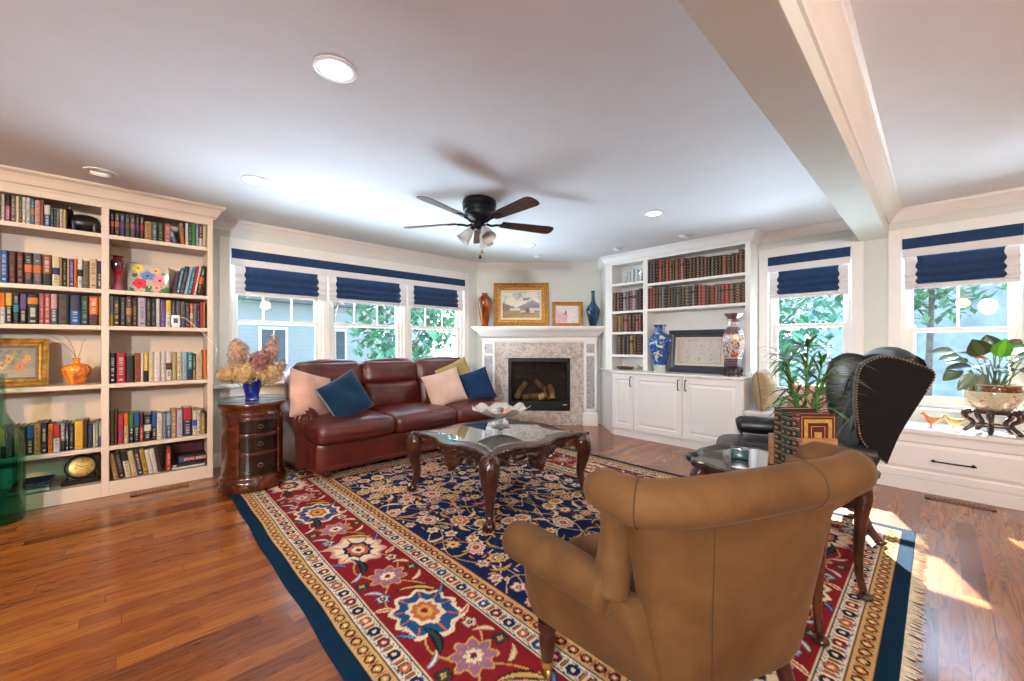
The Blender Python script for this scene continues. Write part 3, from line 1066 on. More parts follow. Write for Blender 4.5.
put_book(bm_, 'book', 'upright red book with white lettering at end of leaning row, bottom shelf', 'leaning books on the bottom shelf', (.217, 4.535, .1155))
bm_ = book_mesh(.03, .15, .17, hexc(PAL['slate']), spine_rows(hexc(PAL['slate']), hexc(PAL['pale blue']), 'm', rg), rg)
put_book(bm_, 'book', 'short blue grey book tilted left in gap, top shelf, right bay', 'books on the top shelf of the right bay', (.262, 4.54, 2.0805), (0, -.33, 0))
bm_ = book_mesh(.022, .185, .17, hexc(PAL['tan']), spine_rows(hexc(PAL['tan']), hexc(PAL['orange']), 'b', rg), rg)
put_book(bm_, 'book', 'tan book tilted left beside white book, top shelf, right bay', 'books on the top shelf of the right bay', (.3125, 4.54, 2.0767), (0, -.07, 0))

# books lying flat in the right bay: spines towards the room
M_letter_w = simple('white_letter_ink', (.78, .76, .72), .5)
M_letter_o = simple('orange_letter_ink', (.75, .45, .08), .5)


def flat_book(w, h, d, c, rows, loc, label, group, rz=0.0):
    """w thickness, h length along x, d depth"""
    m = book_mesh(w, h, d, c, rows, rg)
    return put_book(m, 'book', label, group, loc, (0, PI / 2, rz))


def text_part(s, size, mat, parent, loc, rot, name='lettering', depth=.0004):
    cu = bpy.data.curves.new(name, 'FONT')
    cu.body = s
    cu.size = size
    cu.extrude = depth
    cu.align_x = 'CENTER'
    cu.align_y = 'CENTER'
    tmp = bpy.data.objects.new(name, cu)
    COL.objects.link(tmp)
    dg = bpy.context.evaluated_depsgraph_get()
    me = bpy.data.meshes.new_from_object(tmp.evaluated_get(dg))
    bpy.data.objects.remove(tmp)
    me.materials.clear()
    me.materials.append(mat)
    o = bpy.data.objects.new(name, me)
    COL.objects.link(o)
    o.parent = parent
    o.location = loc
    o.rotation_euler = rot
    return o


GB = 'flat stack on the bottom shelf'
wh, bk = hexc(PAL['white']), hexc(PAL['black'])
flat_book(.018, .225, .2, wh, [(0, 1, wh, 0, None)], (.238, 4.525, .125), 'thin white book lying flat under the dark books, bottom shelf', GB)
flat_book(.022, .215, .2, hexc(PAL['charcoal']), [(0, .1, wh, 0, None), (.1, 1, hexc(PAL['charcoal']), 0, None)], (.246, 4.528, .1455), 'charcoal book lying flat in middle of flat stack, bottom shelf', GB)
dk, rd = hexc('#171417'), hexc('#a5262c')
dog = MB()
dog.rbox((0, 0, 0), (.097, .09, .034), .008, 4, col=dk)
dog.box(-.06, .0975, -.0925, -.0895, -.016, .014, 0, rd)
dog.box(-.094, -.06, -.0925, -.0895, -.02, .016, 0, hexc('#35568f'))
dog.box(-.095, .0975, -.085, .0905, -.026, .026, 0, PAGE)
dogo = dog.build('book', M_book)
dogo.location = (.378, 4.622, .1915)
tag(dogo, 'thick black book with red band lettered DOG BIBLE lying on flat stack', 'book', GB)
text_part('DOG BIBLE', .031, M_letter_w, dogo, (.018, -.0935, -.001), (PI / 2, 0, 0))
mr = book_mesh(.012, .2, .245, hexc(PAL['maroon']), [(0, 1, hexc(PAL['maroon']), 0, None)], rg)
put_book(mr, 'book', 'tall maroon book standing behind the flat stack, bottom shelf', GB, (.47, 4.722, .1155), (0, 0, PI / 2))
# small flat stack left bay, bottom shelf
for k, (w, h, c, a, lab) in enumerate(((.024, .20, 'white', 'pale blue', 'white book lying flat at bottom of small stack behind green bottle'),
                                       (.026, .19, 'slate', 'navy', 'blue grey book lying flat in middle of small stack behind bottle'),
                                       (.022, .18, 'navy', 'tan', 'navy book lying flat on top of small stack behind bottle'))):
    flat_book(w, h, .19, hexc(PAL[c]), spine_rows(hexc(PAL[c]), hexc(PAL[a]), 'p', rg), (-.66 + .012 * k, 4.53 + .005 * k, (.128, .1535, .178)[k]), lab, 'small flat stack in the left bay', -.03 * k)

# ------------------------------------------------------------------ cream bookcase
bc = thing('bookcase', 'tall cream built-in bookcase of two bays beside the triple window', 'bookcase', (-.17, 4.68, 0))
BX = [-.855, -.81, -.187, -.143, .481, .522]
YB0, YB1 = 4.50, 4.845
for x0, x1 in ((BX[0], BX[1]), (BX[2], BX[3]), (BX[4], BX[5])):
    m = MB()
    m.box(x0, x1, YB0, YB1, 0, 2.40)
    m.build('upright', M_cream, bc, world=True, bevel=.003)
m = MB()
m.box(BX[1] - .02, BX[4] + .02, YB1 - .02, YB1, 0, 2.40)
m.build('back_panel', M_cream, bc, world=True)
m = MB()
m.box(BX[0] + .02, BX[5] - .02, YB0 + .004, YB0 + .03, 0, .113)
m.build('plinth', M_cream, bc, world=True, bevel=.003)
m = MB()
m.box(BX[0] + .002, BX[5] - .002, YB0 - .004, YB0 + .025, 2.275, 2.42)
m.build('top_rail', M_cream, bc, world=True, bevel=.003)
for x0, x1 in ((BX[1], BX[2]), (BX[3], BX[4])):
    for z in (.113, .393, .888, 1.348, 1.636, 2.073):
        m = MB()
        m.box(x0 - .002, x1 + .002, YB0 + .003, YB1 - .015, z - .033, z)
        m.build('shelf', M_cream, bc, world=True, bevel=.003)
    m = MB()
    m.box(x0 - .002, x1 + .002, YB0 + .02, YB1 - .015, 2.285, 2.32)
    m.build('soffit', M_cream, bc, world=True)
prof = [(0, -.115), (.012, -.115), (.016, -.10), (.03, -.09), (.045, -.055), (.06, -.03), (.075, -.022), (.085, -.012), (.085, 0), (0, 0)]
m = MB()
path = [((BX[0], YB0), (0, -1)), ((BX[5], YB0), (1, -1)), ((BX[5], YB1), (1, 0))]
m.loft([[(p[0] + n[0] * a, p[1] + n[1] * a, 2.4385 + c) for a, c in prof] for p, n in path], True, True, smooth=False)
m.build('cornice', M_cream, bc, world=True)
# ------------------------------------------------------------------ ornaments on the cream bookcase
def noise2(x, y, s=0):
    """cheap smooth value noise for painted pictures"""
    def h(i, j):
        v = math.sin(i * 127.1 + j * 311.7 + s * 74.7) * 43758.5453
        return v - math.floor(v)
    i, j = math.floor(x), math.floor(y)
    fx, fy = x - i, y - j
    fx, fy = fx * fx * (3 - 2 * fx), fy * fy * (3 - 2 * fy)
    return (h(i, j) * (1 - fx) + h(i + 1, j) * fx) * (1 - fy) + (h(i, j + 1) * (1 - fx) + h(i + 1, j + 1) * fx) * fy


def fbm(x, y, s=0):
    return .5 * noise2(x, y, s) + .3 * noise2(2.1 * x, 2.1 * y, s + 1) + .2 * noise2(4.3 * x, 4.3 * y, s + 2)


def mixc(a, b, t):
    t = max(0, min(1, t))
    return tuple(p + (q - p) * t for p, q in zip(a[:3], b[:3])) + (1,)


def frame_bars(m, w, h, fw, prof, M=None):
    """mitred picture frame; outer size w x h, bar width fw; prof = [(t 0..1 across the bar, y)] facing -y"""
    rings = []
    for t_, y in prof:
        a = fw * t_
        rings.append([(-w / 2 + a, y, a), (w / 2 - a, y, a), (w / 2 - a, y, h - a), (-w / 2 + a, y, h - a)])
    m.loft(rings, True, False, smooth=False, M=M)
    return m


def framed(name, label, cat, w, h, fw, paint, M, mat_f, liner=None, nx=60, ny=44, group=None, depth=.03, prof=None, mat_art=None):
    r = thing(name, label, cat, M.translation, 0, group)
    prof = prof or [(0, 0), (0, -depth), (.12, -depth * 1.1), (.3, -depth * .8), (.45, -depth * .95), (.7, -depth * .55), (.85, -depth * .6), (1, -depth * .35), (1, 0)]
    frame_bars(MB(), w, h, fw, prof, M)
    m = MB()
    frame_bars(m, w, h, fw, prof, M)
    m.build('frame', mat_f, r, world=True)
    iw, ih, lw = w - 2 * fw, h - 2 * fw, 0
    if liner:
        lw, lm = liner
        m = MB()
        frame_bars(m, iw, ih, lw, [(0, 0), (0, -.012), (.8, -.012), (1, -.006), (1, 0)], M @ T(0, 0, fw))
        m.build('liner', lm, r, world=True)
    X, Z = iw / 2 - lw, fw + lw
    m = MB()
    m.box(-w / 2 + .004, w / 2 - .004, -.003, .0, .004, h - .004, M=M)
    m.build('backing', M_bronze, r, world=True)
    m = MB()
    m.grid(lambda u, v: (-X + 2 * X * u, -.0065, Z + (h - 2 * Z) * v), nx, ny, col=paint, smooth=False, M=M)
    m.build('picture', mat_art or M_art, r, world=True)
    return r


# dark carved animal
m = MB()
an = thing('animal_figurine', 'dark carved wooden animal figurine on the top shelf, left bay', 'figurine', (-.285, 4.64, 2.074))
body = [(-.09, .080, .03, .040), (-.065, .080, .052, .060), (-.02, .083, .058, .066), (.03, .085, .058, .066), (.068, .080, .05, .060), (.088, .072, .03, .044)]
m.loft([[(x, cos(a) * ry, z + sin(a) * rz) for a in [2 * PI * k / 14 for k in range(14)]] for x, z, ry, rz in body], True, True)
for x, y in ((-.06, -.03), (-.06, .03), (.055, -.03), (.055, .03)):
    m.tube([(x, y, .08), (x + .004, y, .04), (x, y, .012), (x - .004, y, 0)], [.024, .018, .014, .017], 8)
m.tube([(-.07, 0, .10), (-.082, 0, .125), (-.085, 0, .15), (-.092, 0, .17)], [.038, .03, .026, .02], 10)
m.ball((-.088, 0, .163), .03, .022, .02, 10)
m.tube([(-.1, 0, .16), (-.115, 0, .135), (-.115, 0, .07), (-.112, 0, .0)], [.017, .013, .012, .014], 8)
for s in (-1, 1):
    m.tube([(-.08, s * .018, .172), (-.076, s * .032, .182), (-.07, s * .036, .178)], [.008, .009, .003], 6)
m.tube([(.085, 0, .09), (.097, 0, .07), (.097, 0, .04)], [.008, .006, .004], 6)
m.build('carved_body', simple('ebony', (.012, .008, .008), .3, var=.4, scale=30, bump=.3, bscale=60), an)
mm = MB()
for s in (-1, 1):
    mm.tube([(-.11, s * .02, .15), (-.128, s * .025, .135), (-.135, s * .02, .15)], [.004, .003, .001], 6)
mm.build('tusk', simple('dark_horn', (.10, .08, .06), .4), an)


def flowers_paint(u, v):
    base = mixc((.16, .13, .10), (.28, .25, .19), fbm(u * 5, v * 5, 3))
    if v < .28:
        base = mixc((.33, .27, .20), (.25, .2, .15), fbm(u * 7, v * 7, 5))
    for cx, cy, r, c in ((.62, .36, .14, (.62, .17, .04)), (.80, .66, .10, (.70, .30, .03)), (.74, .55, .08, (.66, .26, .06)), (.35, .62, .15, (.55, .28, .12)), (.2, .4, .13, (.6, .4, .2)), (.5, .75, .1, (.3, .3, .1))):
        a = math.atan2(v - cy, u - cx)
        d = math.hypot((u - cx) * 1.3, v - cy) / (r * (1 + .14 * cos(7 * a)))
        if d < 1:
            base = mixc((.16, .10, .02), c, d * 3 - .4) if d < .5 else mixc(c, tuple(k * .75 for k in c), (d - .5) * 1.6)
    if fbm(u * 9, v * 9, 8) > .62 and v > .35 and u < .7:
        base = mixc(base, (.07, .10, .05), .7)
    return base


framed('flower_painting', 'gold framed painting of orange flowers on the fourth shelf, left bay', 'painting', .33, .355, .058, flowers_paint, T(-.639, 4.66, .8895) @ RX(-.13),
       simple('antique_gilt', (.52, .30, .07), .32, .7, var=.45, scale=25, bump=.3, bscale=90), (.010, M_mahog), group=None)
pr = MB()

# amber glass vase with twigs
t = NT('amber_art_glass')
_f = t.noise(t.mapped((9, 9, 5)), 1.0, 3, .6, 2.0)
t.base(t.ramp(_f, [(.28, '#1d2a55'), (.36, '#a34a12'), (.46, '#c8641a'), (.56, '#d9a23a'), (.68, '#c05a1c'), (.8, '#e0c67a')]))
t.set(Roughness=.08, Coat_Weight=.6, Subsurface_Weight=.0)
M_amberglass = t.m
av = thing('amber_vase', 'squat orange art glass vase with dry twigs, fourth shelf, left bay', 'vase', (-.328, 4.645, .8885))
m = MB()
m.lathe([(.044, .0), (.050, .004), (.066, .05), (.082, .098), (.084, .115), (.076, .138), (.048, .156), (.023, .164), (.019, .176), (.019, .193), (.025, .205), (.021, .206), (.015, .19), (.014, .17), (.05, .15), (.07, .11), (.04, .01)], 28, caps=False)
m.build('vase_body', M_amberglass, av)
m = MB()
for pts in (((0, 0, .17), (-.02, -.01, .25), (-.08, -.03, .33), (-.13, -.05, .375), (-.19, -.06, .385)), ((0, .004, .17), (-.012, -.02, .26), (-.035, -.03, .34), (-.06, -.04, .375), (-.09, -.045, .395)), ((0, 0, .17), (.02, .02, .26), (.03, .02, .32), (.05, .03, .36))):
    m.tube(catmull(pts, 5), lerp_list([.0022, .0012], 5 * (len(pts) - 1) + 1), 5)
m.build('twigs', M_bark if False else simple('dry_twig', (.20, .12, .06), .8, var=.3), av)

# desk clock
ck = thing('desk_clock', 'round brass-faced clock on a dark base, bottom shelf, left bay', 'clock', (-.3, 4.62, .1135))
m = MB()
m.box(-.105, .105, -.045, .045, 0, .022)
m.box(-.09, .09, -.035, .035, .022, .036)
m.build('clock_base', M_bronze, ck, bevel=.004)
CM = T(0, -.005, .125) @ RX(PI / 2 - .25)
m = MB()
m.lathe([(.088, -.025), (.092, -.01), (.092, .012), (.084, .02), (.074, .02), (.072, .008), (.072, -.0)], 32, M=CM)
m.build('clock_case', M_bronze, ck)
m = MB()
m.lathe([(.073, .006), (.06, .009), (.02, .0095), (.001, .0095)], 32, M=CM, caps=False)
m.build('dial', simple('old_brass_dial', (.26, .17, .045), .35, .75, var=.4, scale=40), ck)
m = MB()
m.box(-.002, .002, -.005, .05, .011, .0125, M=CM @ RZ(.9))
m.box(-.002, .002, -.005, .036, .011, .0125, M=CM @ RZ(-1.3))
for k in range(12):
    m.box(-.0015, .0015, .056, .066, .0095, .0108, M=CM @ RZ(k * PI / 6))
m.build('hands', M_black, ck)
m = MB()
m.tube([(.07 + .035 * cos(a), .01, .185 + .03 * sin(a)) for a in [PI * k / 10 - .9 for k in range(16)]], .004, 6)
m.tube([(-.07, .0, .02), (-.075, .0, .06), (-.05, .005, .09)], .006, 6)
m.tube([(.07, .0, .02), (.075, .0, .06), (.05, .005, .09)], .006, 6)
m.build('ring_handle', M_bronze, ck)

# ruby vase
t = NT('ruby_glass')
sp = t.n('SeparateXYZ')
t.l(t.coord(), sp.inputs[0])
_z = t.math('ADD', sp.outputs[2], t.math('MULTIPLY', t.noise(t.coord(), 12, 2), .05))
t.base(t.ramp(t.math('MULTIPLY', _z, 3.2), [(.10, '#a8606a'), (.32, '#a03040'), (.5, '#b0121e'), (.72, '#4a0a10'), (.95, '#6e1216')]))
t.set(Roughness=.06, Coat_Weight=.7)
rv = thing('ruby_vase', 'slender dark red glass vase on the second shelf, right bay', 'vase', (-.098, 4.62, 1.6365))
m = MB()
m.lathe([(.034, 0), (.040, .004), (.041, .02), (.030, .055), (.019, .085), (.018, .10), (.026, .14), (.036, .185), (.041, .22), (.040, .245), (.030, .265), (.026, .274), (.044, .288), (.041, .289), (.022, .272), (.035, .24), (.02, .12), (.012, .02)], 28, caps=False)
m.build('vase_body', t.m, rv)

# painted glass plate with flowers
M_plateglass = painted('painted_glass', .12, var=.05, coat=.5)


def glassplate(u, v):
    x, y = u, v
    base = (.48, .41, .33)
    for cx, cy, rx, ry, c in ((.25, .84, .13, .13, (.80, .60, .08)), (.47, .60, .17, .15, (.12, .22, .55)), (.28, .32, .16, .17, (.62, .03, .04)), (.76, .46, .18, .17, (.72, .25, .28)), (.66, .80, .12, .11, (.75, .45, .2)), (.68, .20, .12, .08, (.75, .35, .3)), (.17, .6, .07, .07, (.05, .16, .07)), (.88, .70, .07, .05, (.04, .14, .06))):
        a = math.atan2((y - cy) / ry, (x - cx) / rx)
        d = math.hypot((x - cx) / rx, (y - cy) / ry) / (1 + .12 * cos(5 * a + cx * 9))
        if d < 1:
            return mixc((.02, .02, .04), c, 1) if d > .22 else (.05, .04, .06, 1)
    if y < .24 and noise2(x * 16, y * 9, 4) > .55:
        return (.05, .17, .06, 1)
    return base + (1,)


gp = thing('glass_plate', 'clear glass panel painted with bright flowers, second shelf, right bay', 'plate', (.095, 4.68, 1.6365))
GM = T(0, 0, .0) @ RX(-.18)
m = MB()
m.grid(lambda u, v: (-.135 + .27 * u, -.004 - .012 * (1 - (2 * u - 1) ** 2), .004 + .255 * v), 44, 40, col=glassplate, M=GM)
m.build('painted_panel', M_plateglass, gp, solid=.004)
m = MB()
m.box(-.05, .05, .0, .045, .0, .006)
m.tube([(0, .04, .004), (0, .06, .09), (0, .028, .15)], .004, 6)
m.build('plate_stand', M_black, gp)

# small white device with its cable
dv = thing('white_device', 'small white square device with dark screen in front of books, third shelf', 'device', (.262, 4.512, 1.349))
m = MB()
m.rbox((0, 0, .058), (.030, .007, .046), .005, 4)
m.rbox((0, .004, .006), (.024, .012, .006), .003, 4)
m.build('case', M_ring, dv)
m = MB()
m.box(-.014, .014, -.0085, -.006, .036, .078)
m.build('screen', simple('dark_screen', (.02, .02, .025), .1), dv)
m = MB()
m.tube(catmull([(.27, 4.498, 1.41), (.295, 4.478, 1.432), (.33, 4.472, 1.42), (.40, 4.47, 1.35), (.455, 4.47, 1.288), (.535, 4.476, 1.18), (.552, 4.60, 1.10), (.555, 4.828, .98), (.557, 4.83, .40)], 6), .0024, 6)
cb = m.build('cable', M_ring)
tag(cb, 'thin white cable hanging from the white device down the bookcase side', 'cable')

# recess floor registers
M_reg = wood('register_oak', '#6b3a1c', '#8a4d26', '#a2622f', .35)


def register(loc, rz, label):
    r = thing('floor_register', label, 'floor vent', loc, rz)
    m = MB()
    L, W = .36, .085
    m.box(-L / 2, L / 2, -W / 2, -W / 2 + .018, 0, .006)
    m.box(-L / 2, L / 2, W / 2 - .018, W / 2, 0, .006)
    for x0, x1 in ((-L / 2, -L / 2 + .03), (L / 2 - .03, L / 2)):
        m.box(x0, x1, -W / 2, W / 2, 0, .006)
    for k in range(12):
        x = -L / 2 + .03 + (L - .06) * (k + .5) / 12
        m.box(x - .006, x + .006, -W / 2, W / 2, 0, .006)
    m.build('grille', M_reg, r)
    m = MB()
    m.box(-L / 2 + .01, L / 2 - .01, -W / 2 + .01, W / 2 - .01, .0002, .0015)
    m.build('duct_opening', M_black, r)
    return r


register((.16, 4.385, .0005), 0, 'wooden floor register before the cream bookcase')
register((4.535, -.11, .0005), PI / 2, 'wooden floor register before the window seat')

# big green glass bottle
t = NT('green_bottle_glass')
sp = t.n('SeparateXYZ')
t.l(t.coord(), sp.inputs[0])
gcol = t.ramp(sp.outputs[2], [(0.0, (.26, .70, .64)), (.40, (.30, .74, .67)), (.46, (.70, .85, .77)), (1.0, (.76, .87, .80))])
tr = t.n('BsdfTransparent')
t.l(gcol, tr.inputs[0])
gl = t.n('BsdfGlossy')
gl.inputs['Roughness'].default_value = .04
lw = t.n('LayerWeight')
lw.inputs[0].default_value = .25
mx = t.n('MixShader')
t.l(t.math('MULTIPLY', lw.outputs['Facing'], .5), mx.inputs[0])
t.l(tr.outputs[0], mx.inputs[1])
t.l(gl.outputs[0], mx.inputs[2])
t.l(mx.outputs[0], t.out.inputs[0])
bt = thing('glass_bottle', 'tall teal green glass bottle standing on the floor at the far left', 'bottle', (-.675, 4.335, 0))
m = MB()
m.lathe([(.105, .002), (.122, .006), (.130, .03), (.131, .30), (.130, .50), (.122, .57), (.095, .64), (.062, .70), (.048, .74), (.044, .80), (.043, .965), (.050, .968), (.053, .985), (.050, 1.003), (.041, 1.003), (.037, .97),
         (.037, .75), (.09, .63), (.122, .5), (.123, .03), (.10, .014), (.002, .03)], 36, caps=False)
m.build('bottle_glass', t.m, bt)
# ------------------------------------------------------------------ white built-in on the right wall
XF, XB, XC = 4.88, 5.155, 4.66
rc = thing('built_in_bookcase', 'white built-in bookcase with crown over a base cabinet on the right wall', 'bookcase', (4.95, 2.3, .853))
CT = .853                                    # top of the counter
Y0, Y1, YD0, YD1, YE0, YE1 = 1.397, 1.452, 2.602, 2.665, 3.135, 3.24
for a, c in ((Y0, Y1), (YD0, YD1)):
    m = MB()
    m.box(XF, XB, a, c, CT, 2.40)
    m.build('upright', M_white, rc, world=True, bevel=.003)
m = MB()
m.prism([(XF, YE0), (XB, YE0), (XB, 3.505), (XF, YE1)], CT, 2.40)
m.build('upright', M_white, rc, world=True, bevel=.003)
m = MB()
m.box(XB - .015, XB + .003, Y0 + .01, 3.30, CT, 2.40)
m.build('back_panel', M_white, rc, world=True)
m = MB()
m.box(XF - .004, XF + .02, Y0 + .003, YE1 - .002, 2.305, 2.42)
m.build('top_rail', M_white, rc, world=True, bevel=.003)
m = MB()
m.box(XF + .012, XB, Y0 + .02, YE0 + .03, 2.315, 2.345)
m.build('soffit', M_white, rc, world=True)
for a, c, zz in ((Y1, YD0, (1.995, 1.662)), (YD1, YE0, (2.045, 1.660, 1.372, 1.062))):
    for z in zz:
        m = MB()
        m.box(XF + .002, XB - .01, a - .003, c + .003, z - .033, z)
        m.build('shelf', M_white, rc, world=True, bevel=.003)
prof = [(0, -.115), (.012, -.115), (.016, -.10), (.03, -.09), (.045, -.055), (.06, -.03), (.07, -.022), (.08, -.012), (.08, 0), (0, 0)]
m = MB()
c45 = .4142
path = [((XB, Y0), (0, -1)), ((XF, Y0), (-1, -1)), ((XF, YE1), (-1, c45)), ((XB, 3.515), (-.7071, .7071))]
m.loft([[(p[0] + n[0] * a, p[1] + n[1] * a, 2.4385 + c) for a, c in prof] for p, n in path], True, True, smooth=False)
m.build('cornice', M_white, rc, world=True)

cb = thing('base_cabinet', 'white base cabinet with three panelled doors under the built-in bookcase', 'cabinet', (4.9, 2.3, 0))
m = MB()
m.prism([(XC + .004, Y0 + .002), (XB, Y0 + .002), (XB, 3.50), (5.13, 3.50), (XC + .004, 2.985)], .09, CT - .03)
m.build('carcass', M_white, cb, world=True, bevel=.002)
m = MB()
m.prism([(XC + .012, Y0 + .004), (XB - .01, Y0 + .004), (XB - .01, 3.48), (5.11, 3.48), (XC + .012, 2.98)], 0, .09)
m.build('toe_kick', M_white, cb, world=True)
m = MB()
m.prism([(XC - .028, Y0 - .004), (XB, Y0 - .004), (XB, 3.512), (5.12, 3.512), (XC - .028, 2.995)], CT - .03, CT)
m.build('countertop', M_white, cb, world=True, bevel=.006)


def panel_front(m, x, a, c, z0, z1, fw, th=.02):
    """raised panel front lying in the plane x, facing -x: frame, bevelled field"""
    def rect(d, xx):
        return [(xx, a + d, z0 + d), (xx, c - d, z0 + d), (xx, c - d, z1 - d), (xx, a + d, z1 - d)]
    rings = [rect(0, x), rect(0, x - th), rect(fw, x - th), rect(fw + .006, x - th + .009), rect(fw + .014, x - th + .010), rect(fw + .04, x - th + .001), rect(fw + .042, x - th + .001)]
    m.loft(rings, True, True, smooth=False)
    return m


for a, c, hy, nm in ((2.672, 2.975, 2.705, ''), (2.047, 2.664, 2.085, ''), (1.405, 2.039, 2.000, '')):
    m = MB()
    panel_front(m, XC + .004, a, c, .105, CT - .042, .062)
    d = m.build('door', M_white, cb, world=True)
    d_parent = d
    m = MB()
    xx = XC - .016
    m.tube(catmull([(xx, hy, .665), (xx - .02, hy, .668), (xx - .026, hy, .685), (xx - .026, hy, .765), (xx - .02, hy, .782), (xx, hy, .785)], 4), .006, 8)
    for z in (.665, .785):
        m.ball((xx - .001, hy, z), .006, .009, .009, 8)
    m.v = [tuple(Vector(p) - cb.location) for p in m.v]
    m.build('door_handle', M_black, d)

# leather bound sets
RSH = {'A': 'upper long shelf, white built-in bookcase', 'B': 'lower long shelf, white built-in bookcase', 'C': 'second narrow shelf, white built-in bookcase',
       'D': 'third narrow shelf, white built-in bookcase', 'E': 'fourth narrow shelf, white built-in bookcase'}
for key, (z, row) in BOOKS_R.items():
    z = {'A': 1.995, 'B': 1.662, 'C': 1.660, 'D': 1.372, 'E': 1.062}[key]
    rg = random.Random('r' + key)
    for i, it in enumerate(row):
        y1, y0, h, c = it[:4]
        h = min(h, {'A': .308, 'B': .296, 'C': .29, 'D': .25, 'E': .265}[key])
        lab = c + ' leather book with gilt spine bands, ' + NTH[i + 1] + ' from left, ' + RSH[key]
        col = tuple(q_ * .9 for q_ in jit(hexc(PAL[c]), rg, .1)[:3]) + (1,)
        bm_ = book_mesh((y1 - y0) * .97, h, .19, col, leather_rows(col, rg), rg, .006)
        put_book(bm_, 'book', lab, 'leather books on the ' + RSH[key].split(',')[0], (4.905 + rg.uniform(-.003, .004), (y0 + y1) / 2, z + .0005), (0, 0, -PI / 2))

# clear glass arched ornament on the top narrow shelf
t = NT('frosted_crystal')
t.base(t.ramp(t.noise(t.coord(), 6, 2), [(.3, (.62, .66, .68)), (.7, (.78, .82, .84))]))
t.set(Roughness=.12, Coat_Weight=.5, Transmission_Weight=.35)
M_crys = t.m
gl_ = thing('glass_ornament', 'stepped clear glass ornament on dark base, top narrow shelf, built-in bookcase', 'ornament', (5.0, 2.875, 2.0455), -PI / 2)
m = MB()
m.box(-.15, .15, -.05, .05, 0, .012)
m.build('ornament_base', M_black, gl_, bevel=.002)
for k, (x, h) in enumerate(((-.115, .10), (-.06, .155), (.0, .185), (.06, .17), (.115, .125))):
    m = MB()
    w = .024
    pl = [(-w, 0), (w, 0)] + [(w * cos(a), h - w + w * sin(a)) for a in [PI * j / 8 for j in range(9)]]
    m.prism(pl, -.03, .03, M=T(x, 0, .012) @ Matrix(((1, 0, 0, 0), (0, 0, -1, 0), (0, 1, 0, 0), (0, 0, 0, 1))))
    m.build('glass_panel', M_crys, gl_, bevel=.002)

# wooden tray and driftwood on the lowest narrow shelf
ty = thing('wooden_tray', 'small brown oval wooden tray on the counter, left bay of built-in bookcase', 'tray', (5.0, 3.0, CT + .0005))
m = MB()
m.lathe([(.075, 0), (.09, .01), (.10, .035), (.095, .037), (.083, .014), (.002, .012)], 28, sx=.8, sy=1.25)
m.build('tray_bowl', wood('walnut', '#3a2112', '#5c3820', '#7c5230', .4), ty)
sh = thing('driftwood_figure', 'small knobbly pale brown driftwood figure on the counter by the divider', 'ornament', (5.0, 2.765, CT + .0005))
m = MB()
m.tube([(0, .05, .016), (.01, .01, .03), (0, -.03, .026), (.01, -.055, .016)], [.012, .02, .018, .008], 8)
m.tube([(0, .0, .03), (-.01, .02, .055), (0, .05, .06)], [.012, .009, .004], 8)
m.tube([(0, -.02, .02), (.01, -.04, .045), (0, -.03, .065)], [.012, .008, .003], 8)
m.tube([(0, .02, .016), (-.03, .015, .01), (-.05, 0, .004)], [.01, .007, .004], 8)
m.tube([(0, -.02, .016), (.03, -.015, .01), (.045, 0, .004)], [.01, .007, .004], 8)
m.build('driftwood', simple('driftwood', (.30, .22, .13), .7, var=.4, scale=40, bump=.4), sh)

# blue and white vase
t = NT('blue_white_porcelain')
_v = t.n('TexVoronoi', feature='F1')
_v.inputs['Scale'].default_value = 26
_nz = t.n('TexNoise')
_nz.inputs['Scale'].default_value = 14
t.l(t.coord(), _nz.inputs['Vector'])
_mx = t.mix(.12, t.coord(), _nz.outputs['Color'])
t.l(_mx, _v.inputs['Vector'])
sp = t.n('SeparateXYZ')
t.l(t.coord(), sp.inputs[0])
patt = t.ramp(_v.outputs['Distance'], [(.0, '#c8d4e0'), (.22, '#5a82bd'), (.34, '#1f4f9c'), (.6, '#173f86')])
_n2 = t.noise(t.coord(), 9, 3, .6, .8)
fl_ = t.ramp(_n2, [(.56, (0, 0, 0)), (.60, (1, 1, 1))])
patt2 = t.mix(fl_, patt, '#c2cbb2')
t.base(t.mix(t.ramp(sp.outputs[2], [(.07, (1, 1, 1)), (.085, (0, 0, 0))], 'CONSTANT'), patt2, '#b9c6b4'))
t.set(Roughness=.1, Coat_Weight=.6)
bv = thing('blue_vase', 'tall blue and white porcelain vase on the counter beside the framed map', 'vase', (4.90, 2.44, CT + .0005))
m = MB()
m.lathe([(.075, 0), (.078, .005), (.078, .07), (.080, .09), (.098, .17), (.128, .27), (.145, .35), (.142, .40), (.12, .455), (.075, .50), (.060, .525), (.058, .56), (.062, .575), (.085, .592), (.086, .598), (.078, .598), (.05, .57), (.05, .53), (.10, .46), (.12, .36), (.06, .05), (.002, .04)], 36, caps=False, sx=.86, sy=.98)
m.build('vase_body', t.m, bv)

# framed old map


def map_paint(u, v):
    base = mixc((.60, .53, .44), (.50, .45, .40), fbm(u * 4, v * 4, 11))
    if u < .04 or u > .96 or v < .05 or v > .95:
        return (.62, .54, .42, 1)
    if u < .055 or u > .945 or v < .075 or v > .925:
        return (.33, .29, .25, 1)
    f = fbm(u * 6 + 3, v * 5, 12)
    if abs(f - .5) < .018:
        return (.33, .30, .27, 1)
    if noise2(u * 60, v * 40, 13) > .86:
        return mixc(base, (.35, .33, .3), .7)
    return mixc(base, (.52, .50, .47), .6 if f > .5 else 0)


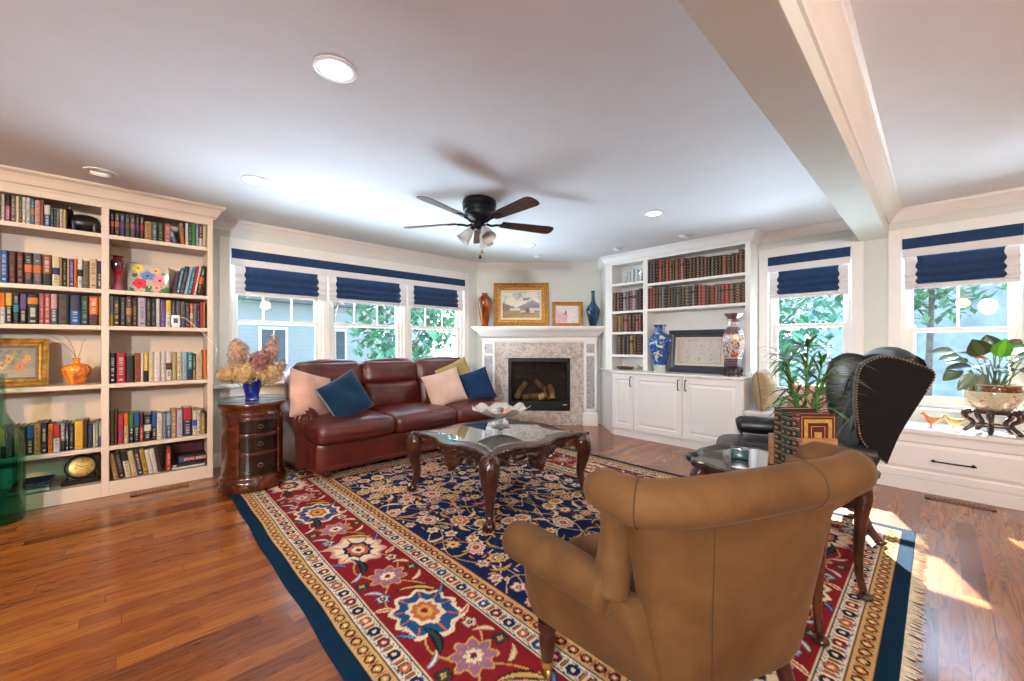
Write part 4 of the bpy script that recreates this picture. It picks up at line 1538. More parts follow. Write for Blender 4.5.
M_bframe = simple('blue_black_frame', (.035, .042, .055), .35, .1, var=.25)
M_print = painted('old_print', .12, var=.03)
framed('framed_map', 'old pale map in wide blue-black frame on the built-in counter', 'framed map', .755, .525, .088, map_paint, T(4.965, 1.985, CT + .001) @ RZ(-PI / 2) @ RX(-.10),
       M_bframe, (.012, simple('cream_mount', (.62, .52, .38), .7)), 90, 60, mat_art=M_print)

# patterned vase on its stand
t = NT('imari_porcelain')
sp = t.n('SeparateXYZ')
t.l(t.coord(), sp.inputs[0])
_a = t.noise(t.coord(), 20, 3, .6, .5)
flor = t.ramp(_a, [(.36, '#2b3b63'), (.41, '#b3aea4'), (.50, '#c7beb2'), (.56, '#8c3a2e'), (.62, '#b3563e'), (.68, '#b9a58f')], 'CONSTANT')
w_ = t.n('TexWave', wave_type='BANDS', bands_direction='Z')
w_.inputs['Scale'].default_value = 18
w_.inputs['Distortion'].default_value = 1.5
t.l(t.coord(), w_.inputs['Vector'])
band = t.ramp(w_.outputs['Fac'], [(.0, '#2a2f4c'), (.35, '#7e2f2a'), (.6, '#b59f92'), (.85, '#3a3550')], 'CONSTANT')
msk = t.ramp(sp.outputs[2], [(0, (1, 1, 1)), (.08, (0, 0, 0)), (.335, (1, 1, 1)), (.405, (0, 0, 0)), (.46, (1, 1, 1))], 'CONSTANT')
t.base(t.mix(msk, flor, band))
t.set(Roughness=.12, Coat_Weight=.5)
vs_ = thing('vase_stand', 'dark carved wooden stand under the patterned vase', 'stand', (4.79, 1.54, CT + .0005))
m = MB()
m.lathe([(.072, .085), (.078, .09), (.078, .102), (.07, .108), (.002, .108)], 24)
m.lathe([(.045, .02), (.075, .022), (.075, .032), (.045, .032)], 24)
m.build('stand_top', M_mahog, vs_)
for k in range(5):
    a = 2 * PI * k / 5 + .3
    m = MB()
    m.tube(catmull([(cos(a) * .07, sin(a) * .07, .095), (cos(a) * .088, sin(a) * .088, .07), (cos(a) * .072, sin(a) * .072, .035), (cos(a) * .085, sin(a) * .085, .006), (cos(a) * .09, sin(a) * .09, .012)], 4), .010, 6)
    m.build('stand_leg', M_mahog, vs_)
iv = thing('patterned_vase', 'tall red and white patterned porcelain vase at the right end of the counter', 'vase', (4.79, 1.54, CT + .109))
m = MB()
m.lathe([(.060, 0), (.064, .006), (.066, .03), (.075, .08), (.090, .16), (.098, .25), (.094, .32), (.080, .37), (.058, .405), (.050, .42), (.050, .49), (.056, .505), (.085, .545), (.086, .55), (.08, .55), (.045, .5), (.045, .42), (.085, .33), (.05, .03), (.002, .03)], 8, caps=False, smooth=False, sx=1.18, sy=1.18)
m.build('vase_body', t.m, iv, bevel=.003)
iv.scale = (1, 1, 1.05)
# ------------------------------------------------------------------ corner fireplace
q = math.sqrt(.5)
FPM = T(4.34 + .165 * q, 4.34 - .165 * q, 0) @ RZ(-PI / 4)      # x along the wall (to the right), -y out into the room
t = NT('pale_granite')
n1 = t.noise(t.coord(), 14, 5, .7, .8)
n2 = t.noise(t.coord(), 70, 3, .7)
c1 = t.ramp(n1, [(.3, (.24, .22, .23)), (.42, (.42, .38, .36)), (.55, (.60, .54, .50)), (.7, (.66, .62, .58))])
c2 = t.ramp(n2, [(.34, (.35, .33, .33)), (.5, (1, 1, 1))])
t.base(t.mix(.75, c1, c2, 'MULTIPLY'))
t.set(Roughness=.22, Coat_Weight=.2)
M_gran = t.m
t = NT('grey_granite')
n2 = t.noise(t.coord(), 90, 4, .75)
t.base(t.ramp(n2, [(.36, (.12, .12, .14)), (.5, (.36, .36, .38)), (.62, (.62, .62, .64))]))
t.set(Roughness=.25)
M_gran2 = t.m
fp = thing('fireplace', 'white mantel fireplace with granite surround and gas insert in the corner', 'fireplace', (FPM @ Vector((0, -.1, 0))), -PI / 4)
s0 = .165                                                     # centre of the local frame


def fpart(m, name, mat, parent=None, **kw):
    m.v = [tuple((T(*fp.location) @ RZ(-PI / 4)).inverted() @ (FPM @ Vector(p))) for p in m.v]
    return m.build(name, mat, parent or fp, **kw)


def S(s):
    return s - s0


for a, c in ((-.625, -.43), (.885, 1.08)):
    m = MB()
    a, c = S(a), S(c)
    w = .038
    for x0, x1 in ((a, a + w), (c - w, c)):
        m.box(x0, x1, -.18, -.012, .19, 1.24)
    for z0, z1 in ((.19, .25), (1.03, 1.075), (1.21, 1.25)):
        m.box(a, c, -.18, -.012, z0, z1)
    m.box(a + .01, c - .01, -.165, -.012, .19, 1.24)
    fpart(m, 'pilaster', M_white, bevel=.003)
    m = MB()
    m.box(a + w - .002, c - w + .002, -.172, -.163, .25, 1.03)
    m.box(a + w - .002, c - w + .002, -.172, -.163, 1.075, 1.21)
    fpart(m, 'granite_inlay', M_gran2)
    m = MB()
    m.box(a - .012, c + .012, -.197, -.012, 0, .185)
    m.box(a - .006, c + .006, -.19, -.012, .185, .197)
    fpart(m, 'plinth_block', M_white, bevel=.004)
m = MB()
m.box(S(-.43), S(.885), -.17, -.012, 1.225, 1.37)
m.box(S(-.63), S(1.085), -.186, -.012, 1.25, 1.375)
fpart(m, 'frieze', M_white, bevel=.003)
m = MB()
pr = [(0, 1.30), (.0, 1.315), (.012, 1.32), (.025, 1.335), (.045, 1.365), (.075, 1.395), (.105, 1.41), (.112, 1.42), (.112, 1.435)]
rings = []
for d, z in pr:
    rings.append([(S(-.63) - d, -.012, z), (S(-.63) - d, -.186 - d, z), (S(1.085) + d, -.186 - d, z), (S(1.085) + d, -.012, z)])
m.loft(rings, True, True, smooth=False)
fpart(m, 'cove_moulding', M_white)
m = MB()
m.box(S(-.765), S(1.17), -.325, -.012, 1.435, 1.467)
fpart(m, 'mantel_shelf', M_white, bevel=.005)
m = MB()
FX0, FX1, FZ0, FZ1 = S(-.235), S(.685), .215, 1.0
m.box(S(-.43), FX0, -.15, -.012, 0, 1.226)
m.box(FX1, S(.885), -.15, -.012, 0, 1.226)
m.box(FX0, FX1, -.15, -.012, FZ1, 1.226)
m.box(FX0, FX1, -.15, -.012, 0, FZ0)
fpart(m, 'granite_surround', M_gran)
m = MB()
e = .045
m.box(FX0, FX0 + e, -.165, -.05, FZ0, FZ1)
m.box(FX1 - e, FX1, -.165, -.05, FZ0, FZ1)
m.box(FX0 + e, FX1 - e, -.165, -.05, FZ1 - .06, FZ1)
m.box(FX0 + e, FX1 - e, -.165, -.05, FZ0, FZ0 + .14)
m.box(FX0 + e, FX1 - e, -.172, -.165, FZ0 + .045, FZ0 + .058)
ff = fpart(m, 'firebox_frame', M_black, bevel=.003)
m = MB()
m.box(FX1 - .11, FX1 - .05, -.1665, -.165, FZ0 + .085, FZ0 + .095)
fpart(m, 'maker_plate', M_ring)
m = MB()
x0, x1 = FX0 + e - .002, FX1 - e + .002
z0, z1 = FZ0 + .12, FZ1 - .05
for B in ((x0, x1, -.022, -.014, z0, z1), (x0, x0 + .01, -.13, -.014, z0, z1), (x1 - .01, x1, -.13, -.014, z0, z1), (x0, x1, -.13, -.014, z1 - .01, z1), (x0, x1, -.13, -.014, z0, z0 + .03)):
    m.box(*B)
fpart(m, 'firebox_lining', simple('soot_lining', (.035, .03, .028), .7, var=.4, scale=14))
m = MB()
m.box(FX0 + e - .002, FX1 - e + .002, -.142, -.139, FZ0 + .13, FZ1 - .055)
fpart(m, 'glass_front', glass('fire_glass', (.78, .76, .74), reflect=.9))
M_log = NT('ceramic_log')
_n = M_log.noise(M_log.mapped((30, 30, 8)), 1.0, 4)
M_log.base(M_log.ramp(_n, [(.3, (.10, .055, .03)), (.5, (.33, .19, .09)), (.7, (.52, .33, .17))]))
M_log.set(Roughness=.85)
M_log.bump(_n, .5, .01)
M_log = M_log.m
zb = z0 + .03
for pts, r in ((((-.30, -.10, zb + .03), (-.24, -.08, zb + .14), (-.15, -.06, zb + .27)), (.042, .045, .035)),
               (((-.02, -.06, zb + .30), (.06, -.075, zb + .22), (.15, -.09, zb + .15)), (.03, .035, .032)),
               (((.02, -.115, zb + .045), (.08, -.10, zb + .06), (.15, -.08, zb + .09)), (.055, .06, .05)),
               (((.24, -.11, zb + .03), (.235, -.09, zb + .12), (.20, -.07, zb + .23)), (.045, .05, .04)),
               (((-.20, -.05, zb + .035), (0, -.045, zb + .05), (.22, -.05, zb + .04)), (.04, .045, .04))):
    m = MB()
    m.tube(catmull(pts, 4), lerp_list(list(r), 9), 10)
    m.v = [(p[0] + .02, p[1], p[2]) for p in m.v]
    fpart(m, 'log', M_log)

# things on the mantel shelf
MZ = 1.4675


def onmantel(s, out):
    return FPM @ T(S(s), -out, MZ)


t = NT('amber_glass')
t.base(t.ramp(t.noise(t.mapped((8, 8, 4)), 1.0, 3, .6, 1.5), [(.3, '#3a1404'), (.5, '#8a3a0a'), (.7, '#b8621a')]))
t.set(Roughness=.07, Coat_Weight=.7)
mv = thing('amber_floor_vase', 'tall amber brown glass vase at the left end of the mantel', 'vase', onmantel(-.585, .17).translation)
mv.name = 'amber_mantel_vase'
m = MB()
m.lathe([(.045, 0), (.05, .004), (.058, .06), (.082, .20), (.100, .32), (.103, .37), (.09, .42), (.06, .455), (.042, .468), (.040, .485), (.046, .497), (.036, .497), (.034, .47), (.08, .4), (.04, .03), (.002, .03)], 32, caps=False)
m.build('vase_body', t.m, mv)


def landscape(u, v):
    n = fbm(u * 5, v * 5, 21)
    ridge = .40 + .30 * max(0, 1 - abs(u - .80) / .42) ** 1.1 + .05 * (fbm(u * 9, 3, 22) - .5)
    ridge2 = .40 + .18 * max(0, 1 - abs(u - .02) / .34)
    if v > max(ridge, ridge2):
        c = mixc((.30, .42, .52), (.78, .72, .58), (n - .36) * 4.5 + .3 * (v < .75))
        if abs(v - (.72 + .28 * (u - .62))) < .04 and .55 < u < .72:
            c = (.20, .22, .27, 1)
        return c
    if v > .385:
        return mixc((.16, .15, .20), (.34, .32, .36), (v - .38) * 3 + n * .6) if ridge > ridge2 else mixc((.15, .14, .16), (.26, .24, .24), n)
    if v > .29 and .2 < u:
        if .48 < u < .63 and v < .40:
            pass
        else:
            return mixc((.50, .52, .58), (.66, .66, .68), n)
    if .49 < u < .62 and .22 < v < .385:
        return (.52, .20, .10, 1) if v > .29 else (.62, .58, .50, 1)
    if .62 <= u < .72 and .22 < v < .40:
        return (.16, .15, .15, 1)
    if abs(u - .80) < .07 * (1 - (v - .2) / .25) and v > .2:
        return (.62, .60, .48, 1)
    return mixc((.13, .12, .05), (.42, .34, .17), n * 1.5 - .2) if u < .55 or v > .15 else mixc((.36, .20, .11), (.45, .38, .2), n)


def landscape2(u, v):
    if .49 < u < .62 and .22 < v < .36:
        return (.52, .20, .10, 1) if v > .285 else (.62, .58, .50, 1)
    if .62 <= u < .72 and .22 < v < .38:
        return (.16, .15, .15, 1)
    if abs(u - .80) < .07 * (1 - (v - .2) / .25) and .2 < v < .42:
        return (.62, .60, .48, 1)
    return landscape(u, v)


M_liner = simple('cream_liner', (.72, .60, .42), .6, var=.05)
framed('landscape_painting', 'large gilt framed mountain landscape painting on the mantel', 'painting', .83, .665, .105, landscape2, onmantel(-.045, .05) @ RX(-.05), M_gilt, (.03, M_liner), 90, 70, depth=.045)


def petals(u, v):
    n = fbm(u * 5, v * 5, 31)
    c = mixc((.66, .62, .66), (.78, .74, .74), n)
    d = math.hypot((u - .22) * 1.1, v - .12)
    if d < .52 and v < .62 - .3 * (u - .2) and u < .5:
        c = mixc((.62, .30, .42), (.76, .56, .62), fbm(u * 9, v * 9, 33) * 1.6 - .3)
    if math.hypot((u - .43) / .05, (v - .62) / .10) < 1:
        c = (.15, .14, .20, 1)
    if math.hypot((u - .38) / .09, (v - .52) / .05) < 1:
        c = (.34, .25, .30, 1)
    if u > .55 and noise2(u * 8, v * 14, 35) > .66:
        c = mixc(c, (.75, .58, .42), .6)
    return c


framed('flower_print', 'small gilt framed pink watercolour on the mantel right of the landscape', 'painting', .455, .375, .055, petals, onmantel(.655, .05) @ RX(-.05), M_gilt, (.008, M_liner), 60, 50, depth=.035)
t = NT('blue_glaze')
t.base(t.ramp(t.noise(t.mapped((12, 12, 5)), 1.0, 3), [(.35, '#0c1d33'), (.6, '#1f4f78'), (.75, '#3f7aa0')]))
t.set(Roughness=.08, Coat_Weight=.7, Metallic=.2)
bv2 = thing('blue_bottle_vase', 'long-necked glossy blue bottle vase at the right end of the mantel', 'vase', onmantel(1.02, .17).translation)
m = MB()
m.lathe([(.048, 0), (.052, .005), (.062, .06), (.088, .16), (.100, .22), (.098, .25), (.075, .295), (.04, .34), (.026, .38), (.023, .44), (.024, .50), (.030, .525), (.024, .526), (.018, .5), (.018, .38), (.08, .23), (.04, .03), (.002, .03)], 32, caps=False)
m.build('vase_body', t.m, bv2)
# ------------------------------------------------------------------ the rug
RX0, RX1, RY0, RY1 = 0.545, 3.62, 0.09, 4.40
NX, NY = 512, 718
gx = np.linspace(0, RX1 - RX0, NX)
gy = np.linspace(0, RY1 - RY0, NY)
PX, PY = np.meshgrid(gx, gy)
W_, H_ = RX1 - RX0, RY1 - RY0
RC = {k: np.array(hexc(v)[:3]) for k, v in dict(navy='#0f1f48', navy2='#0b1634', teal='#06263d', red='#7d1a21', red2='#6f161d', cream='#dccaa8', tan='#c39c68', rust='#b5613a', mauve='#94657a',
      gold='#c59b50', green='#263f36', sky='#5f7fa6', pink='#c58f85', dark='#1b1820', blue='#1d4a78').items()}
img = np.zeros((NY, NX, 3))
eL, eR, eB, eT = PX, W_ - PX, PY, H_ - PY
E_ = np.minimum(np.minimum(eL, eR), np.minimum(eB, eT))
onside = np.minimum(eL, eR) <= np.minimum(eB, eT)
Tt = np.where(onside, PY - H_ / 2, PX - W_ / 2)
rgn = np.random.RandomState(5)
speck = rgn.rand(NY, NX, 1)


def fillm(mask, c):
    img[mask] = RC[c] if isinstance(c, str) else c


fillm(E_ >= 0, 'navy')
bands = [(0, .062, 'teal'), (.062, .066, 'cream'), (.066, .070, 'dark'), (.070, .136, 'tan'), (.136, .140, 'dark'), (.140, .144, 'red'), (.144, .214, 'cream'), (.214, .218, 'dark'), (.218, .224, 'cream'),
         (.224, .576, 'red'), (.576, .582, 'cream'), (.582, .586, 'dark'), (.586, .656, 'cream'), (.656, .660, 'red'), (.660, .664, 'dark'), (.664, .736, 'tan'), (.736, .740, 'dark'), (.740, .746, 'red')]
for a, c, nm in bands:
    fillm((E_ >= a) & (E_ < c), nm)


def ovals(e0, per, rx, ry, c1, c2):
    k = np.floor(Tt / per)
    t_ = Tt - (k + .5) * per
    d = np.hypot(t_ / rx, (E_ - e0) / ry)
    fillm(d < 1, c1)
    fillm(d < .62, c2)
    fillm(d < .3, 'cream')
    dd = np.hypot((np.abs(t_) - per / 2) / .006, (E_ - e0) / .022)
    fillm(dd < 1, 'rust')


ovals(.103, .062, .024, .022, 'dark', 'gold')
ovals(.700, .062, .024, .022, 'dark', 'rust')


def hexes(e0, per, names):
    k = np.floor(Tt / per).astype(int)
    t_ = Tt - (k + .5) * per
    d = np.maximum(np.abs(t_) / .026, np.abs(t_) / .05 + np.abs(E_ - e0) / .030)
    for i, nm in enumerate(names):
        m_ = (k % len(names)) == i
        fillm(m_ & (d < 1), 'dark')
        fillm(m_ & (d < .82), nm)
        fillm(m_ & (d < .36), 'cream' if nm != 'gold' else 'red')
    z = np.abs(np.abs(t_) - per / 2)
    fillm((z < .009) & (np.abs(E_ - e0) < .018), 'green')
    fillm((z < .004) & (np.abs(E_ - e0) < .024), 'rust')
    fillm(np.abs(np.abs(E_ - e0) - (.026 + .004 * np.sin(t_ * 100))) < .0022, 'sky')


hexes(.179, .086, ['navy', 'rust', 'dark', 'red'])
hexes(.621, .086, ['navy', 'red', 'blue', 'rust'])


def local(cx, cy, R):
    i0, i1 = np.searchsorted(gx, [cx - R, cx + R])
    j0, j1 = np.searchsorted(gy, [cy - R, cy + R])
    return slice(j0, j1), slice(i0, i1)


def rosette(cx, cy, r, n, ang, cols, allow=None, sq=1.0):
    s = local(cx, cy, r * 1.35)
    x, y = PX[s] - cx, PY[s] - cy
    ca, sa = np.cos(ang), np.sin(ang)
    u, v = (x * ca + y * sa), (-x * sa + y * ca) / sq
    a = np.arctan2(v, u)
    d = np.hypot(u, v) / (r * (1 + .16 * np.cos(n * a)))
    sub = img[s]
    ok = np.ones_like(d, bool) if allow is None else allow[s]
    for lim, c in zip((1.12, 1.0, .72, .45, .2), cols):
        sub[(d < lim) & ok] = RC[c]
    sp_ = (np.abs(np.sin(n * a / 2 + PI / 2)) < .12) & (d < .95) & (d > .4) & ok
    sub[sp_] = RC[cols[0]]


def palmette(cx, cy, r, ang, cols, allow=None):
    s = local(cx, cy, r * 1.7)
    x, y = PX[s] - cx, PY[s] - cy
    ca, sa = np.cos(ang), np.sin(ang)
    u, v = (x * ca + y * sa), (-x * sa + y * ca)
    a = np.arctan2(v, u)
    d = np.hypot(u / 1.15, v) / (r * (1 + .10 * np.cos(9 * a) + .22 * np.cos(a) * (np.abs(a) < 1.2)))
    sub = img[s]
    ok = np.ones_like(d, bool) if allow is None else allow[s]
    for lim, c in zip((1.16, 1.0, .62, .46, .28, .13), cols):
        sub[(d < lim) & ok] = RC[c]
    fan = (np.abs(np.sin(4.5 * a)) < .16) & (d > .62) & (d < .98) & ok
    sub[fan] = RC[cols[3]]


def leaf(cx, cy, L, wd, ang, bend, c1, c2, allow=None):
    s = local(cx, cy, L * 1.1)
    x, y = PX[s] - cx, PY[s] - cy
    ca, sa = np.cos(ang), np.sin(ang)
    u, v = (x * ca + y * sa) / L, (-x * sa + y * ca)
    v = v - bend * L * (u * u - .3)
    w2 = wd * np.clip(1 - u * u, 0, 1) ** .8 * (1 - .35 * u)
    ok = (np.abs(u) < 1) if allow is None else (np.abs(u) < 1) & allow[s]
    sub = img[s]
    sub[ok & (np.abs(v) < w2)] = RC[c1]
    sub[ok & (np.abs(v) < w2 * .45) & (np.abs(u) < .85)] = RC[c2]


def vine(pts, wd, c, allow=None):
    P = catmull([(p[0], p[1], 0) for p in pts], 8)
    for a, b_ in zip(P[:-1], P[1:]):
        s = local((a.x + b_.x) / 2, (a.y + b_.y) / 2, (b_ - a).length * .6 + wd * 2)
        x, y = PX[s], PY[s]
        dx, dy = b_.x - a.x, b_.y - a.y
        L2 = dx * dx + dy * dy + 1e-9
        t_ = np.clip(((x - a.x) * dx + (y - a.y) * dy) / L2, 0, 1)
        d = np.hypot(x - a.x - t_ * dx, y - a.y - t_ * dy)
        ok = d < wd
        if allow is not None:
            ok &= allow[s]
        img[s][ok] = RC[c]


rgr = random.Random(11)
inred = (E_ > .226) & (E_ < .574)
infield = E_ > .748
# red border, all four sides
cb_ = .40


def border_pt(side, t_, off=0.0):
    if side == 0:
        return cb_ + off, t_, PI / 2
    if side == 1:
        return W_ - cb_ - off, t_, PI / 2
    if side == 2:
        return t_, cb_ + off, 0
    return t_, H_ - cb_ - off, 0


for side in range(4):
    Lh = H_ if side < 2 else W_
    per = .72
    k = 0
    t_ = .40 if side >= 2 else (1.575 - RY0) - 2 * per
    # vine zigzag
    pts = []
    tt = .25
    while tt < Lh - .2:
        p = border_pt(side, tt, .11 * sin(tt / per * 2 * PI))
        pts.append(p[:2])
        tt += .06
    vine(pts, .0036, 'gold', inred)
    pts = [border_pt(side, .25 + .06 * i, -.11 * sin((.25 + .06 * i) / per * 2 * PI))[:2] for i in range(int((Lh - .45) / .06))]
    vine(pts, .003, 'tan', inred)
    while t_ < Lh - .15:
        if t_ > .1:
            x, y, a = border_pt(side, t_)
            big = k % 2 == 0
            palmette(x, y, .118, a + (0 if k % 2 else PI), ['cream', 'blue' if big else 'cream', 'cream', 'rust', 'gold', 'red'] if big else ['pink', 'cream', 'navy', 'rust', 'cream', 'red'], inred)
            for sgn in (-1, 1):
                x2, y2, _ = border_pt(side, t_ + sgn * .17, .06 * sgn)
                leaf(x2, y2, .10, .022, a + sgn * .5 + .4, .3, 'dark', 'gold' if sgn > 0 else 'green', inred)
                x2, y2, _ = border_pt(side, t_ + sgn * .20, -.10 * sgn)
                rosette(x2, y2, .030, 5, 0, ['dark', 'sky' if sgn > 0 else 'pink', 'cream', 'navy', 'gold'], inred)
                x2, y2, _ = border_pt(side, t_ + sgn * .12, -.135 * sgn)
                leaf(x2, y2, .045, .014, a + 1.1 * sgn, .2, 'cream', 'rust', inred)
                x2, y2, _ = border_pt(side, t_ + sgn * .09, .145 * sgn)
                leaf(x2, y2, .05, .013, a - .7 * sgn, .2, 'navy', 'sky', inred)
        t2_ = t_ + per / 2
        if .1 < t2_ < Lh - .1:
            x, y, a = border_pt(side, t2_)
            rosette(x, y, .078, 8, .2, ['gold', 'mauve', 'mauve', 'cream', 'red2'], inred)
            for sgn in (-1, 1):
                x2, y2, _ = border_pt(side, t2_, .135 * sgn)
                rosette(x2, y2, .028, 4, .6, ['dark', 'green', 'green', 'gold', 'red'], inred)
                x2, y2, _ = border_pt(side, t2_ + .09 * sgn, .12)
                leaf(x2, y2, .05, .012, a + .9 * sgn, .3, 'tan', 'cream', inred)
                x2, y2, _ = border_pt(side, t2_ + .09 * sgn, -.12)
                leaf(x2, y2, .05, .012, a - .9 * sgn, .3, 'sky', 'cream', inred)
        t_ += per
        k += 1
# navy field: vines, palmettes, rosettes and leaves, mirrored left to right
fx0, fx1, fy0, fy1 = .75, W_ - .75, .75, H_ - .75
cx_ = W_ / 2


def both(fn, x, y, ang, *a, **k):
    fn(x, y, ang, *a, **k)
    if abs(x - cx_) > .03:
        fn(2 * cx_ - x, y, PI - ang, *a, **k)


for r in range(16):
    y = fy0 + (fy1 - fy0) * r / 15
    pts = [(cx_ + .06 * i * 1.0, y + .09 * sin(i * .8 + r * 1.7)) for i in range(15)]
    vine(pts, .0032, ('tan', 'cream', 'green')[r % 3], infield)
    vine([(2 * cx_ - p[0], p[1]) for p in pts], .0032, ('tan', 'cream', 'green')[r % 3], infield)
for c in range(6):
    x = cx_ + (fx1 - cx_) * c / 5.5
    pts = [(x + .07 * sin(i * .7 + c), fy0 + .08 * i) for i in range(int((fy1 - fy0) / .08) + 1)]
    vine(pts, .0028, ('cream', 'rust', 'tan')[c % 3], infield)
    vine([(2 * cx_ - p[0], p[1]) for p in pts], .0028, ('cream', 'rust', 'tan')[c % 3], infield)
PALS = [['dark', 'cream', 'rust', 'gold', 'red', 'cream'], ['cream', 'pink', 'cream', 'rust', 'navy', 'gold'], ['tan', 'mauve', 'cream', 'navy', 'gold', 'red'], ['cream', 'rust', 'gold', 'cream', 'red', 'cream'], ['dark', 'tan', 'green', 'cream', 'rust', 'gold']]
ROS = [['dark', 'cream', 'cream', 'rust', 'gold'], ['cream', 'rust', 'pink', 'gold', 'red'], ['navy2', 'pink', 'cream', 'mauve', 'gold'], ['tan', 'gold', 'cream', 'rust', 'navy'], ['dark', 'tan', 'cream', 'red', 'cream']]
ny_, nx_ = 21, 7
for j in range(ny_):
    for i in range(nx_):
        x = cx_ + (fx1 - cx_) * (i + .15 + .5 * (j % 2)) / nx_ + rgr.uniform(-.02, .02)
        y = fy0 + (fy1 - fy0) * (j + .4) / ny_ + rgr.uniform(-.025, .025)
        ang = rgr.uniform(0, 2 * PI)
        z = rgr.random()
        if z < .36:
            P_ = rgr.choice(PALS)
            both(lambda X, Y, A: palmette(X, Y, .041 + .012 * (z * 3), A, P_, infield), x, y, ang)
        elif z < .68:
            P_ = rgr.choice(ROS)
            n = rgr.choice([5, 6, 8])
            both(lambda X, Y, A: rosette(X, Y, .030 + .012 * z, n, A, P_, infield), x, y, ang)
        else:
            c1, c2 = rgr.choice([('tan', 'cream'), ('green', 'gold'), ('rust', 'gold'), ('cream', 'pink'), ('gold', 'rust')])
            both(lambda X, Y, A: leaf(X, Y, .070, .016, A, .45, c1, c2, infield), x, y, ang)
        for q_ in range(2):
            a2 = ang + 2.1 * q_ + .8
            c1, c2 = rgr.choice([('green', 'green'), ('tan', 'tan'), ('sky', 'cream'), ('rust', 'gold'), ('cream', 'cream'), ('gold', 'tan')])
            both(lambda X, Y, A: leaf(X + (.075 * cos(a2) if X > cx_ else -.075 * cos(a2)), Y + .075 * sin(a2), .026, .007, A, .2, c1, c2, infield), x, y, a2 + .5)
        if rgr.random() < .4:
            both(lambda X, Y, A: rosette(X, Y, .016, 5, A, ['dark', 'cream', 'pink', 'rust', 'gold'], infield), x + rgr.uniform(-.09, .09), y + .09, 0)
# wool abrash
img *= (0.86 + .22 * speck)
row = 1 + .06 * np.sin(PY * 37 + np.sin(PY * 11) * 2)
img *= row[..., None]
img = np.clip(img, 0, 1)
# the mesh
zz = .012 + rgn.rand(NY, NX) * .0016
zz[0, :] = zz[-1, :] = .001
zz[:, 0] = zz[:, -1] = .001
edge = .004 * np.sin(PY * 4.3) + .003 * np.sin(PY * 11)
co = np.stack([PX + RX0 + np.where(PX < W_ / 2, edge, -edge) * (np.abs(PX - W_ / 2) / (W_ / 2)) ** 4, PY + RY0, zz], -1).reshape(-1, 3)
jj, ii = np.meshgrid(np.arange(NY - 1), np.arange(NX - 1), indexing='ij')
a0 = (jj * NX + ii).ravel()
quads = np.stack([a0, a0 + 1, a0 + NX + 1, a0 + NX], 1)
rug = thing('area_rug', 'large red and navy oriental rug under the seating group', 'rug', (2.08, 2.25, 0))
me = bpy.data.meshes.new('pile')
me.vertices.add(len(co))
me.vertices.foreach_set('co', (co - np.array([2.08, 2.25, 0])).ravel().astype(np.float32))
me.loops.add(quads.size)
me.loops.foreach_set('vertex_index', quads.ravel().astype(np.int32))
me.polygons.add(len(quads))
me.polygons.foreach_set('loop_start', np.arange(0, quads.size, 4, dtype=np.int32))
me.polygons.foreach_set('loop_total', np.full(len(quads), 4, np.int32))
me.update(calc_edges=True)
at = me.color_attributes.new('Col', 'FLOAT_COLOR', 'POINT')
at.data.foreach_set('color', np.concatenate([img.reshape(-1, 3), np.ones((NX * NY, 1))], 1).ravel().astype(np.float32))
me.materials.append(painted('wool_pile', .95, .4, 500, var=.1, vscale=120, spec=.12))
ro = bpy.data.objects.new('pile', me)
COL.objects.link(ro)
ro.parent = rug
m = MB()
for ye, sg in ((RY0 + .004, -1), (RY1 - .004, 1)):
    x = RX0 + .01
    while x < RX1 - .01:
        L = rgr.uniform(.035, .06)
        dx = rgr.uniform(-.014, .014)
        w = .0035
        m.add([(x - w, ye, .006), (x + w, ye, .006), (x + w * .7 + dx, ye + sg * L, .003), (x - w * .7 + dx, ye + sg * L, .003), (x, ye, .011), (x + dx, ye + sg * L * .9, .006)],
              [(0, 1, 2, 3), (0, 4, 5, 3), (4, 1, 2, 5)], 0, None, True)
        x += .0105
m.v = [tuple(Vector(p) - rug.location) for p in m.v]
fo = m.build('fringe', simple('wool_fringe', (.52, .44, .33), .95, var=.25, scale=40), rug)
fo['kind'] = 'stuff'
# ------------------------------------------------------------------ leather sofa
M_leather = leather('burgundy_leather', '#3d110d', '#5a1b13', .36, .16)
M_welt = simple('leather_welt', '#2a0c0a', .4, var=.2)
sf = thing('leather_sofa', 'burgundy leather three-seat sofa under the triple window', 'sofa', (2.22, 4.2, .0125))
SX0, SX1 = 1.07, 3.37


def spart(m, name, mat=None, parent=None, **kw):
    m.v = [tuple(Vector(p) - sf.location + Vector((0, 0, .0125))) for p in m.v]
    return m.build(name, mat or M_leather, parent or sf, **kw)


m = MB()
m.rbox((2.22, 4.14, .20), (1.075, .46, .12), .03, 8)
bs = spart(m, 'base_frame', sharp=80)
m = MB()
m.rbox((2.22, 4.14, .092), (1.09, .475, .026), .015, 6)
spart(m, 'base_moulding', M_leather, bs)
for k in range(3):
    w = (3.31 - 1.13) / 3
    xc = 1.13 + w * (k + .5)
    m = MB()
    m.rbox((xc, 3.985, .40), (w / 2 + .002, .39, .092), .065, 12, (.0, .03, .035))
    cu = spart(m, 'seat_cushion', sharp=80)
    m = MB()
    h = w / 2
    m.tube(catmull([(xc - h + .01, 3.72, .395), (xc - h + .03, 3.612, .395), (xc - h + .09, 3.585, .395), (xc, 3.563, .395), (xc + h - .09, 3.585, .395), (xc + h - .03, 3.612, .395), (xc + h - .01, 3.72, .395)], 5), .006, 6)
    spart(m, 'cushion_welt', M_welt, cu)
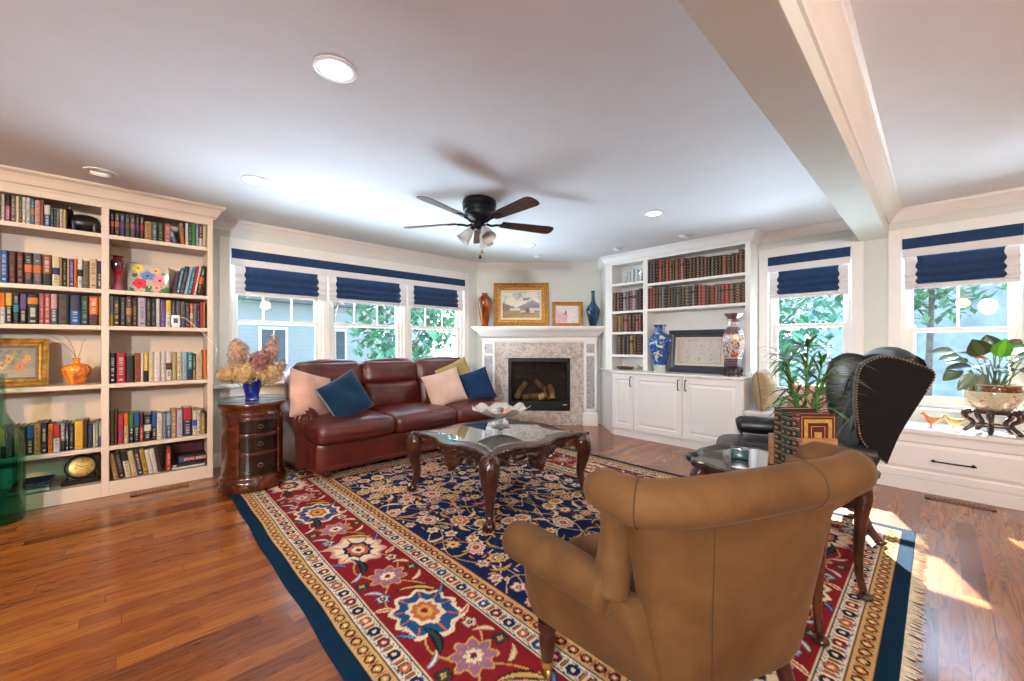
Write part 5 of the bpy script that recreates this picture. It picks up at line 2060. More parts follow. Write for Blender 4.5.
for k in range(3):
    x0 = (1.15, 1.86, 2.54)[k]
    x1 = (1.86, 2.54, 3.28)[k]
    xc, w = (x0 + x1) / 2, (x1 - x0) / 2
    m = MB()
    m.rbox((0, 0, 0), (w - .004, .10, .17), .07, 12, (.0, .045, .02), M=T(xc, 4.40, .595) @ RX(-.16))
    spart(m, 'lumbar_cushion', sharp=80)
    m = MB()
    m.rbox((0, 0, 0), (w + .004, .125, .155), .085, 12, (.01, .04, .03), M=T(xc, 4.49, .845) @ RX(-.20))
    spart(m, 'back_cushion', sharp=80)
m = MB()
m.rbox((2.22, 4.62, .50), (1.08, .09, .42), .05, 8)
spart(m, 'back_frame', sharp=80)
for sx, xa in ((-1, 1.145), (1, 3.295)):
    m = MB()
    rings = []
    for y in (3.955, 3.965, 4.2, 4.45, 4.66, 4.68):
        g = .006 if y in (3.955, 4.68) else 0
        ring = []
        # outline of the rolled arm seen from the front
        out = [(-.085, .075), (-.098, .38), (-.115, .42)]
        for a in range(0, 11):
            an_ = PI * 1.2 - a * PI * 1.36 / 10
            out.append((-.015 + (.122 - g) * cos(an_), .510 + (.112 - g) * sin(an_)))
        out += [(.068, .40), (.07, .075)]
        rings.append([(xa + sx * -1 * 0 + (o[0] if sx < 0 else -o[0]), y, o[1]) for o in out])
    m.loft(rings, True, True, smooth=True)
    ar = spart(m, 'arm', sharp=45)
    m = MB()
    cxs = xa + (-.015 if sx < 0 else .015)
    pts = []
    for i in range(40):
        t_ = i / 39
        a = -PI * .5 + t_ * 4.4 * PI
        r = .078 * (1 - t_) + .010
        pts.append((cxs + sx * -1 * r * cos(a) * -1, 3.952, .512 + r * sin(a)))
    m.tube(pts, lerp_list([.010, .010, .006], 40), 6)
    m.ball((cxs, 3.952, .512), .014, .008, .014, 8)
    spart(m, 'arm_scroll', M_leather, ar)
for x, y in ((1.26, 3.76), (3.18, 3.76), (1.26, 4.55), (3.18, 4.55)):
    m = MB()
    m.lathe([(.028, 0), (.040, .01), (.046, .035), (.04, .058), (.03, .075)], 18, (x, y, 0))
    spart(m, 'foot', M_mahog)


# ------------------------------------------------------------------ throw pillows
def pillow(name, label, M, w, h, t_, mat, seam=None, group=None):
    o = thing(name, label, 'pillow', M.translation, 0, group)
    m = MB()
    n = 22

    def side(s):
        def fn(u, v):
            a, b_ = 2 * u - 1, 2 * v - 1
            pin = .055
            x = a * w / 2 * (1 - pin * (1 - b_ * b_) * a * a)
            z = b_ * h / 2 * (1 - pin * (1 - a * a) * b_ * b_)
            k = max(0, (1 - a ** 4) * (1 - b_ ** 4)) ** .6
            wr = .010 * sin(a * 5 + b_ * 3) * (1 - a * a) * (1 - b_ * b_)
            return (x, s * (t_ / 2 * k + .003) + wr, z)
        return fn
    m.grid(side(-1), n, n, M=M)
    m.grid(side(1), n, n, M=M)
    m.build('cover', mat, o, world=True, sharp=179)
    if seam:
        m = MB()
        ring = []
        for k in range(4):
            for i in range(10):
                q_ = -1 + 2 * i / 10
                a, b_ = ((q_, -1), (1, q_), (-q_, 1), (-1, -q_))[k]
                ring.append((a * w / 2 * (1 - .055 * (1 - b_ * b_)), 0, b_ * h / 2 * (1 - .055 * (1 - a * a))))
        ring.append(ring[0])
        m.tube(ring, .0045, 6, M=M)
        m.build('piping', seam, o, world=True)
    return o


def fabric(name, c, var=.1, sheen=.0, scale=8):
    return simple(name, c, .9, var=var, scale=scale, bump=.35, bscale=260, sheen=sheen * .12, spec=.15)


M_pinkf = fabric('blush_fabric', (.60, .36, .28))
M_pinkf2 = fabric('pale_blush_fabric', (.62, .43, .36))
M_bluev = fabric('blue_velvet', (.005, .026, .062), .2, .8)
M_denim = fabric('navy_weave', (.010, .030, .085), .4, .2, 60)
M_goldv = fabric('olive_gold_velvet', (.34, .26, .10), .15, .6)
PIN = 'throw pillows on the sofa'
pillow('throw_pillow', 'large blush pink pillow against the left sofa arm', T(1.24, 4.12, .705) @ RZ(.55) @ RX(-.30) @ RY(.30), .50, .46, .17, M_pinkf, M_pinkf2, PIN)
pillow('throw_pillow', 'blue velvet pillow with pale piping leaning on the pink pillow, left', T(1.50, 3.94, .685) @ RZ(.20) @ RX(-.36) @ RY(-.40), .44, .42, .16, M_bluev, simple('piping_cord', (.20, .25, .30), .7), PIN)
pillow('throw_pillow', 'pale blush square pillow on the right sofa seat', T(2.68, 4.0, .68) @ RZ(-.22) @ RX(-.34) @ RY(-.24), .47, .42, .17, M_pinkf2, None, PIN)
pillow('throw_pillow', 'olive gold pillow tucked behind the pale blush and navy pillows', T(3.00, 4.22, .78) @ RZ(-.35) @ RX(-.25) @ RY(-.42), .44, .40, .14, M_goldv, None, PIN)
pillow('throw_pillow', 'navy woven pillow at the right sofa arm', T(3.13, 3.98, .67) @ RZ(-.45) @ RX(-.34) @ RY(-.30), .42, .42, .16, M_denim, None, PIN)

# ------------------------------------------------------------------ drum table with the hydrangeas
DX, DY, DR = .737, 3.985, .262
dt = thing('drum_table', 'round dark wood drum table with three drawers beside the sofa', 'side table', (DX, DY, .0125), rad(2))
DK = 1.05
M_pull = simple('aged_brass', (.30, .24, .15), .35, .9, var=.3)
M_dwood = wood('burl_mahogany', '#1e0a05', '#431a0b', '#622c14', .2, (5, 5, 12), .5)
M_tleather = simple('dark_top_leather', (.05, .09, .12), .25, var=.2, coat=.4)
m = MB()
m.lathe([(.25, 0), (.272, .006), (.276, .03), (.276, .07), (.268, .085), (.255, .095), (.247, .11), (.247, .12)], 48)
m.build('base', M_dwood, dt)
m = MB()
m.lathe([(.246, .11), (.246, .655)], 48)
m.build('drum', M_dwood, dt)
for z in (.285, .405, .535, .655):
    pass
for z0, z1 in ((.125, .285), (.31, .425), (.45, .55)):
    m = MB()
    A0, A1 = -PI / 2 - .62, -PI / 2 + .62
    r0, r1 = .240, .255
    n = 14
    ring = lambda r, z: [(r * cos(A0 + (A1 - A0) * i / n), r * sin(A0 + (A1 - A0) * i / n), z) for i in range(n + 1)]
    prof = [ring(r0, z0), ring(r1 - .002, z0), ring(r1, z0 + .004), ring(r1, z1 - .004), ring(r1 - .002, z1), ring(r0, z1)]
    m.loft(prof, True, True, smooth=False)
    dr = m.build('drawer', simple('drawer_dark_wood', '#180a07', .22, var=.4, scale=18, coat=.4) if z0 == .125 else bpy.data.materials['drawer_dark_wood'], dt)
    m = MB()
    zc = (z0 + z1) / 2
    m.tube([(.022 * cos(a), -.258, zc + .013 * sin(a)) for a in [2 * PI * i / 16 for i in range(17)]], .0018, 6)
    m.box(-.005, .005, -.262, -.250, zc + .006, zc + .016)
    m.build('drawer_pull', M_pull, dr)
m = MB()
for z in (.2975, .4375, .56):
    m.loft([[(r * cos(a), r * sin(a), z + h) for a in [-PI / 2 - .66 + 1.32 * i / 16 for i in range(17)]] for r, h in ((.242, -.009), (.258, -.007), (.260, 0), (.258, .007), (.242, .009))], True, True)
m.build('drawer_rail', M_dwood, dt)
for a in (-PI / 2 - .70, -PI / 2 + .70):
    m = MB()
    m.tube([(.247 * cos(a), .247 * sin(a), z) for z in (.115, .3, .45, .585)], [.02, .018, .018, .02], 10)
    m.build('corner_column', M_dwood, dt)
m = MB()
m.lathe([(.24, .575), (.256, .58), (.256, .60), (.25, .615), (.262, .64), (.275, .655), (.278, .668), (.272, .678), (.255, .678), (.250, .674)], 48, caps=False)
m.build('table_rim', M_dwood, dt)
m = MB()
m.lathe([(.268, .66), (.268, .6765), (.002, .6765)], 48)
m.build('table_top', M_tleather, dt)
m = MB()
for k in range(90):
    a = 2 * PI * k / 90
    m.box(-.0016, .0016, -.0016, .0016, .676, .695, M=T(.270 * cos(a), .270 * sin(a), 0))
m.lathe([(.2675, .694), (.2725, .694), (.2725, .698), (.2675, .698), (.2675, .694)], 64, caps=False)
gr_ = m.build('gallery_rail', simple('gallery_brass', (.10, .16, .20), .3, .8, var=.2), dt)

dt.scale = (.89, .89, DK)
t = NT('cobalt_glass')
t.base(t.ramp(t.noise(t.coord(), 25, 3), [(.3, (.002, .003, .05)), (.55, (.006, .015, .22)), (.75, (.02, .07, .50))]))
t.set(Roughness=.05, Coat_Weight=.8)
cv = thing('cobalt_vase', 'cobalt blue glass vase on the drum table', 'vase', (DX - .005, DY + .02, .0125 + .6765 * 1.05 + .001))
m = MB()
m.lathe([(.048, 0), (.054, .006), (.052, .02), (.048, .04), (.060, .09), (.070, .14), (.074, .175), (.082, .192), (.078, .192), (.068, .17), (.058, .1), (.045, .05), (.002, .04)], 32, caps=False)
m.build('vase_body', t.m, cv)
M_petal = painted('dried_petals', .85, var=.25, vscale=60)
M_stem = simple('flower_stem', (.10, .12, .03), .7, var=.3)
vx, vy, vz = DX - .005, DY + .02, .905
HYD = [('tan dried hydrangea head at far left of the cobalt vase', (-.155, -.03, .055), (.075, .06, .06), (.52, .33, .13), .0),
       ('tan dried hydrangea head low at front left of the vase', (-.065, -.075, .05), (.08, .06, .065), (.58, .38, .16), .0),
       ('tan dried hydrangea head drooping right of the vase', (.125, -.06, .045), (.075, .065, .08), (.56, .36, .14), .0),
       ('round dusky rose hydrangea head above the vase rim', (.06, -.05, .14), (.075, .065, .09), (.36, .13, .13), .0),
       ('upright pink and cream hydrangea cone at the left', (-.085, .0, .20), (.085, .075, .115), (.48, .26, .19), .8),
       ('slanting pale pink hydrangea cone reaching up right', (.135, .03, .21), (.07, .06, .14), (.46, .26, .22), .9),
       ('small tan hydrangea head in the middle above the vase', (.01, .0, .09), (.07, .06, .06), (.52, .34, .15), .0),
       ('small loose pink hydrangea sprig at the right edge', (.225, .02, .10), (.035, .03, .045), (.45, .26, .22), .6)]
for lab, off, rr, colr, cone in HYD:
    rg = random.Random(lab)
    c = Vector((vx, vy, vz)) + Vector(off)
    r = thing('dried_hydrangea', lab, 'flower', c, 0, 'dried hydrangeas in the cobalt vase')
    m = MB()
    rr = tuple(q_ * 1.22 for q_ in rr)
    nfl = 230 if rr[0] > .06 else 70
    tilt = Matrix.Rotation(math.atan2(off[0], .45) * (1 if cone else .3), 4, 'Y')
    for k in range(nfl):
        zf = 1 - 2 * (k + .5) / nfl
        a = k * 2.39996 + rg.uniform(-.2, .2)
        s = math.sqrt(1 - zf * zf)
        taper = 1 - cone * .42 * max(0, (zf + 1) / 2)
        nrm = Vector((cos(a) * s / rr[0], sin(a) * s / rr[1], zf / rr[2])).normalized()
        k2 = rg.uniform(.74, 1.08)
        p = Vector((rr[0] * cos(a) * s * taper, rr[1] * sin(a) * s * taper, rr[2] * zf)) * k2
        R = nrm.to_track_quat('Z', 'Y').to_matrix().to_4x4() @ RZ(rg.uniform(0, 6)) @ RX(rg.uniform(-.75, .75))
        L = rg.uniform(.013, .020)
        g = rg.uniform(.6, 1.45)
        cc = mixc(colr, (.62, .48, .30), rg.random() * (.55 if cone else .35))
        cc = tuple(min(1, q_ * g) for q_ in cc[:3])
        vs, fs = [], []
        for j in range(4):
            aa = j * PI / 2
            b0 = len(vs)
            vs += [(0, 0, 0), (cos(aa - .5) * L * .75, sin(aa - .5) * L * .75, .003), (cos(aa) * L * 1.15, sin(aa) * L * 1.15, .001), (cos(aa + .5) * L * .75, sin(aa + .5) * L * .75, .003)]
            fs.append((b0, b0 + 1, b0 + 2, b0 + 3))
        m.add(vs, fs, 0, cc, False, tilt @ T(*p) @ R)
    m.ball((0, 0, 0), rr[0] * .6 * (1 - .25 * cone), rr[1] * .6 * (1 - .25 * cone), rr[2] * .66, 10, 0, tuple(q_ * .85 for q_ in colr), tilt)
    m.build('petals', M_petal, r)
    m = MB()
    tgt = Vector((vx + .02 * (off[0] > 0) - .01, vy, .79)) - c
    m.tube(catmull([(0, 0, 0), tuple(tgt * .5 + Vector((0, 0, -.02))), tuple(tgt)], 5), .003, 6)
    m.build('stem', M_stem, r)
# ------------------------------------------------------------------ carved coffee table
M_carve = NT('carved_walnut')
_n = M_carve.noise(M_carve.mapped((6, 6, 6)), 1.0, 4)
M_carve.base(M_carve.ramp(_n, [(.3, '#1f0d07'), (.55, '#3d1c0f'), (.75, '#5a2d18')]))
_v = M_carve.n('TexVoronoi', feature='SMOOTH_F1')
_v.inputs['Scale'].default_value = 42
M_carve.l(M_carve.coord(), _v.inputs['Vector'])
M_carve.bump(_v.outputs['Distance'], .55, .012)
M_carve.set(Roughness=.3, Coat_Weight=.3)
M_carve = M_carve.m
TX, TY, TZ = 2.13, 2.42, .0135
ct = thing('coffee_table', 'carved dark wood coffee table with glass top on the rug', 'coffee table', (TX, TY, TZ))
HX, HY_, TOP = .52, .50, .485


def outline(t_, inset=0.0):
    """serpentine square, t 0..4 round the four sides"""
    k = int(t_) % 4
    u = (t_ - int(t_)) * 2 - 1
    off = -.045 + .05 * cos(u * PI * 1.0) ** 2 * (1 if abs(u) < .5 else -.0) - .02 * sin(abs(u) * PI) ** 2
    hx, hy = HX - inset, HY_ - inset
    f = 1 - .02 * abs(u) ** 6
    p = {0: (u * hx * f, -(hy + off)), 1: (hx + off, u * hy * f), 2: (-u * hx * f, hy + off), 3: (-(hx + off), -u * hy * f)}[k]
    # ears: corners reach outwards again
    e = max(0, abs(u) - .72) / .28
    ex = .055 * e ** 1.5
    q = {0: (0, -ex), 1: (ex, 0), 2: (0, ex), 3: (-ex, 0)}[k]
    return (p[0] + q[0], p[1] + q[1])


NO = 160
ol = lambda ins, z: [outline(4 * i / NO, ins) + (z,) for i in range(NO)]
m = MB()
m.loft([ol(.13, TOP - .012), ol(.02, TOP - .03), ol(.004, TOP - .028), ol(0, TOP - .016), ol(.006, TOP - .003), ol(.03, TOP), ol(.075, TOP), ol(.08, TOP - .006), ol(.13, TOP - .006)], True, False)
tf = m.build('top_frame', M_mahog, ct, sharp=24)
m = MB()
for i in range(0, NO):
    a = outline(4 * i / NO, -.001)
    m.ball((a[0], a[1], TOP - .012), .011, .011, .012, 6)
m.build('gadroon_edge', M_carve, tf)
M_ttop = NT('bevelled_table_glass')
M_ttop.base(M_ttop.ramp(M_ttop.noise(M_ttop.coord(), 3, 2), [(.3, (.07, .085, .085)), (.7, (.11, .125, .125))]))
M_ttop.set(Roughness=.03, Specular_IOR_Level=1.0, Coat_Weight=1.0, Coat_IOR=1.9)
m = MB()
m.loft([ol(.078, TOP - .006), ol(.078, TOP + .001), ol(.105, TOP + .006), [(0.001 * p[0], .001 * p[1], TOP + .006) for p in ol(.105, 0)]], True, False)
gt_ = m.build('glass_top', M_ttop.m, ct, sharp=20)
gt_.data.polygons.foreach_set('use_smooth', [False] * len(gt_.data.polygons))


def apron(side):
    m = MB()
    n = 72

    def drop(u):                                     # lower edge of the carving
        a = abs(u)
        d = .07 + .105 * math.exp(-(u / .20) ** 2) + .04 * math.exp(-((a - .36) / .07) ** 2) + .045 * math.exp(-((a - .55) / .06) ** 2) + .012 * sin(u * 40)
        return d

    def fn(u, v, ins):
        t_ = side + .04 + .92 * u
        uu = 2 * u - 1
        d = drop(uu)
        x, y = outline(t_, ins + .012 * v - (.016 * math.exp(-((uu) / .18) ** 2) + .006 * sin(u * 75) * cos(v * 9 + 4 * sin(u * 12)) + .006 * sin(v * 16 + u * 31)) * (1 if ins < .06 else 0))
        return (x, y, TOP - .028 - d * v)
    m.grid(lambda u, v: fn(u, v, .045), n, 12)
    m.grid(lambda u, v: fn(u, v, .075), n, 12)
    m.grid(lambda u, v: tuple(Vector(fn(u, 1, .045)).lerp(Vector(fn(u, 1, .075)), v)), n, 1)
    for u0 in (0, 1):
        m.grid(lambda u, v: tuple(Vector(fn(u0, v, .045)).lerp(Vector(fn(u0, v, .075)), u)), 1, 12)
    # shell and leaf sprays in relief
    for uu, sc in ((0, 1.3), (-.2, .9), (.2, .9), (-.42, .8), (.42, .8)):
        u = (uu + 1) / 2
        x, y, z = fn(u, .55, .042)
        for k in range(5):
            a = -PI / 2 + (k - 2) * .5
            tan = Vector(outline(side + .04 + .92 * min(u + .01, 1), .042)) - Vector(outline(side + .04 + .92 * max(u - .01, 0), .042))
            tan = tan.normalized()
            ox, oz = cos(a) * .03 * sc, sin(a) * .034 * sc
            m.ball((x + tan.x * ox, y + tan.y * ox, z + .012 + oz), .012 * sc, .012 * sc, .012 * sc, 6)
    return m.build('apron', M_carve, ct, sharp=70)


for sd in range(4):
    apron(sd)
for sx, sy in ((-1, -1), (1, -1), (1, 1), (-1, 1)):
    d = Vector((sx, sy, 0)).normalized()
    c = Vector((sx * (HX - .045), sy * (HY_ - .045), 0))
    prof = [(-.015, TOP - .03, .062), (.008, TOP - .07, .070), (.024, TOP - .12, .067), (.026, TOP - .17, .056), (.012, TOP - .24, .043), (-.002, TOP - .31, .033), (.004, TOP - .37, .027), (.022, TOP - .42, .025)]
    m = MB()
    pts = catmull([c + d * a + Vector((0, 0, z)) for a, z, r in prof], 4)
    m.tube(pts, lerp_list([r for a, z, r in prof], len(pts)), 12)
    for k in range(6):                                # acanthus on the knee
        z = TOP - .06 - k * .028
        w = .034 - .004 * k
        for s in (-1, 0, 1):
            p = c + d * (.052 - .003 * k) + d.cross(Vector((0, 0, 1))) * (s * w * .6)
            m.ball((p.x, p.y, z + .01 * abs(s)), .013, .013, .018, 6)
    lg = m.build('leg', M_carve, ct, sharp=80)
    m = MB()
    f = c + d * .03
    m.ball((f.x, f.y, .034), .034, .034, .033, 12)
    for k in range(4):
        a = math.atan2(sy, sx) + (k - 1.5) * .75
        m.tube(catmull([(f.x - .3 * d.x * .04 + cos(a) * .014, f.y + sin(a) * .014, .078), (f.x + cos(a) * .034, f.y + sin(a) * .034, .05), (f.x + cos(a) * .038, f.y + sin(a) * .038, .014)], 4), .009, 6)
    m.build('claw_foot', M_mahog, lg)

# ------------------------------------------------------------------ ruffled glass bowl with ornaments
t = NT('opal_glass')
t.base(t.ramp(t.noise(t.coord(), 9, 3), [(.3, (.62, .52, .42)), (.6, (.74, .68, .62)), (.8, (.66, .46, .30))]))
t.set(Roughness=.15, Coat_Weight=.5, Transmission_Weight=.25, Subsurface_Weight=.1)
M_opal = t.m
t = NT('crystal')
t.base(t.ramp(t.noise(t.coord(), 9, 2), [(.3, (.75, .82, .84)), (.7, (.9, .95, .96))]))
t.set(Roughness=.05, Transmission_Weight=.75, IOR=1.35, Coat_Weight=.4)
BXY = (2.26, 2.54)
bw = thing('ruffled_bowl', 'white ruffled glass bowl on a clear stem on the coffee table', 'bowl', (BXY[0], BXY[1], TZ + TOP + .0065))
m = MB()
m.lathe([(.075, 0), (.080, .004), (.05, .012), (.024, .022), (.016, .035), (.022, .05), (.016, .062), (.030, .076), (.034, .082), (.002, .082)], 28)
m.build('stem_foot', t.m, bw)
m = MB()


def bowlpt(u, v, g=0.0):
    a = 2 * PI * u
    r = .03 + .205 * v ** .9
    k = v ** 3
    r *= 1 + k * (.06 * cos(7 * a) + .035 * cos(15 * a + 1))
    z = .078 + .085 * v ** 1.4 + k * (.016 * cos(7 * a + .5) + .008 * sin(13 * a))
    return (r * cos(a), r * sin(a), z + g)


m.grid(lambda u, v: bowlpt(u, v), 120, 14)
m.build('bowl_glass', M_opal, bw, solid=.004, sharp=180)
for k, (x, y, r, c, lab, kind) in enumerate(((-.03, .0, .032, (.30, .31, .36), 'grey blue ribbed seashell in the ruffled bowl', 0), (.03, .03, .030, (.22, .20, .19), 'dark grey seashell at the back of the ruffled bowl', 0),
                                             (.02, -.045, .028, (.70, .30, .16), 'orange seashell at front of the ruffled bowl', 0), (.075, .0, .024, (.60, .56, .52), 'white and black seashell at right in the ruffled bowl', 0),
                                             (-.08, -.02, .024, (.62, .58, .54), 'pale seashell at left in the ruffled bowl', 0))):
    o = MB()
    rr = [(r * (1 - .85 * i / 9) * (1 + .10 * (i % 2)), r * .35 * i / 3) for i in range(10)]
    o.lathe([(r * .4, -r * .5), (r * .8, -r * .3)] + rr, 14, M=T(0, 0, 0) @ RX(1.1) @ RZ(k))
    ob = o.build('seashell', simple('shell_%d' % k, c, .4, var=.35, scale=60), sharp=80)
    ob.location = (BXY[0] + x, BXY[1] + y, TZ + TOP + .132 + (.006 if abs(x) < .05 else .014))
    ob.rotation_euler = (0, .3 * k, 1.3 * k)
    tag(ob, lab, 'seashell', 'seashells in the ruffled bowl')

# ------------------------------------------------------------------ ceiling fan
FX, FY = 2.158, 2.70
cf = thing('ceiling_fan', 'dark flush-mount ceiling fan with five blades and three glass shades', 'ceiling fan', (FX, FY, HC))
m = MB()
m.lathe([(.125, -.001), (.142, -.012), (.146, -.03), (.146, -.055), (.138, -.06), (.138, -.07), (.142, -.075), (.138, -.10), (.124, -.105), (.122, -.115), (.124, -.12), (.112, -.145), (.09, -.165), (.065, -.178), (.05, -.19), (.05, -.205), (.06, -.215), (.06, -.235), (.04, -.25), (.018, -.26), (.002, -.262)], 40)
m.build('motor_housing', M_black, cf)
M_blade = wood('walnut_blade', '#2a1410', '#43231a', '#5a3426', .3, (5, 40, 40), .3)
for k in range(5):
    a = rad(50.7) + 2 * PI * k / 5
    R = RZ(a) @ T(0, 0, -.19) @ RX(rad(-12))
    m = MB()
    out = []
    L0, L1 = .20, .70
    for i in range(13):
        s = i / 12
        out.append((L0 + (L1 - L0 - .05) * s, -(.050 + .020 * s)))
    out += [(L1 - .018, -.062), (L1, -.035), (L1 + .004, 0), (L1, .035), (L1 - .018, .062)]
    for i in range(13):
        s = 1 - i / 12
        out.append((L0 + (L1 - L0 - .05) * s, (.050 + .020 * s)))
    m.prism(out, -.003, .003, M=R)
    b_ = m.build('blade', M_blade, cf, bevel=.001)
    m = MB()
    m.prism([(.20, -.035), (.285, -.022), (.295, 0), (.285, .022), (.20, .035), (.185, 0)], -.009, -.003, M=R)
    m.tube(catmull([(.06, 0, -.012), (.11, 0, -.022), (.15, 0, -.012), (.20, 0, -.007)], 5), [.011] * 16, 8, M=R)
    m.build('blade_iron', M_black, b_)
M_shadeg = NT('frosted_lamp_glass')
M_shadeg.base(M_shadeg.ramp(M_shadeg.noise(M_shadeg.coord(), 12, 3), [(.3, (.62, .60, .58)), (.7, (.82, .80, .78))]))
M_shadeg.set(Roughness=.25, Transmission_Weight=.3, Coat_Weight=.3)
M_shadeg = M_shadeg.m
for k in range(3):
    a = rad(-95) + 2 * PI * k / 3
    R = RZ(a) @ T(.045, 0, -.225) @ RY(rad(-38))
    m = MB()
    m.lathe([(.018, .0), (.020, -.03), (.026, -.035), (.026, -.045)], 16, M=R)
    ar = m.build('lamp_arm', M_black, cf)
    m = MB()
    m.lathe([(.026, -.04), (.034, -.055), (.044, -.085), (.048, -.115), (.056, -.145), (.066, -.16), (.062, -.158), (.045, -.115), (.03, -.05)], 24, M=R, caps=False)
    m.build('lamp_shade', M_shadeg, ar)
for x, y, L, mt in ((.012, -.025, .17, M_brass), (-.015, -.03, .22, M_black)):
    m = MB()
    m.tube([(x, y, -.25), (x, y, -.255 - L)], .0015, 5)
    pc = m.build('pull_chain', M_brass, cf)
    m = MB()
    m.lathe([(.003, .0), (.006, -.008), (.012, -.028), (.012, -.034), (.003, -.036)], 12, (x, y, -.255 - L))
    m.build('chain_fob', mt, pc)

# ------------------------------------------------------------------ window seat
WS0, WS1 = -2.2, 1.394
ws = thing('window_bench', 'long white window bench with panelled drawers under the right windows', 'bench', (4.9, 0, 0))
m = MB()
m.box(XC + .004, XR - .002, WS0, WS1, .0, .475)
m.build('carcass', M_white, ws, world=True)
m = MB()
m.box(XC - .03, XR - .002, WS0, WS1 - .001, .475, .512)
m.build('seat_top', M_white, ws, world=True, bevel=.006)
m = MB()
m.box(XC - .004, XC + .01, WS0, WS1 - .002, 0, .095)
m.build('kick_board', M_white, ws, world=True, bevel=.003)
for a, c in ((.52, 1.38), (-.50, .50), (-1.52, -.52)):
    m = MB()
    panel_front(m, XC + .004, a, c, .115, .455, .05)
    d = m.build('drawer', M_white, ws, world=True)
    m = MB()
    yc = (a + c) / 2 - .08
    xx = XC - .016
    for y in (yc - .105, yc + .105):
        m.lathe([(.011, 0), (.011, .004), (.006, .008), (.006, .026)], 12, M=T(xx, y, .272) @ RY(-PI / 2))
        m.ball((xx - .026, y, .272), .009, .009, .009, 8)
    m.tube([(xx - .026, yc - .12, .272), (xx - .026, yc + .12, .272)], .006, 8)
    m.v = [tuple(Vector(p) - ws.location) for p in m.v]
    m.build('drawer_handle', M_bronze, d)
pillow('seat_pillow', 'beige gold ribbed pillow standing on the window seat beside the cabinet', T(4.87, 1.268, .720) @ RZ(.06) @ RX(-.10), .40, .42, .17, simple('ribbed_gold', (.36, .27, .15), .7, var=.15, scale=60, spec=.2), None, 'pillows on the window seat')
t = NT('paisley_fabric')
_n = t.noise(t.coord(), 16, 2, .5, 2.5)
t.base(t.ramp(_n, [(.36, '#c9a191'), (.46, '#b5545a'), (.52, '#d9b9a4'), (.60, '#c0686a'), (.7, '#d8c6ac')]))
t.set(Roughness=.9, Specular_IOR_Level=.15)
pillow('seat_pillow', 'pink paisley pillow leaning against the window on the seat', T(5.05, .90, .655) @ RZ(-PI / 2 - .1) @ RX(-.22), .40, .28, .13, t.m, None, 'pillows on the window seat')

# chicks


def chick(x, y, rz, c, lab):
    r = thing('chick_figurine', lab, 'figurine', (x, y, .5125), rz, 'chick figurines on the window seat')
    m = MB()
    m.loft([[(px, cos(a) * ry, z + sin(a) * rz_) for a in [2 * PI * k / 14 for k in range(14)]] for px, z, ry, rz_ in
            ((-.052, .088, .006, .006), (-.038, .074, .020, .020), (-.012, .062, .031, .030), (.018, .066, .031, .031), (.036, .086, .024, .026), (.044, .104, .021, .021), (.054, .112, .015, .015), (.06, .112, .004, .004))], True, True)
    m.build('body', simple('chick_' + lab.split()[0], c, .5, var=.3, scale=50), r)
    m = MB()
    m.lathe([(.007, 0), (.004, .008), (.0005, .018)], 8, M=T(.058, 0, .110) @ RY(PI / 2))
    m.build('beak', simple('beak_orange', (.5, .2, .04), .5) if not bpy.data.materials.get('beak_orange') else bpy.data.materials['beak_orange'], r)
    m = MB()
    m.tube([(-.04, 0, .076), (-.06, .006, .095), (-.072, .004, .11)], [.014, .012, .003], 8, flat=.5)
    m.tube([(-.04, 0, .076), (-.062, -.008, .09), (-.078, -.006, .10)], [.012, .01, .003], 8, flat=.5)
    m.build('tail', simple('tail_' + lab.split()[0], tuple(q_ * .6 for q_ in c), .6), r)
    for s in (-1, 1):
        m = MB()
        m.tube([(.0, s * .012, .04), (.004, s * .013, .02), (.002, s * .014, .003)], .0035, 6)
        for k in (-1, 0, 1):
            m.tube([(.002, s * .014, .003), (.016, s * .014 + k * .007, .002)], .0022, 5)
        m.build('leg', bpy.data.materials['beak_orange'], r)


chick(4.80, .035, PI / 2 + .2, (.72, .22, .05), 'orange chick figurine on the window seat, left of the yellow one')
chick(4.80, -.088, PI / 2 + .1, (.66, .46, .14), 'yellow chick figurine on the window seat beside the plant stand')

# ------------------------------------------------------------------ potted rubber plant on its carved stand
PXX, PYY = 4.86, -.29
st = thing('plant_stand', 'carved dark wooden stand under the painted planter', 'stand', (PXX, PYY, .5125))
m = MB()
m.lathe([(.10, .150), (.118, .155), (.118, .170), (.105, .176), (.002, .176)], 32)
m.lathe([(.085, .05), (.105, .052), (.105, .064), (.085, .064), (.085, .05)], 32, caps=False)
m.build('stand_top', M_mahog, st)
for k in range(5):
    a = 2 * PI * k / 5 + .5
    ca, sa = cos(a), sin(a)
    m = MB()
    m.tube(catmull([(ca * .11, sa * .11, .165), (ca * .145, sa * .145, .150), (ca * .140, sa * .140, .110), (ca * .108, sa * .108, .085), (ca * .105, sa * .105, .055), (ca * .135, sa * .135, .022), (ca * .150, sa * .150, .011), (ca * .158, sa * .158, .022)], 4), lerp_list([.024, .023, .019, .016, .017, .019, .015, .010], 29), 8)
    m.build('stand_leg', M_mahog, st)
t = NT('famille_rose_glaze')
_n = t.noise(t.coord(), 15, 3, .6, .6)
flor = t.ramp(_n, [(.30, '#8a9a78'), (.37, '#c3bc9c'), (.56, '#cfc9ac'), (.61, '#b0523a'), (.66, '#c98a80'), (.71, '#cdc3a4')], 'CONSTANT')
sp = t.n('SeparateXYZ')
t.l(t.coord(), sp.inputs[0])
_w = t.noise(t.coord(), 60, 2)
rim = t.ramp(_w, [(.4, '#3d1d0d'), (.5, '#8a5a20'), (.6, '#4d2410')])
t.base(t.mix(t.ramp(t.math('MULTIPLY', sp.outputs[2], 4.0), [(0, (0, 0, 0)), (.60, (1, 1, 1)), (.775, (0, 0, 0))], 'CONSTANT'), flor, rim))
t.set(Roughness=.12, Coat_Weight=.5)
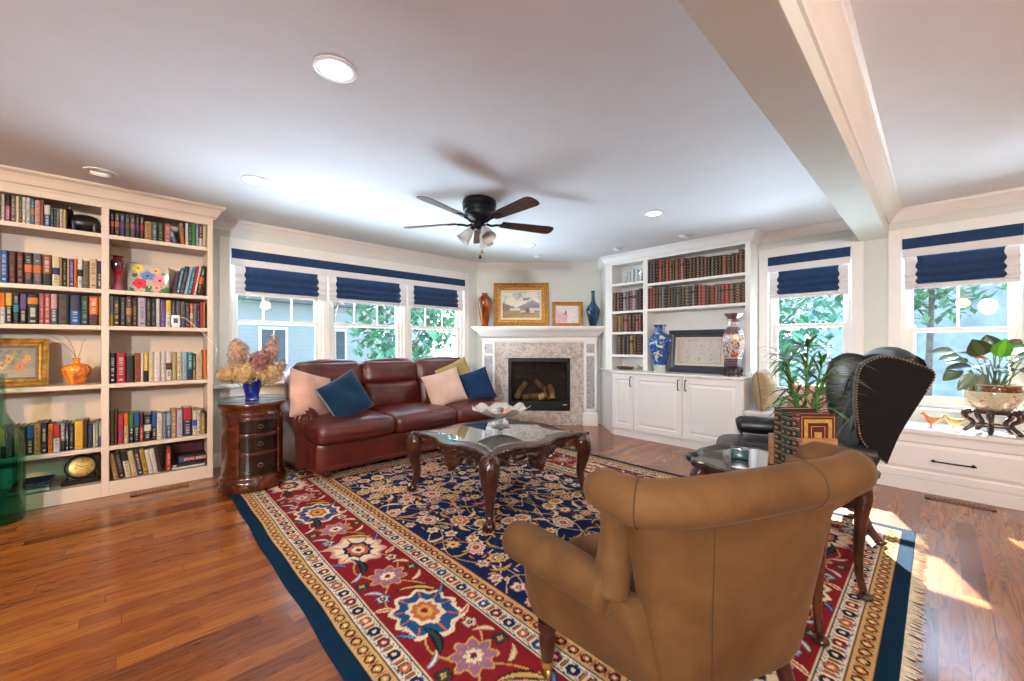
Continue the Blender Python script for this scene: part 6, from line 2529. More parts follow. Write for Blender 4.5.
rp = thing('potted_plant', 'round-leaved rubber plant in painted porcelain planter at the far right', 'potted plant', (PXX, PYY, .6885))
m = MB()
m.lathe([(.085, 0), (.090, .003), (.115, .03), (.150, .085), (.160, .125), (.155, .155), (.146, .18), (.146, .193), (.160, .200), (.160, .206), (.140, .206), (.138, .18), (.148, .12), (.10, .03), (.002, .02)], 40, caps=False)
m.build('planter', t.m, rp)
m = MB()
m.lathe([(.139, .15), (.139, .172), (.08, .178), (.002, .18)], 28)
m.build('soil', simple('potting_soil', (.03, .02, .015), .95, var=.4, bump=.6), rp)
M_rleaf = painted('rubber_leaf', .3, coat=.3, var=.1, vscale=25)
rg = random.Random(9)
m, ms = MB(), MB()


def roundleaf(m, base, d, up, L, W, c, curl=.25, nu=6, nv=8, tip=1.0):
    """leaf from base along d, normal up"""
    d = Vector(d).normalized()
    s = d.cross(Vector(up)).normalized()
    n = s.cross(d).normalized()

    def fn(u, v):
        a = 2 * u - 1
        w = W * (math.sin(PI * min(1, max(0, v)) ** .8) ** .75 if 0 < v < 1 else 0)
        return tuple(Vector(base) + d * (L * v) + s * (a * w) + n * (-curl * L * v * v + .18 * W * a * a * (1 if 0 < v < 1 else 0)))
    m.grid(fn, nu, nv, col=lambda u, v: tuple(min(1, q_ * (1.5 if abs(u - .5) < .09 else 1)) for q_ in c))


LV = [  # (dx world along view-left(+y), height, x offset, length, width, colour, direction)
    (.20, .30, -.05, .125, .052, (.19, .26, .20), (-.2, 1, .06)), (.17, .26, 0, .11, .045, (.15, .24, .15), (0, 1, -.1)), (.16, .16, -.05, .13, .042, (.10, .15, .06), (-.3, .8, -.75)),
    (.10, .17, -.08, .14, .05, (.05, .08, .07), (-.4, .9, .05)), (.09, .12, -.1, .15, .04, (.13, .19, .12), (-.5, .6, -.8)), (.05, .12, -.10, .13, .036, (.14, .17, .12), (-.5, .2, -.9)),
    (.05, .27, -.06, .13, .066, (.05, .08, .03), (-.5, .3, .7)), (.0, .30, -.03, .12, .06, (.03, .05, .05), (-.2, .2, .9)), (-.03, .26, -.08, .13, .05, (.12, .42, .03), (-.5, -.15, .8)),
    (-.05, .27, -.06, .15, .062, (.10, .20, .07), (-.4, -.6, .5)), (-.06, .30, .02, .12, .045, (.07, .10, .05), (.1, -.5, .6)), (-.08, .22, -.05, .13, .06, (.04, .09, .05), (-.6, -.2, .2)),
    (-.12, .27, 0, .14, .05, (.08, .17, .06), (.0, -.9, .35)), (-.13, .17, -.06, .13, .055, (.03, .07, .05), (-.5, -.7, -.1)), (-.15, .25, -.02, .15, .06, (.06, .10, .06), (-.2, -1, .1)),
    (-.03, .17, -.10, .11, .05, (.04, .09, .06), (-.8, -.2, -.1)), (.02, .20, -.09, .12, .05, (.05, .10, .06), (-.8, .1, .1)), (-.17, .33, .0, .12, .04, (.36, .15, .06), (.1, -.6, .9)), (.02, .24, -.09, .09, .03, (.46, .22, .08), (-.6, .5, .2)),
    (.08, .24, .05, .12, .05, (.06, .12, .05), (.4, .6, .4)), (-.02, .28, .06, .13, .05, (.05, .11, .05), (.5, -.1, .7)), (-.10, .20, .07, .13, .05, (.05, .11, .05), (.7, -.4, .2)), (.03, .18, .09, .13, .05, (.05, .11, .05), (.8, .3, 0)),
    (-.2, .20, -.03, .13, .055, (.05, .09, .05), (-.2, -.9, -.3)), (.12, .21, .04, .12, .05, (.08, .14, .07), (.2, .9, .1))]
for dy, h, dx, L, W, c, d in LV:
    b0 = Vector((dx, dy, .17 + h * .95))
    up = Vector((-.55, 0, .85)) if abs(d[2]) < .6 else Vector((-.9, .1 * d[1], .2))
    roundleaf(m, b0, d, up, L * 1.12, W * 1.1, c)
    r0 = Vector((dx * .35 + rg.uniform(-.03, .03), dy * .3 + rg.uniform(-.03, .03), .172))
    ms.tube(catmull([r0, r0.lerp(b0, .55) + Vector((0, 0, .03)), b0], 5), lerp_list([.006, .0045, .003], 11), 6)
m.build('foliage', M_rleaf, rp, sharp=180)
ms.build('stems', simple('grey_green_stem', (.16, .20, .12), .6, var=.3), rp)
# ------------------------------------------------------------------ tan barrel chair in the foreground
t = NT('tan_velvet')
_n = t.noise(t.coord(), 3.5, 4, .6, .8)
t.base(t.ramp(_n, [(.3, '#50351a'), (.5, '#604122'), (.7, '#6e4c2a')]))
t.set(Roughness=.75, Sheen_Weight=.06, Sheen_Roughness=.4, Specular_IOR_Level=.2)
t.b.inputs['Sheen Tint'].default_value = (1, .8, .55, 1)
t.bump(t.noise(t.coord(), 420, 2), .12, .002)
M_tan = t.m
M_tanw = simple('tan_welt', '#44301d', .8, var=.1)
TF = rad(67)
tc = thing('tan_armchair', 'tan velvet barrel-back armchair seen from behind in the foreground', 'armchair', (1.293, .440, .0135), TF - PI / 2)


def backpath(n, grow=0.0, yb=-.17, flat=.34):
    """plan of the back from the left wing round to the right wing: local x right, y forward"""
    pts = []
    w = .39 + grow
    for i in range(n + 1):
        s = i / n * 2 - 1                            # -1 left wing, 1 right wing
        a = s * PI / 2
        # superellipse: nearly straight rear with rounded corners
        ex = .52
        x = w * math.copysign(abs(sin(a)) ** ex, s)
        y = (yb - grow) * abs(cos(a)) ** ex * 1.0
        pts.append((x, y))
    return pts


NB = 48
ZB = [.20, .30, .42, .54, .64, .73, .80]
m = MB()
rows_o, rows_i = [], []
for z in ZB:
    f = (z - .20) / .60
    lean = -.075 - .075 * f ** 1.1
    gr = -.135 + .135 * f ** .9
    rows_o.append([(x, y, z) for x, y in backpath(NB, gr, lean + gr)])
    rows_i.append([(x * (1 - .085 / .385), y * .98 + .085 * max(0, 1 - abs(x) / .40) ** .35 + (.0), z) for x, y in backpath(NB, gr, lean + gr)])
vs, fs = [], []
n1 = NB + 1
for r in rows_o + rows_i:
    vs += r
nr = len(ZB)
for k in range(nr - 1):
    for i in range(NB):
        a = k * n1 + i
        fs.append((a, a + 1, a + 1 + n1, a + n1))
        b_ = (nr + k) * n1 + i
        fs.append((b_ + 1, b_, b_ + n1, b_ + n1 + 1))
    for i in (0, NB):
        a, b_ = k * n1 + i, (nr + k) * n1 + i
        fs.append((a, a + n1, b_ + n1, b_))
for i in range(NB):
    fs.append(((nr - 1) * n1 + i, (nr - 1) * n1 + i + 1, (2 * nr - 1) * n1 + i + 1, (2 * nr - 1) * n1 + i))
    fs.append((i + 1, i, nr * n1 + i, nr * n1 + i + 1))
m.add(vs, fs, 0, None, True)
bk = m.build('back', M_tan, tc, sharp=60, sub=1)


def topz(s):
    return .803 + .006 * cos(s * PI / 2)


roll = [(x * .985, y + .005, topz(i / NB * 2 - 1)) for i, (x, y) in enumerate(backpath(NB, .034, -.138))]
rl = [Vector(roll[0]) + Vector((.0, .035, -.012))] + [Vector(p) for p in roll] + [Vector(roll[-1]) + Vector((.0, .035, -.012))]
m = MB()
m.tube(rl, [.046] + [.060 - .004 * abs(i / NB * 2 - 1) for i in range(NB + 1)] + [.046], 18)
m.build('back_roll', M_tan, bk, sharp=180)
for i in (7, 25, 40):
    m = MB()
    c, nx_ = Vector(roll[i]), (Vector(roll[i + 1]) - Vector(roll[i - 1])).normalized()
    side = nx_.cross(Vector((0, 0, 1)))
    m.tube([c + side * (.0602 * cos(a)) + Vector((0, 0, 1)) * (.0602 * sin(a)) for a in [2 * PI * k / 24 for k in range(25)]], .0018, 5)
    m.build('seam_welt', M_tanw, bk)
m = MB()
m.tube([(rows_o[k][20][0], rows_o[k][20][1] - .001, ZB[k]) for k in range(nr - 1)], .0018, 5)
m.build('rear_seam', M_tanw, bk)
for sx in (-1, 1):
    m = MB()
    # wing edge: the padded front edge of the back running down to the arm
    m.tube(catmull([(sx * .372, .022, .80), (sx * .360, .030, .72), (sx * .358, .036, .64), (sx * .368, .040, .56), (sx * .385, .035, .50)], 5), lerp_list([.046, .046, .048, .052, .054], 21), 14)
    m.build('wing_edge', M_tan, bk, sharp=180)
    # arm with a fat roll that flares outwards to the front
    m = MB()
    A = [(sx * .392, .02, .512), (sx * .425, .13, .512), (sx * .468, .26, .512), (sx * .500, .36, .509), (sx * .514, .410, .504), (sx * .520, .438, .498)]
    m.tube(catmull(A, 5), lerp_list([.056, .062, .066, .066, .060, .026], 26), 18)
    m.build('arm', M_tan, tc, sharp=180)
    m = MB()
    rings = []
    for y0 in (-.04, -.03, .08, .20, .32, .405, .42):
        t_ = (y0 + .04) / .46
        e = .0 if -.035 < y0 < .41 else -.008
        xo = [(.27 + .20 * t_ + e, .20), (.315 + .17 * t_ + e, .33), (.372 + .125 * t_ + e, .44), (.385 + .125 * t_, .51)]
        rings.append([(sx * x, y0, z) for x, z in xo] + [(sx * (x - .10), y0, z) for x, z in reversed(xo)])
    m.loft(rings, True, True)
    m.build('arm_panel', M_tan, tc, sharp=60, sub=1)
m = MB()
m.rbox((0, .185, .265), (.30, .225, .07), .03, 8, warp=lambda o, p: [o[0] * (1 + .22 * p[1]), o[1], o[2]])
m.build('seat_frame', M_tan, tc, sharp=80)
m = MB()
m.rbox((0, .20, .40), (.305, .235, .075), .055, 10, (0, .02, .03), warp=lambda o, p: [o[0] * (1 + .14 * p[1]), o[1], o[2]])
m.build('seat_cushion', M_tan, tc, sharp=80)
for sx in (-1, 1):
    m = MB()
    c = (sx * .405, .385)
    m.lathe([(.034, .21), (.036, .18), (.026, .165), (.031, .15), (.027, .11), (.019, .06), (.017, .05)], 16, (c[0], c[1], 0))
    lg = m.build('leg', M_mahog, tc)
    m = MB()
    m.lathe([(.019, .068), (.022, .06), (.021, .044), (.010, .04)], 16, (c[0], c[1], 0))
    m.lathe([(.017, -.008), (.021, -.004), (.021, .004), (.017, .008)], 16, M=T(c[0], c[1], .0215) @ RY(PI / 2))
    m.build('brass_caster', M_brass, lg)
    m = MB()
    m.tube(catmull([(sx * .20, -.02, .22), (sx * .205, -.06, .12), (sx * .21, -.115, .005)], 6), lerp_list([.026, .022, .017], 13), 8)
    m.build('leg', M_mahog, tc)

# ------------------------------------------------------------------ black leather wing chair
M_bleather = leather('black_leather', '#07080b', '#12151c', .4, .18)
M_bfabric = simple('black_outside_leather', (.009, .007, .007), .7, var=.5, scale=220, bump=.3, bscale=250, spec=.12)
M_nail = simple('copper_nails', (.42, .19, .08), .35, .9, var=.2)
wc = thing('wing_chair', 'black leather tufted wing chair with copper nailhead trim by the right windows', 'armchair', (3.34, .67, .0125), rad(20))


def backpt(u, z, d=0.0):
    """inner face of the raked back: u -1..1 across"""
    y = -.22 - .36 * (z - .42) * (1 + .10 * (z - .42))
    return Vector((u * .30, y + d, z))


m = MB()
TU, TV = 3.0, 4.0


def tuft(u, v):
    a, b_ = PI * (u * TU + v * TV / 2 * 1.0), PI * (u * TU - v * TV / 2 * 1.0)
    h = (abs(sin(a)) * abs(sin(b_))) ** .45
    e = min(1, (1 - abs(2 * u - 1)) * 7) * min(1, min(v, 1 - v) * 9)
    return .045 * h * e + .01 * e


m.grid(lambda u, v: tuple(backpt(2 * u - 1, .44 + .66 * v, tuft(u, v) + .03)), 72, 80)
tb = m.build('tufted_back', M_bleather, wc, sharp=180)
m = MB()
for i in range(-1, 8):
    for j in range(0, 9):
        u, v = (i + j) / 2 / TU, (i - j) / TV
        v = (j) / TV * 1.0
        u = (i + (.5 if j % 2 else 0)) / TU
        if .04 < u < .96 and .05 < v < .95:
            p = backpt(2 * u - 1, .44 + .66 * v, .036)
            m.ball(tuple(p), .011, .007, .011, 8)
m.build('tuft_buttons', M_bleather, tb)
m = MB()
ring_o = []
rings = []
for z in (.30, .44, .70, .95, 1.08, 1.13, 1.145):
    g = .0 if z < 1.1 else (.03 if z < 1.14 else .06)
    p = backpt(0, min(z, 1.13))
    y0, y1 = p.y - .075 + g, p.y + .03 - g
    w = .345 - (g * .6)
    cr = .0
    rings.append([(-w, y1, z - .03), (-w, y0, z - .03), (-w * .5, y0 - .012, z + cr), (w * .5, y0 - .012, z + cr), (w, y0, z - .03), (w, y1, z - .03), (w * .5, y1, z + cr), (-w * .5, y1, z + cr)])
m.loft(rings, True, True)
m.build('outer_back', M_bfabric, wc, sharp=60)
m = MB()
m.tube(catmull([(-.33, -.475, 1.075), (-.2, -.482, 1.115), (0, -.485, 1.13), (.2, -.482, 1.115), (.33, -.475, 1.075)], 6), .045, 14)
m.build('top_roll', M_bleather, wc, sharp=180)
# wings: outline in the side plane (y, z), front to back
wing = [(-.30, .56), (-.25, .63), (-.235, .74), (-.228, .86), (-.232, .97), (-.25, 1.06), (-.29, 1.10), (-.345, 1.125), (-.41, 1.12), (-.49, 1.09), (-.575, 1.035), (-.54, .93), (-.48, .80), (-.42, .66), (-.37, .50)]
WP = [(p.x, p.y) for p in catmull([(a, b_, 0) for a, b_ in wing], 4)]
for sx in (-1, 1):
    MX = Matrix(((0, 0, sx, 0), (1, 0, 0, 0), (0, 1, 0, 0), (0, 0, 0, 1)))       # poly (y,z), extruded along x
    m = MB()
    cy_, cz = -.38, .86
    ins = lambda f: [(cy_ + (a - cy_) * f, cz + (b_ - cz) * f) for a, b_ in WP]
    rings = []
    for f, h in ((.90, .285), (.98, .295), (1.0, .315), (1.0, .345), (.985, .362)):
        rings.append([(sx * h - .0, a, b_) for a, b_ in ins(f)])
    m.loft(rings, True, True)
    wg = m.build('wing', M_bleather, wc, sharp=50)
    m = MB()
    m.prism(ins(.955), .360, .3655, M=MX)
    m.build('outer_panel', M_bfabric, wg, bevel=.002)
    m = MB()
    P = [(a, b_) for a, b_ in ins(.965)]
    tot = 0
    last = None
    for a, b_ in P[:45]:
        if last is None:
            last = (a, b_)
        while math.hypot(a - last[0], b_ - last[1]) > .0165:
            k = .0165 / math.hypot(a - last[0], b_ - last[1])
            last = (last[0] + (a - last[0]) * k, last[1] + (b_ - last[1]) * k)
            m.ball((sx * .3655, last[0], last[1]), .0035, .0048, .0048, 6)
    nh = m.build('nailhead_trim', M_nail, wg)
    nh['kind'] = 'stuff'
    # scrolled arm
    m = MB()
    A = [(sx * .335, -.32, .535), (sx * .34, -.12, .535), (sx * .35, .08, .54), (sx * .362, .23, .54), (sx * .37, .32, .535), (sx * .37, .348, .53)]
    m.tube(catmull(A, 5), lerp_list([.06, .066, .072, .076, .074, .04], 26), 16)
    rings = []
    for y, g in ((-.28, 0), (.0, .008), (.2, .018), (.31, .024)):
        rings.append([(sx * (.27 + g), y, .24), (sx * (.345 + g), y, .24), (sx * (.36 + g), y, .40), (sx * (.375 + g), y, .52), (sx * (.30 + g), y, .54), (sx * (.275 + g), y, .42)])
    m.loft(rings, True, True)
    m.build('arm', M_bleather, wc, sharp=60)
m = MB()
m.rbox((0, .03, .275), (.335, .35, .075), .03, 8)
m.build('seat_frame', M_bleather, wc, sharp=80)
m = MB()
m.rbox((0, .10, .405), (.285, .385, .075), .06, 10, (0, .02, .035))
m.build('seat_cushion', M_bleather, wc, sharp=80)
for sx in (-1, 1):
    m = MB()
    m.tube(catmull([(sx * .28, .33, .24), (sx * .31, .36, .17), (sx * .295, .35, .08), (sx * .305, .365, .03)], 5), lerp_list([.04, .036, .022, .02], 16), 10)
    m.ball((sx * .308, .37, .026), .03, .032, .026, 10)
    m.build('leg', M_mahog, wc)
    m = MB()
    m.tube(catmull([(sx * .26, -.27, .24), (sx * .262, -.30, .12), (sx * .268, -.36, .02)], 5), lerp_list([.034, .026, .022], 11), 10)
    m.ball((sx * .268, -.365, .018), .028, .032, .018, 10)
    m.build('leg', M_mahog, wc)

# ------------------------------------------------------------------ scalloped side table between the chairs
pt = thing('scalloped_table', 'dark mahogany side table with scalloped tray top between the armchairs', 'side table', (2.27, .54, .0135), rad(-10))
PTZ = .60
m = MB()


def scal(t_, ins, z):
    a = 2 * PI * t_
    # superellipse with scallops
    ex = .52
    x = .325 * math.copysign(abs(cos(a)) ** ex, cos(a))
    y = .345 * math.copysign(abs(sin(a)) ** ex, sin(a))
    k = 1 + .030 * cos(12 * a) - ins / .33
    return (x * k, y * k, z)


n = 144
ring = lambda ins, z: [scal(i / n, ins, z) for i in range(n)]
m.loft([ring(.16, PTZ - .022), ring(.02, PTZ - .022), ring(.004, PTZ - .012), ring(0, PTZ + .010), ring(.006, PTZ + .018), ring(.016, PTZ + .012), ring(.026, PTZ), [(p[0] * .01, p[1] * .01, PTZ) for p in ring(0, 0)]], True, False)
m.build('tray_top', wood('dark_tray_wood', '#171110', '#241a18', '#33241f', .16, (4, 18, 18), .7), pt, sharp=40)
m = MB()
for B in ((-.24, .24, -.265, -.245), (-.24, .24, .245, .265), (-.24, -.22, -.265, .265), (.22, .24, -.265, .265)):
    m.box(*B, PTZ - .11, PTZ - .02)
m.build('apron', M_mahog, pt, bevel=.004)
for sx, sy in ((-1, -1), (1, -1), (1, 1), (-1, 1)):
    d = Vector((sx, sy, 0)).normalized()
    c = Vector((sx * .235, sy * .255, 0))
    prof = [(-.02, PTZ - .03, .036), (.004, PTZ - .08, .040), (.012, PTZ - .13, .036), (.004, PTZ - .22, .026), (-.006, PTZ - .36, .020), (-.004, .12, .016), (.012, .045, .016)]
    m = MB()
    pts = catmull([c + d * a + Vector((0, 0, z)) for a, z, r in prof], 5)
    m.tube(pts, lerp_list([r for a, z, r in prof], len(pts)), 10)
    f = c + d * .022
    m.ball((f.x, f.y, .018), .030, .030, .019, 12)
    m.build('leg', M_carve, pt, sharp=80)

# books between bookends on the table
bx0, by0 = 2.115, .405
ax = Vector((cos(rad(46)), sin(rad(46)), 0))                 # row runs away from the camera
px_ = Vector((sin(rad(46)), -cos(rad(46)), 0))               # spine to fore-edge
TZ0 = .0135 + PTZ + .0008
rotb = rad(46) - PI / 2 + PI / 2
M_tool = simple('gold_tooling', (.55, .33, .09), .4, .5, var=.2, scale=60)
off = 0.022
GBK = 'leather books on the scalloped table'
for k, (w, h, c, d, lab) in enumerate(((.040, .280, '#5a1814', .165, 'dark red leather book with gold tooled cover, nearest on the scalloped table'),
                                       (.036, .272, '#1a1512', .16, 'black leather book second in the row on the scalloped table'),
                                       (.038, .272, '#20382e', .16, 'green leather book third in the row on the scalloped table'),
                                       (.052, .284, '#3d1a10', .165, 'brown ribbed leather book farthest in the row on the scalloped table'))):
    col = hexc(c)
    rgk = random.Random(k)
    bmk = book_mesh(w, h, d, col, leather_rows(col, rgk), rgk, .006)
    o = bmk.build('leather_book', M_book, sharp=35)
    p = Vector((bx0, by0, TZ0)) + ax * (off + w / 2)
    o.location = p
    o.rotation_euler = (0, 0, math.atan2(px_.y, px_.x) - PI / 2)
    tag(o, lab, 'book', GBK)
    off += w + .0012
    if k == 0:                                               # tooled frame on the near cover
        m = MB()
        xx = -w / 2 - .0006
        # local: x thickness, y depth, z height; near cover is at -x or +x
        for sgn in (1,):
            pass
        sx = -1 if (o.rotation_euler.to_matrix() @ Vector((-1, 0, 0))).dot(ax) < 0 else 1
        X0 = sx * (w / 2 + .0008)

        def band(a, wd):
            y0, y1, z0, z1 = .012 + a, d - .008 - a, .012 + a, h - .012 - a
            for B in ((y0, y1, z0, z0 + wd), (y0, y1, z1 - wd, z1), (y0, y0 + wd, z0 + wd, z1 - wd), (y1 - wd, y1, z0 + wd, z1 - wd)):
                m.box(X0 - .0006, X0 + .0006, *B)
        band(0, .003)
        band(.012, .016)
        band(.042, .003)
        m.box(X0 - .0006, X0 + .0006, d / 2 - .014, d / 2 + .018, h / 2 - .06, h / 2 + .06)
        m.build('gold_tooling', M_tool, o)
M_light = wood('maple', '#8a5a34', '#a8744a', '#bd8a5e', .4)
for nm, s0_, lab in (('bookend', -.001, 'light wood bookend at the near end of the leather books'), ('bookend', off + .022, 'light wood bookend at the far end of the leather books')):
    r = thing('bookend', lab, 'bookend', Vector((bx0, by0, TZ0)) + ax * s0_, math.atan2(px_.y, px_.x), 'bookends on the scalloped table')
    m = MB()
    near = s0_ < .01
    # local x = along px_, local y = along ax
    y0, y1 = (0, .021) if near else (0, .022)
    m.box(.0, .155, y0, y1, 0, .175 if near else .15)
    m.build('upright', M_light, r, bevel=.003)
    m = MB()
    if near:
        m.box(.01, .145, -.055, -.0005, 0, .02)
        m.prism([(0, 0), (-.05, 0), (0, .09)], .06, .09, M=Matrix(((0, 0, 1, 0), (1, 0, 0, 0), (0, 1, 0, .02), (0, 0, 0, 1))) @ T(-.0005, 0, 0))
    else:
        m.box(.01, .145, .0225, .045, 0, .02)
        m.prism([(0, 0), (.018, 0), (0, .09)], .06, .09, M=Matrix(((0, 0, 1, 0), (1, 0, 0, 0), (0, 1, 0, .02), (0, 0, 0, 1))) @ T(.0225, 0, 0))
    m.build('foot', M_light, r, bevel=.002)
# small dark green box behind the far bookend
m = MB()
m.rbox((0, 0, .028), (.03, .04, .028), .006, 4)
m.box(-.031, .031, -.041, .041, .036, .040)
gb = m.build('trinket_box', simple('green_lacquer', (.01, .05, .05), .25, coat=.4))
gb.location = (2.27, .70, TZ0)
gb.rotation_euler = (0, 0, .3)
tag(gb, 'small dark green box on the scalloped table left of the books', 'box')

# ------------------------------------------------------------------ lucky bamboo
lb = thing('lucky_bamboo', 'tall leafy bamboo plant in a blue pot behind the leather books', 'potted plant', (2.50, .468, TZ0))
m = MB()
m.lathe([(.050, 0), (.056, .005), (.062, .05), (.064, .12), (.068, .135), (.066, .14), (.058, .13), (.05, .02), (.002, .02)], 24, caps=False)
m.build('pot', simple('blue_pot_glaze', (.02, .07, .20), .15, var=.3, coat=.5), lb)
m = MB()
m.lathe([(.059, .10), (.059, .118), (.002, .12)], 20)
m.build('pebbles', simple('pebbles', (.30, .28, .25), .8, var=.4, scale=80, bump=.8, bscale=90), lb)
M_cane = NT('bamboo_cane')
_w = M_cane.n('TexWave', wave_type='BANDS', bands_direction='Z')
_w.inputs['Scale'].default_value = 4.5
M_cane.l(M_cane.coord(), _w.inputs['Vector'])
M_cane.base(M_cane.ramp(_w.outputs['Fac'], [(0, (.16, .15, .04)), (.07, (.05, .17, .03)), (1, (.07, .24, .05))]))
M_cane.set(Roughness=.35)
M_cane = M_cane.m
M_bleaf = painted('bamboo_leaf', .4, var=.15, coat=.15)
rg = random.Random(21)
lf = MB()
vl = Vector((-rt[0], -rt[1], 0)) if False else Vector((-.728, .686, 0))
for k in range(8):
    a = 2 * PI * k / 8 + .2
    r0 = Vector((cos(a) * .032, sin(a) * .032, .10))
    H = (.42, .52, .46, .36, .57, .49, .42, .32)[k]
    ln = Vector((cos(a) * .05, sin(a) * .05, 0)) + vl * rg.uniform(-.03, .04)
    pts = catmull([r0, r0 + ln * .3 + Vector((0, 0, H * .4)), r0 + ln + Vector((0, 0, H - .1))], 6)
    m = MB()
    m.tube(pts, lerp_list([.0068, .006, .0045], 13), 8)
    m.build('cane', M_cane, lb)
    top = pts[-1]
    for j in range(22):
        b0 = pts[5 + (j * 8) // 16] if j < 14 else top
        az = a + rg.uniform(-1.5, 1.5)
        L = rg.uniform(.13, .25)
        el = rg.uniform(.1, 1.2)
        d0 = Vector((cos(az) * cos(el), sin(az) * cos(el), sin(el)))
        side = d0.cross(Vector((0, 0, 1))).normalized()
        w = rg.uniform(.006, .011)
        g = rg.uniform(.6, 1.5)
        c = (.055 * g, .14 * g, .022 * g, 1)
        droop = rg.uniform(.5, 1.3)

        def fn(u, v):
            s = 2 * u - 1
            p = Vector(b0) + d0 * (L * v) + Vector((0, 0, -droop * L * .55 * v * v))
            ww = w * (v / .25 if v < .25 else (1 - (v - .25) / .75)) ** .7 if 0 < v < 1 else 0
            return tuple(p + side * (s * ww) + Vector((0, 0, .25 * abs(s) * ww)))
        lf.grid(fn, 2, 8, col=c)
lf.build('foliage', M_bleaf, lb, sharp=180)
# ------------------------------------------------------------------ the garden outside
M_grass = simple('lawn_grass', (0.30, 0.34, 0.24), 0.9, var=0.2, scale=3, bump=0.3, bscale=40)
b = MB()
GZ = -0.45
b.box(XR + .13, 22, -14, 22, GZ - .1, GZ)
b.box(-14, XR + .13, YW + .13, 22, GZ - .1, GZ)
lawn = b.build('lawn', M_grass)
lawn['kind'] = 'structure'
lawn['label'] = 'sunlit pale lawn outside the windows'
b = MB()
b.box(-4.0, XR + .13, YW + .13, YW + 1.05, 2.62, 2.74)  # unseen overhang added to block low sun through the triple window
b.box(-4.0, XR + .13, YW + 1.05, YW + 1.10, 2.60, 2.80)
struct(b.build('sun_block_eave', M_white), 'unseen white eave added to keep sun out of the triple window')
M_siding = NT('house_siding')
_wv = M_siding.n('TexWave', wave_type='BANDS', bands_direction='Z', wave_profile='SAW')
_wv.inputs['Scale'].default_value = 2.2
M_siding.l(M_siding.coord(), _wv.inputs['Vector'])
M_siding.base(M_siding.ramp(_wv.outputs['Fac'], [(0.0, (0.095, 0.105, 0.115)), (0.12, (0.125, 0.145, 0.155)), (1.0, (0.13, 0.15, 0.165))]))
M_siding = M_siding.m
M_roof = simple('house_roof', (0.04, 0.044, 0.05), 0.8, var=0.3, scale=20)
M_winb = simple('house_window_glass', (0.02, 0.03, 0.045), 0.3, var=0.3)
M_bark = simple('tree_bark', (0.07, 0.06, 0.05), 0.85, var=0.4, scale=15, bump=0.5)
M_leafs = painted('tree_leaves', 0.6, var=0.3, vscale=3)


M_siding2 = simple('far_siding', (0.15, 0.19, 0.20), 0.7, var=0.3, scale=2)


def house(loc, rz, w, d, h, label, wins, mt=None):
    r = thing('neighbour_house', label, 'house', loc, rz)
    m = MB()
    m.box(-w / 2, w / 2, 0, d, 0, h)
    m.build('house_wall', mt or M_siding, r)
    m = MB()
    m.prism([(-w / 2 - .3, h - .05), (0, h + w * .28), (w / 2 + .3, h - .05)], -.3, d + .3, M=Matrix(((1, 0, 0, 0), (0, 0, 1, 0), (0, 1, 0, 0), (0, 0, 0, 1))))
    m.build('roof', M_roof, r)
    for x, z in wins:
        m = MB()
        m.box(x - .5, x + .5, -.05, .05, z, z + 1.4)
        wd = m.build('house_window', M_white, r)
        m = MB()
        m.box(x - .42, x - .02, -.07, -.04, z + .08, z + 1.32)
        m.box(x + .02, x + .42, -.07, -.04, z + .08, z + 1.32)
        m.build('house_pane', M_winb, wd)
    return r


house((6.0, 17.5, GZ), rad(8), 11, 7, 3.3, 'pale clapboard house seen through the triple window', [(-4.2, .9), (-2.2, .9), (0.2, .9), (3.0, .9)])
house((19, 1.0, GZ), rad(-92), 12, 7, 4.2, 'pale clapboard house seen through the right windows', [(-3, .9), (0, .9), (3, .9)], M_siding2)


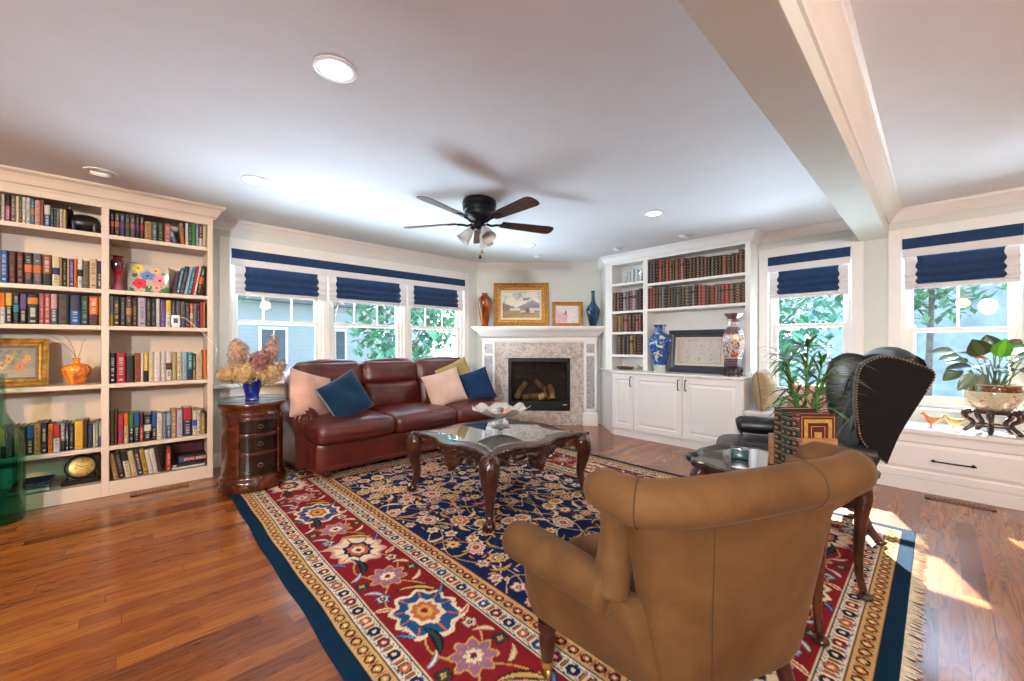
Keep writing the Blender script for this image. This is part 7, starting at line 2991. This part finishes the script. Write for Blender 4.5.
def tree(loc, h, r, n, seed, label, tone, trunk=0.09, low=0.25):
    rg = random.Random(seed)
    root = thing('garden_tree', label, 'tree', loc, 0, 'garden trees')
    m = MB()
    pts = catmull([(0, 0, 0), (rg.uniform(-.1, .1), rg.uniform(-.1, .1), h * .35), (rg.uniform(-.2, .2), rg.uniform(-.2, .2), h * .8)], 5)
    m.tube(pts, lerp_list([trunk, trunk * .7, .02], len(pts)), 7)
    for k in range(7):
        a = rg.uniform(0, 2 * PI)
        z = h * rg.uniform(.3, .65)
        m.tube([(0, 0, z), (cos(a) * r * .4, sin(a) * r * .4, z + .3 * r), (cos(a) * r * .8, sin(a) * r * .8, z + .75 * r)], [.03, .02, .008], 5)
    m.build('trunk', M_bark, root)
    lf = MB()
    for k in range(n):
        a, c = rg.uniform(0, 2 * PI), rg.uniform(-1, 1)
        rr = rg.uniform(.35, 1) ** .6 * r
        s = math.sqrt(1 - c * c)
        p = Vector((cos(a) * s * rr, sin(a) * s * rr, h * (low + 1) / 2 + c * h * (1 - low) / 2 * (rr / r)))
        R = Matrix.Rotation(rg.uniform(0, 6.3), 4, 'Z') @ Matrix.Rotation(rg.uniform(-1, 1), 4, 'X')
        L = rg.uniform(.10, .19)
        g = rg.uniform(.6, 1.35)
        lf.add([(0, -L, 0), (L * .5, 0, .02), (0, L, 0), (-L * .5, 0, .02)], [(0, 1, 2, 3)], 0, tuple(min(1, t * g) for t in tone), False, T(*p) @ R)
    lf.build('foliage', M_leafs, root)
    return root


G1, G2, G3 = (.06, .165, .085), (.08, .20, .10), (.05, .16, .095)
tree((4.7, 8.6, GZ), 4.6, 1.35, 1500, 1, 'bushy green tree behind the middle of the triple window', G3, low=.1)
tree((1.0, 10.4, GZ), 6.5, 1.9, 1600, 2, 'tall pale tree behind the left window', G2, low=.35)
tree((9.6, 12.9, GZ), 6.8, 2.0, 1900, 3, 'green tree behind the right end of the triple window', G1, low=.2)
tree((4.9, 13.9, GZ), 7.5, 2.2, 1700, 4, 'tall garden tree in front of the clapboard house', G2, low=.4)
tree((11.5, 2.9, GZ), 5.6, 1.7, 1900, 5, 'bushy tree behind the window beside the bookcase', G3, low=.1)
tree((12.5, -3.2, GZ), 5.5, 2.1, 2200, 6, 'wide bushy tree behind the far right window', G1, low=.1)
tree((15.6, 0.2, GZ), 7.0, 1.9, 2000, 7, 'tall tree between the two right windows', G2, low=.3)
pp = MB()
pp.box(6.25, 6.5, 7.4, 7.65, GZ, 3.2)
pp.box(6.2, 6.55, 7.35, 7.7, GZ, GZ + .3)
pp.box(6.2, 6.55, 7.35, 7.7, 3.05, 3.2)
tag(pp.build('porch_post', M_white, bevel=.01), 'square white porch post behind the right end of the triple window', 'post')
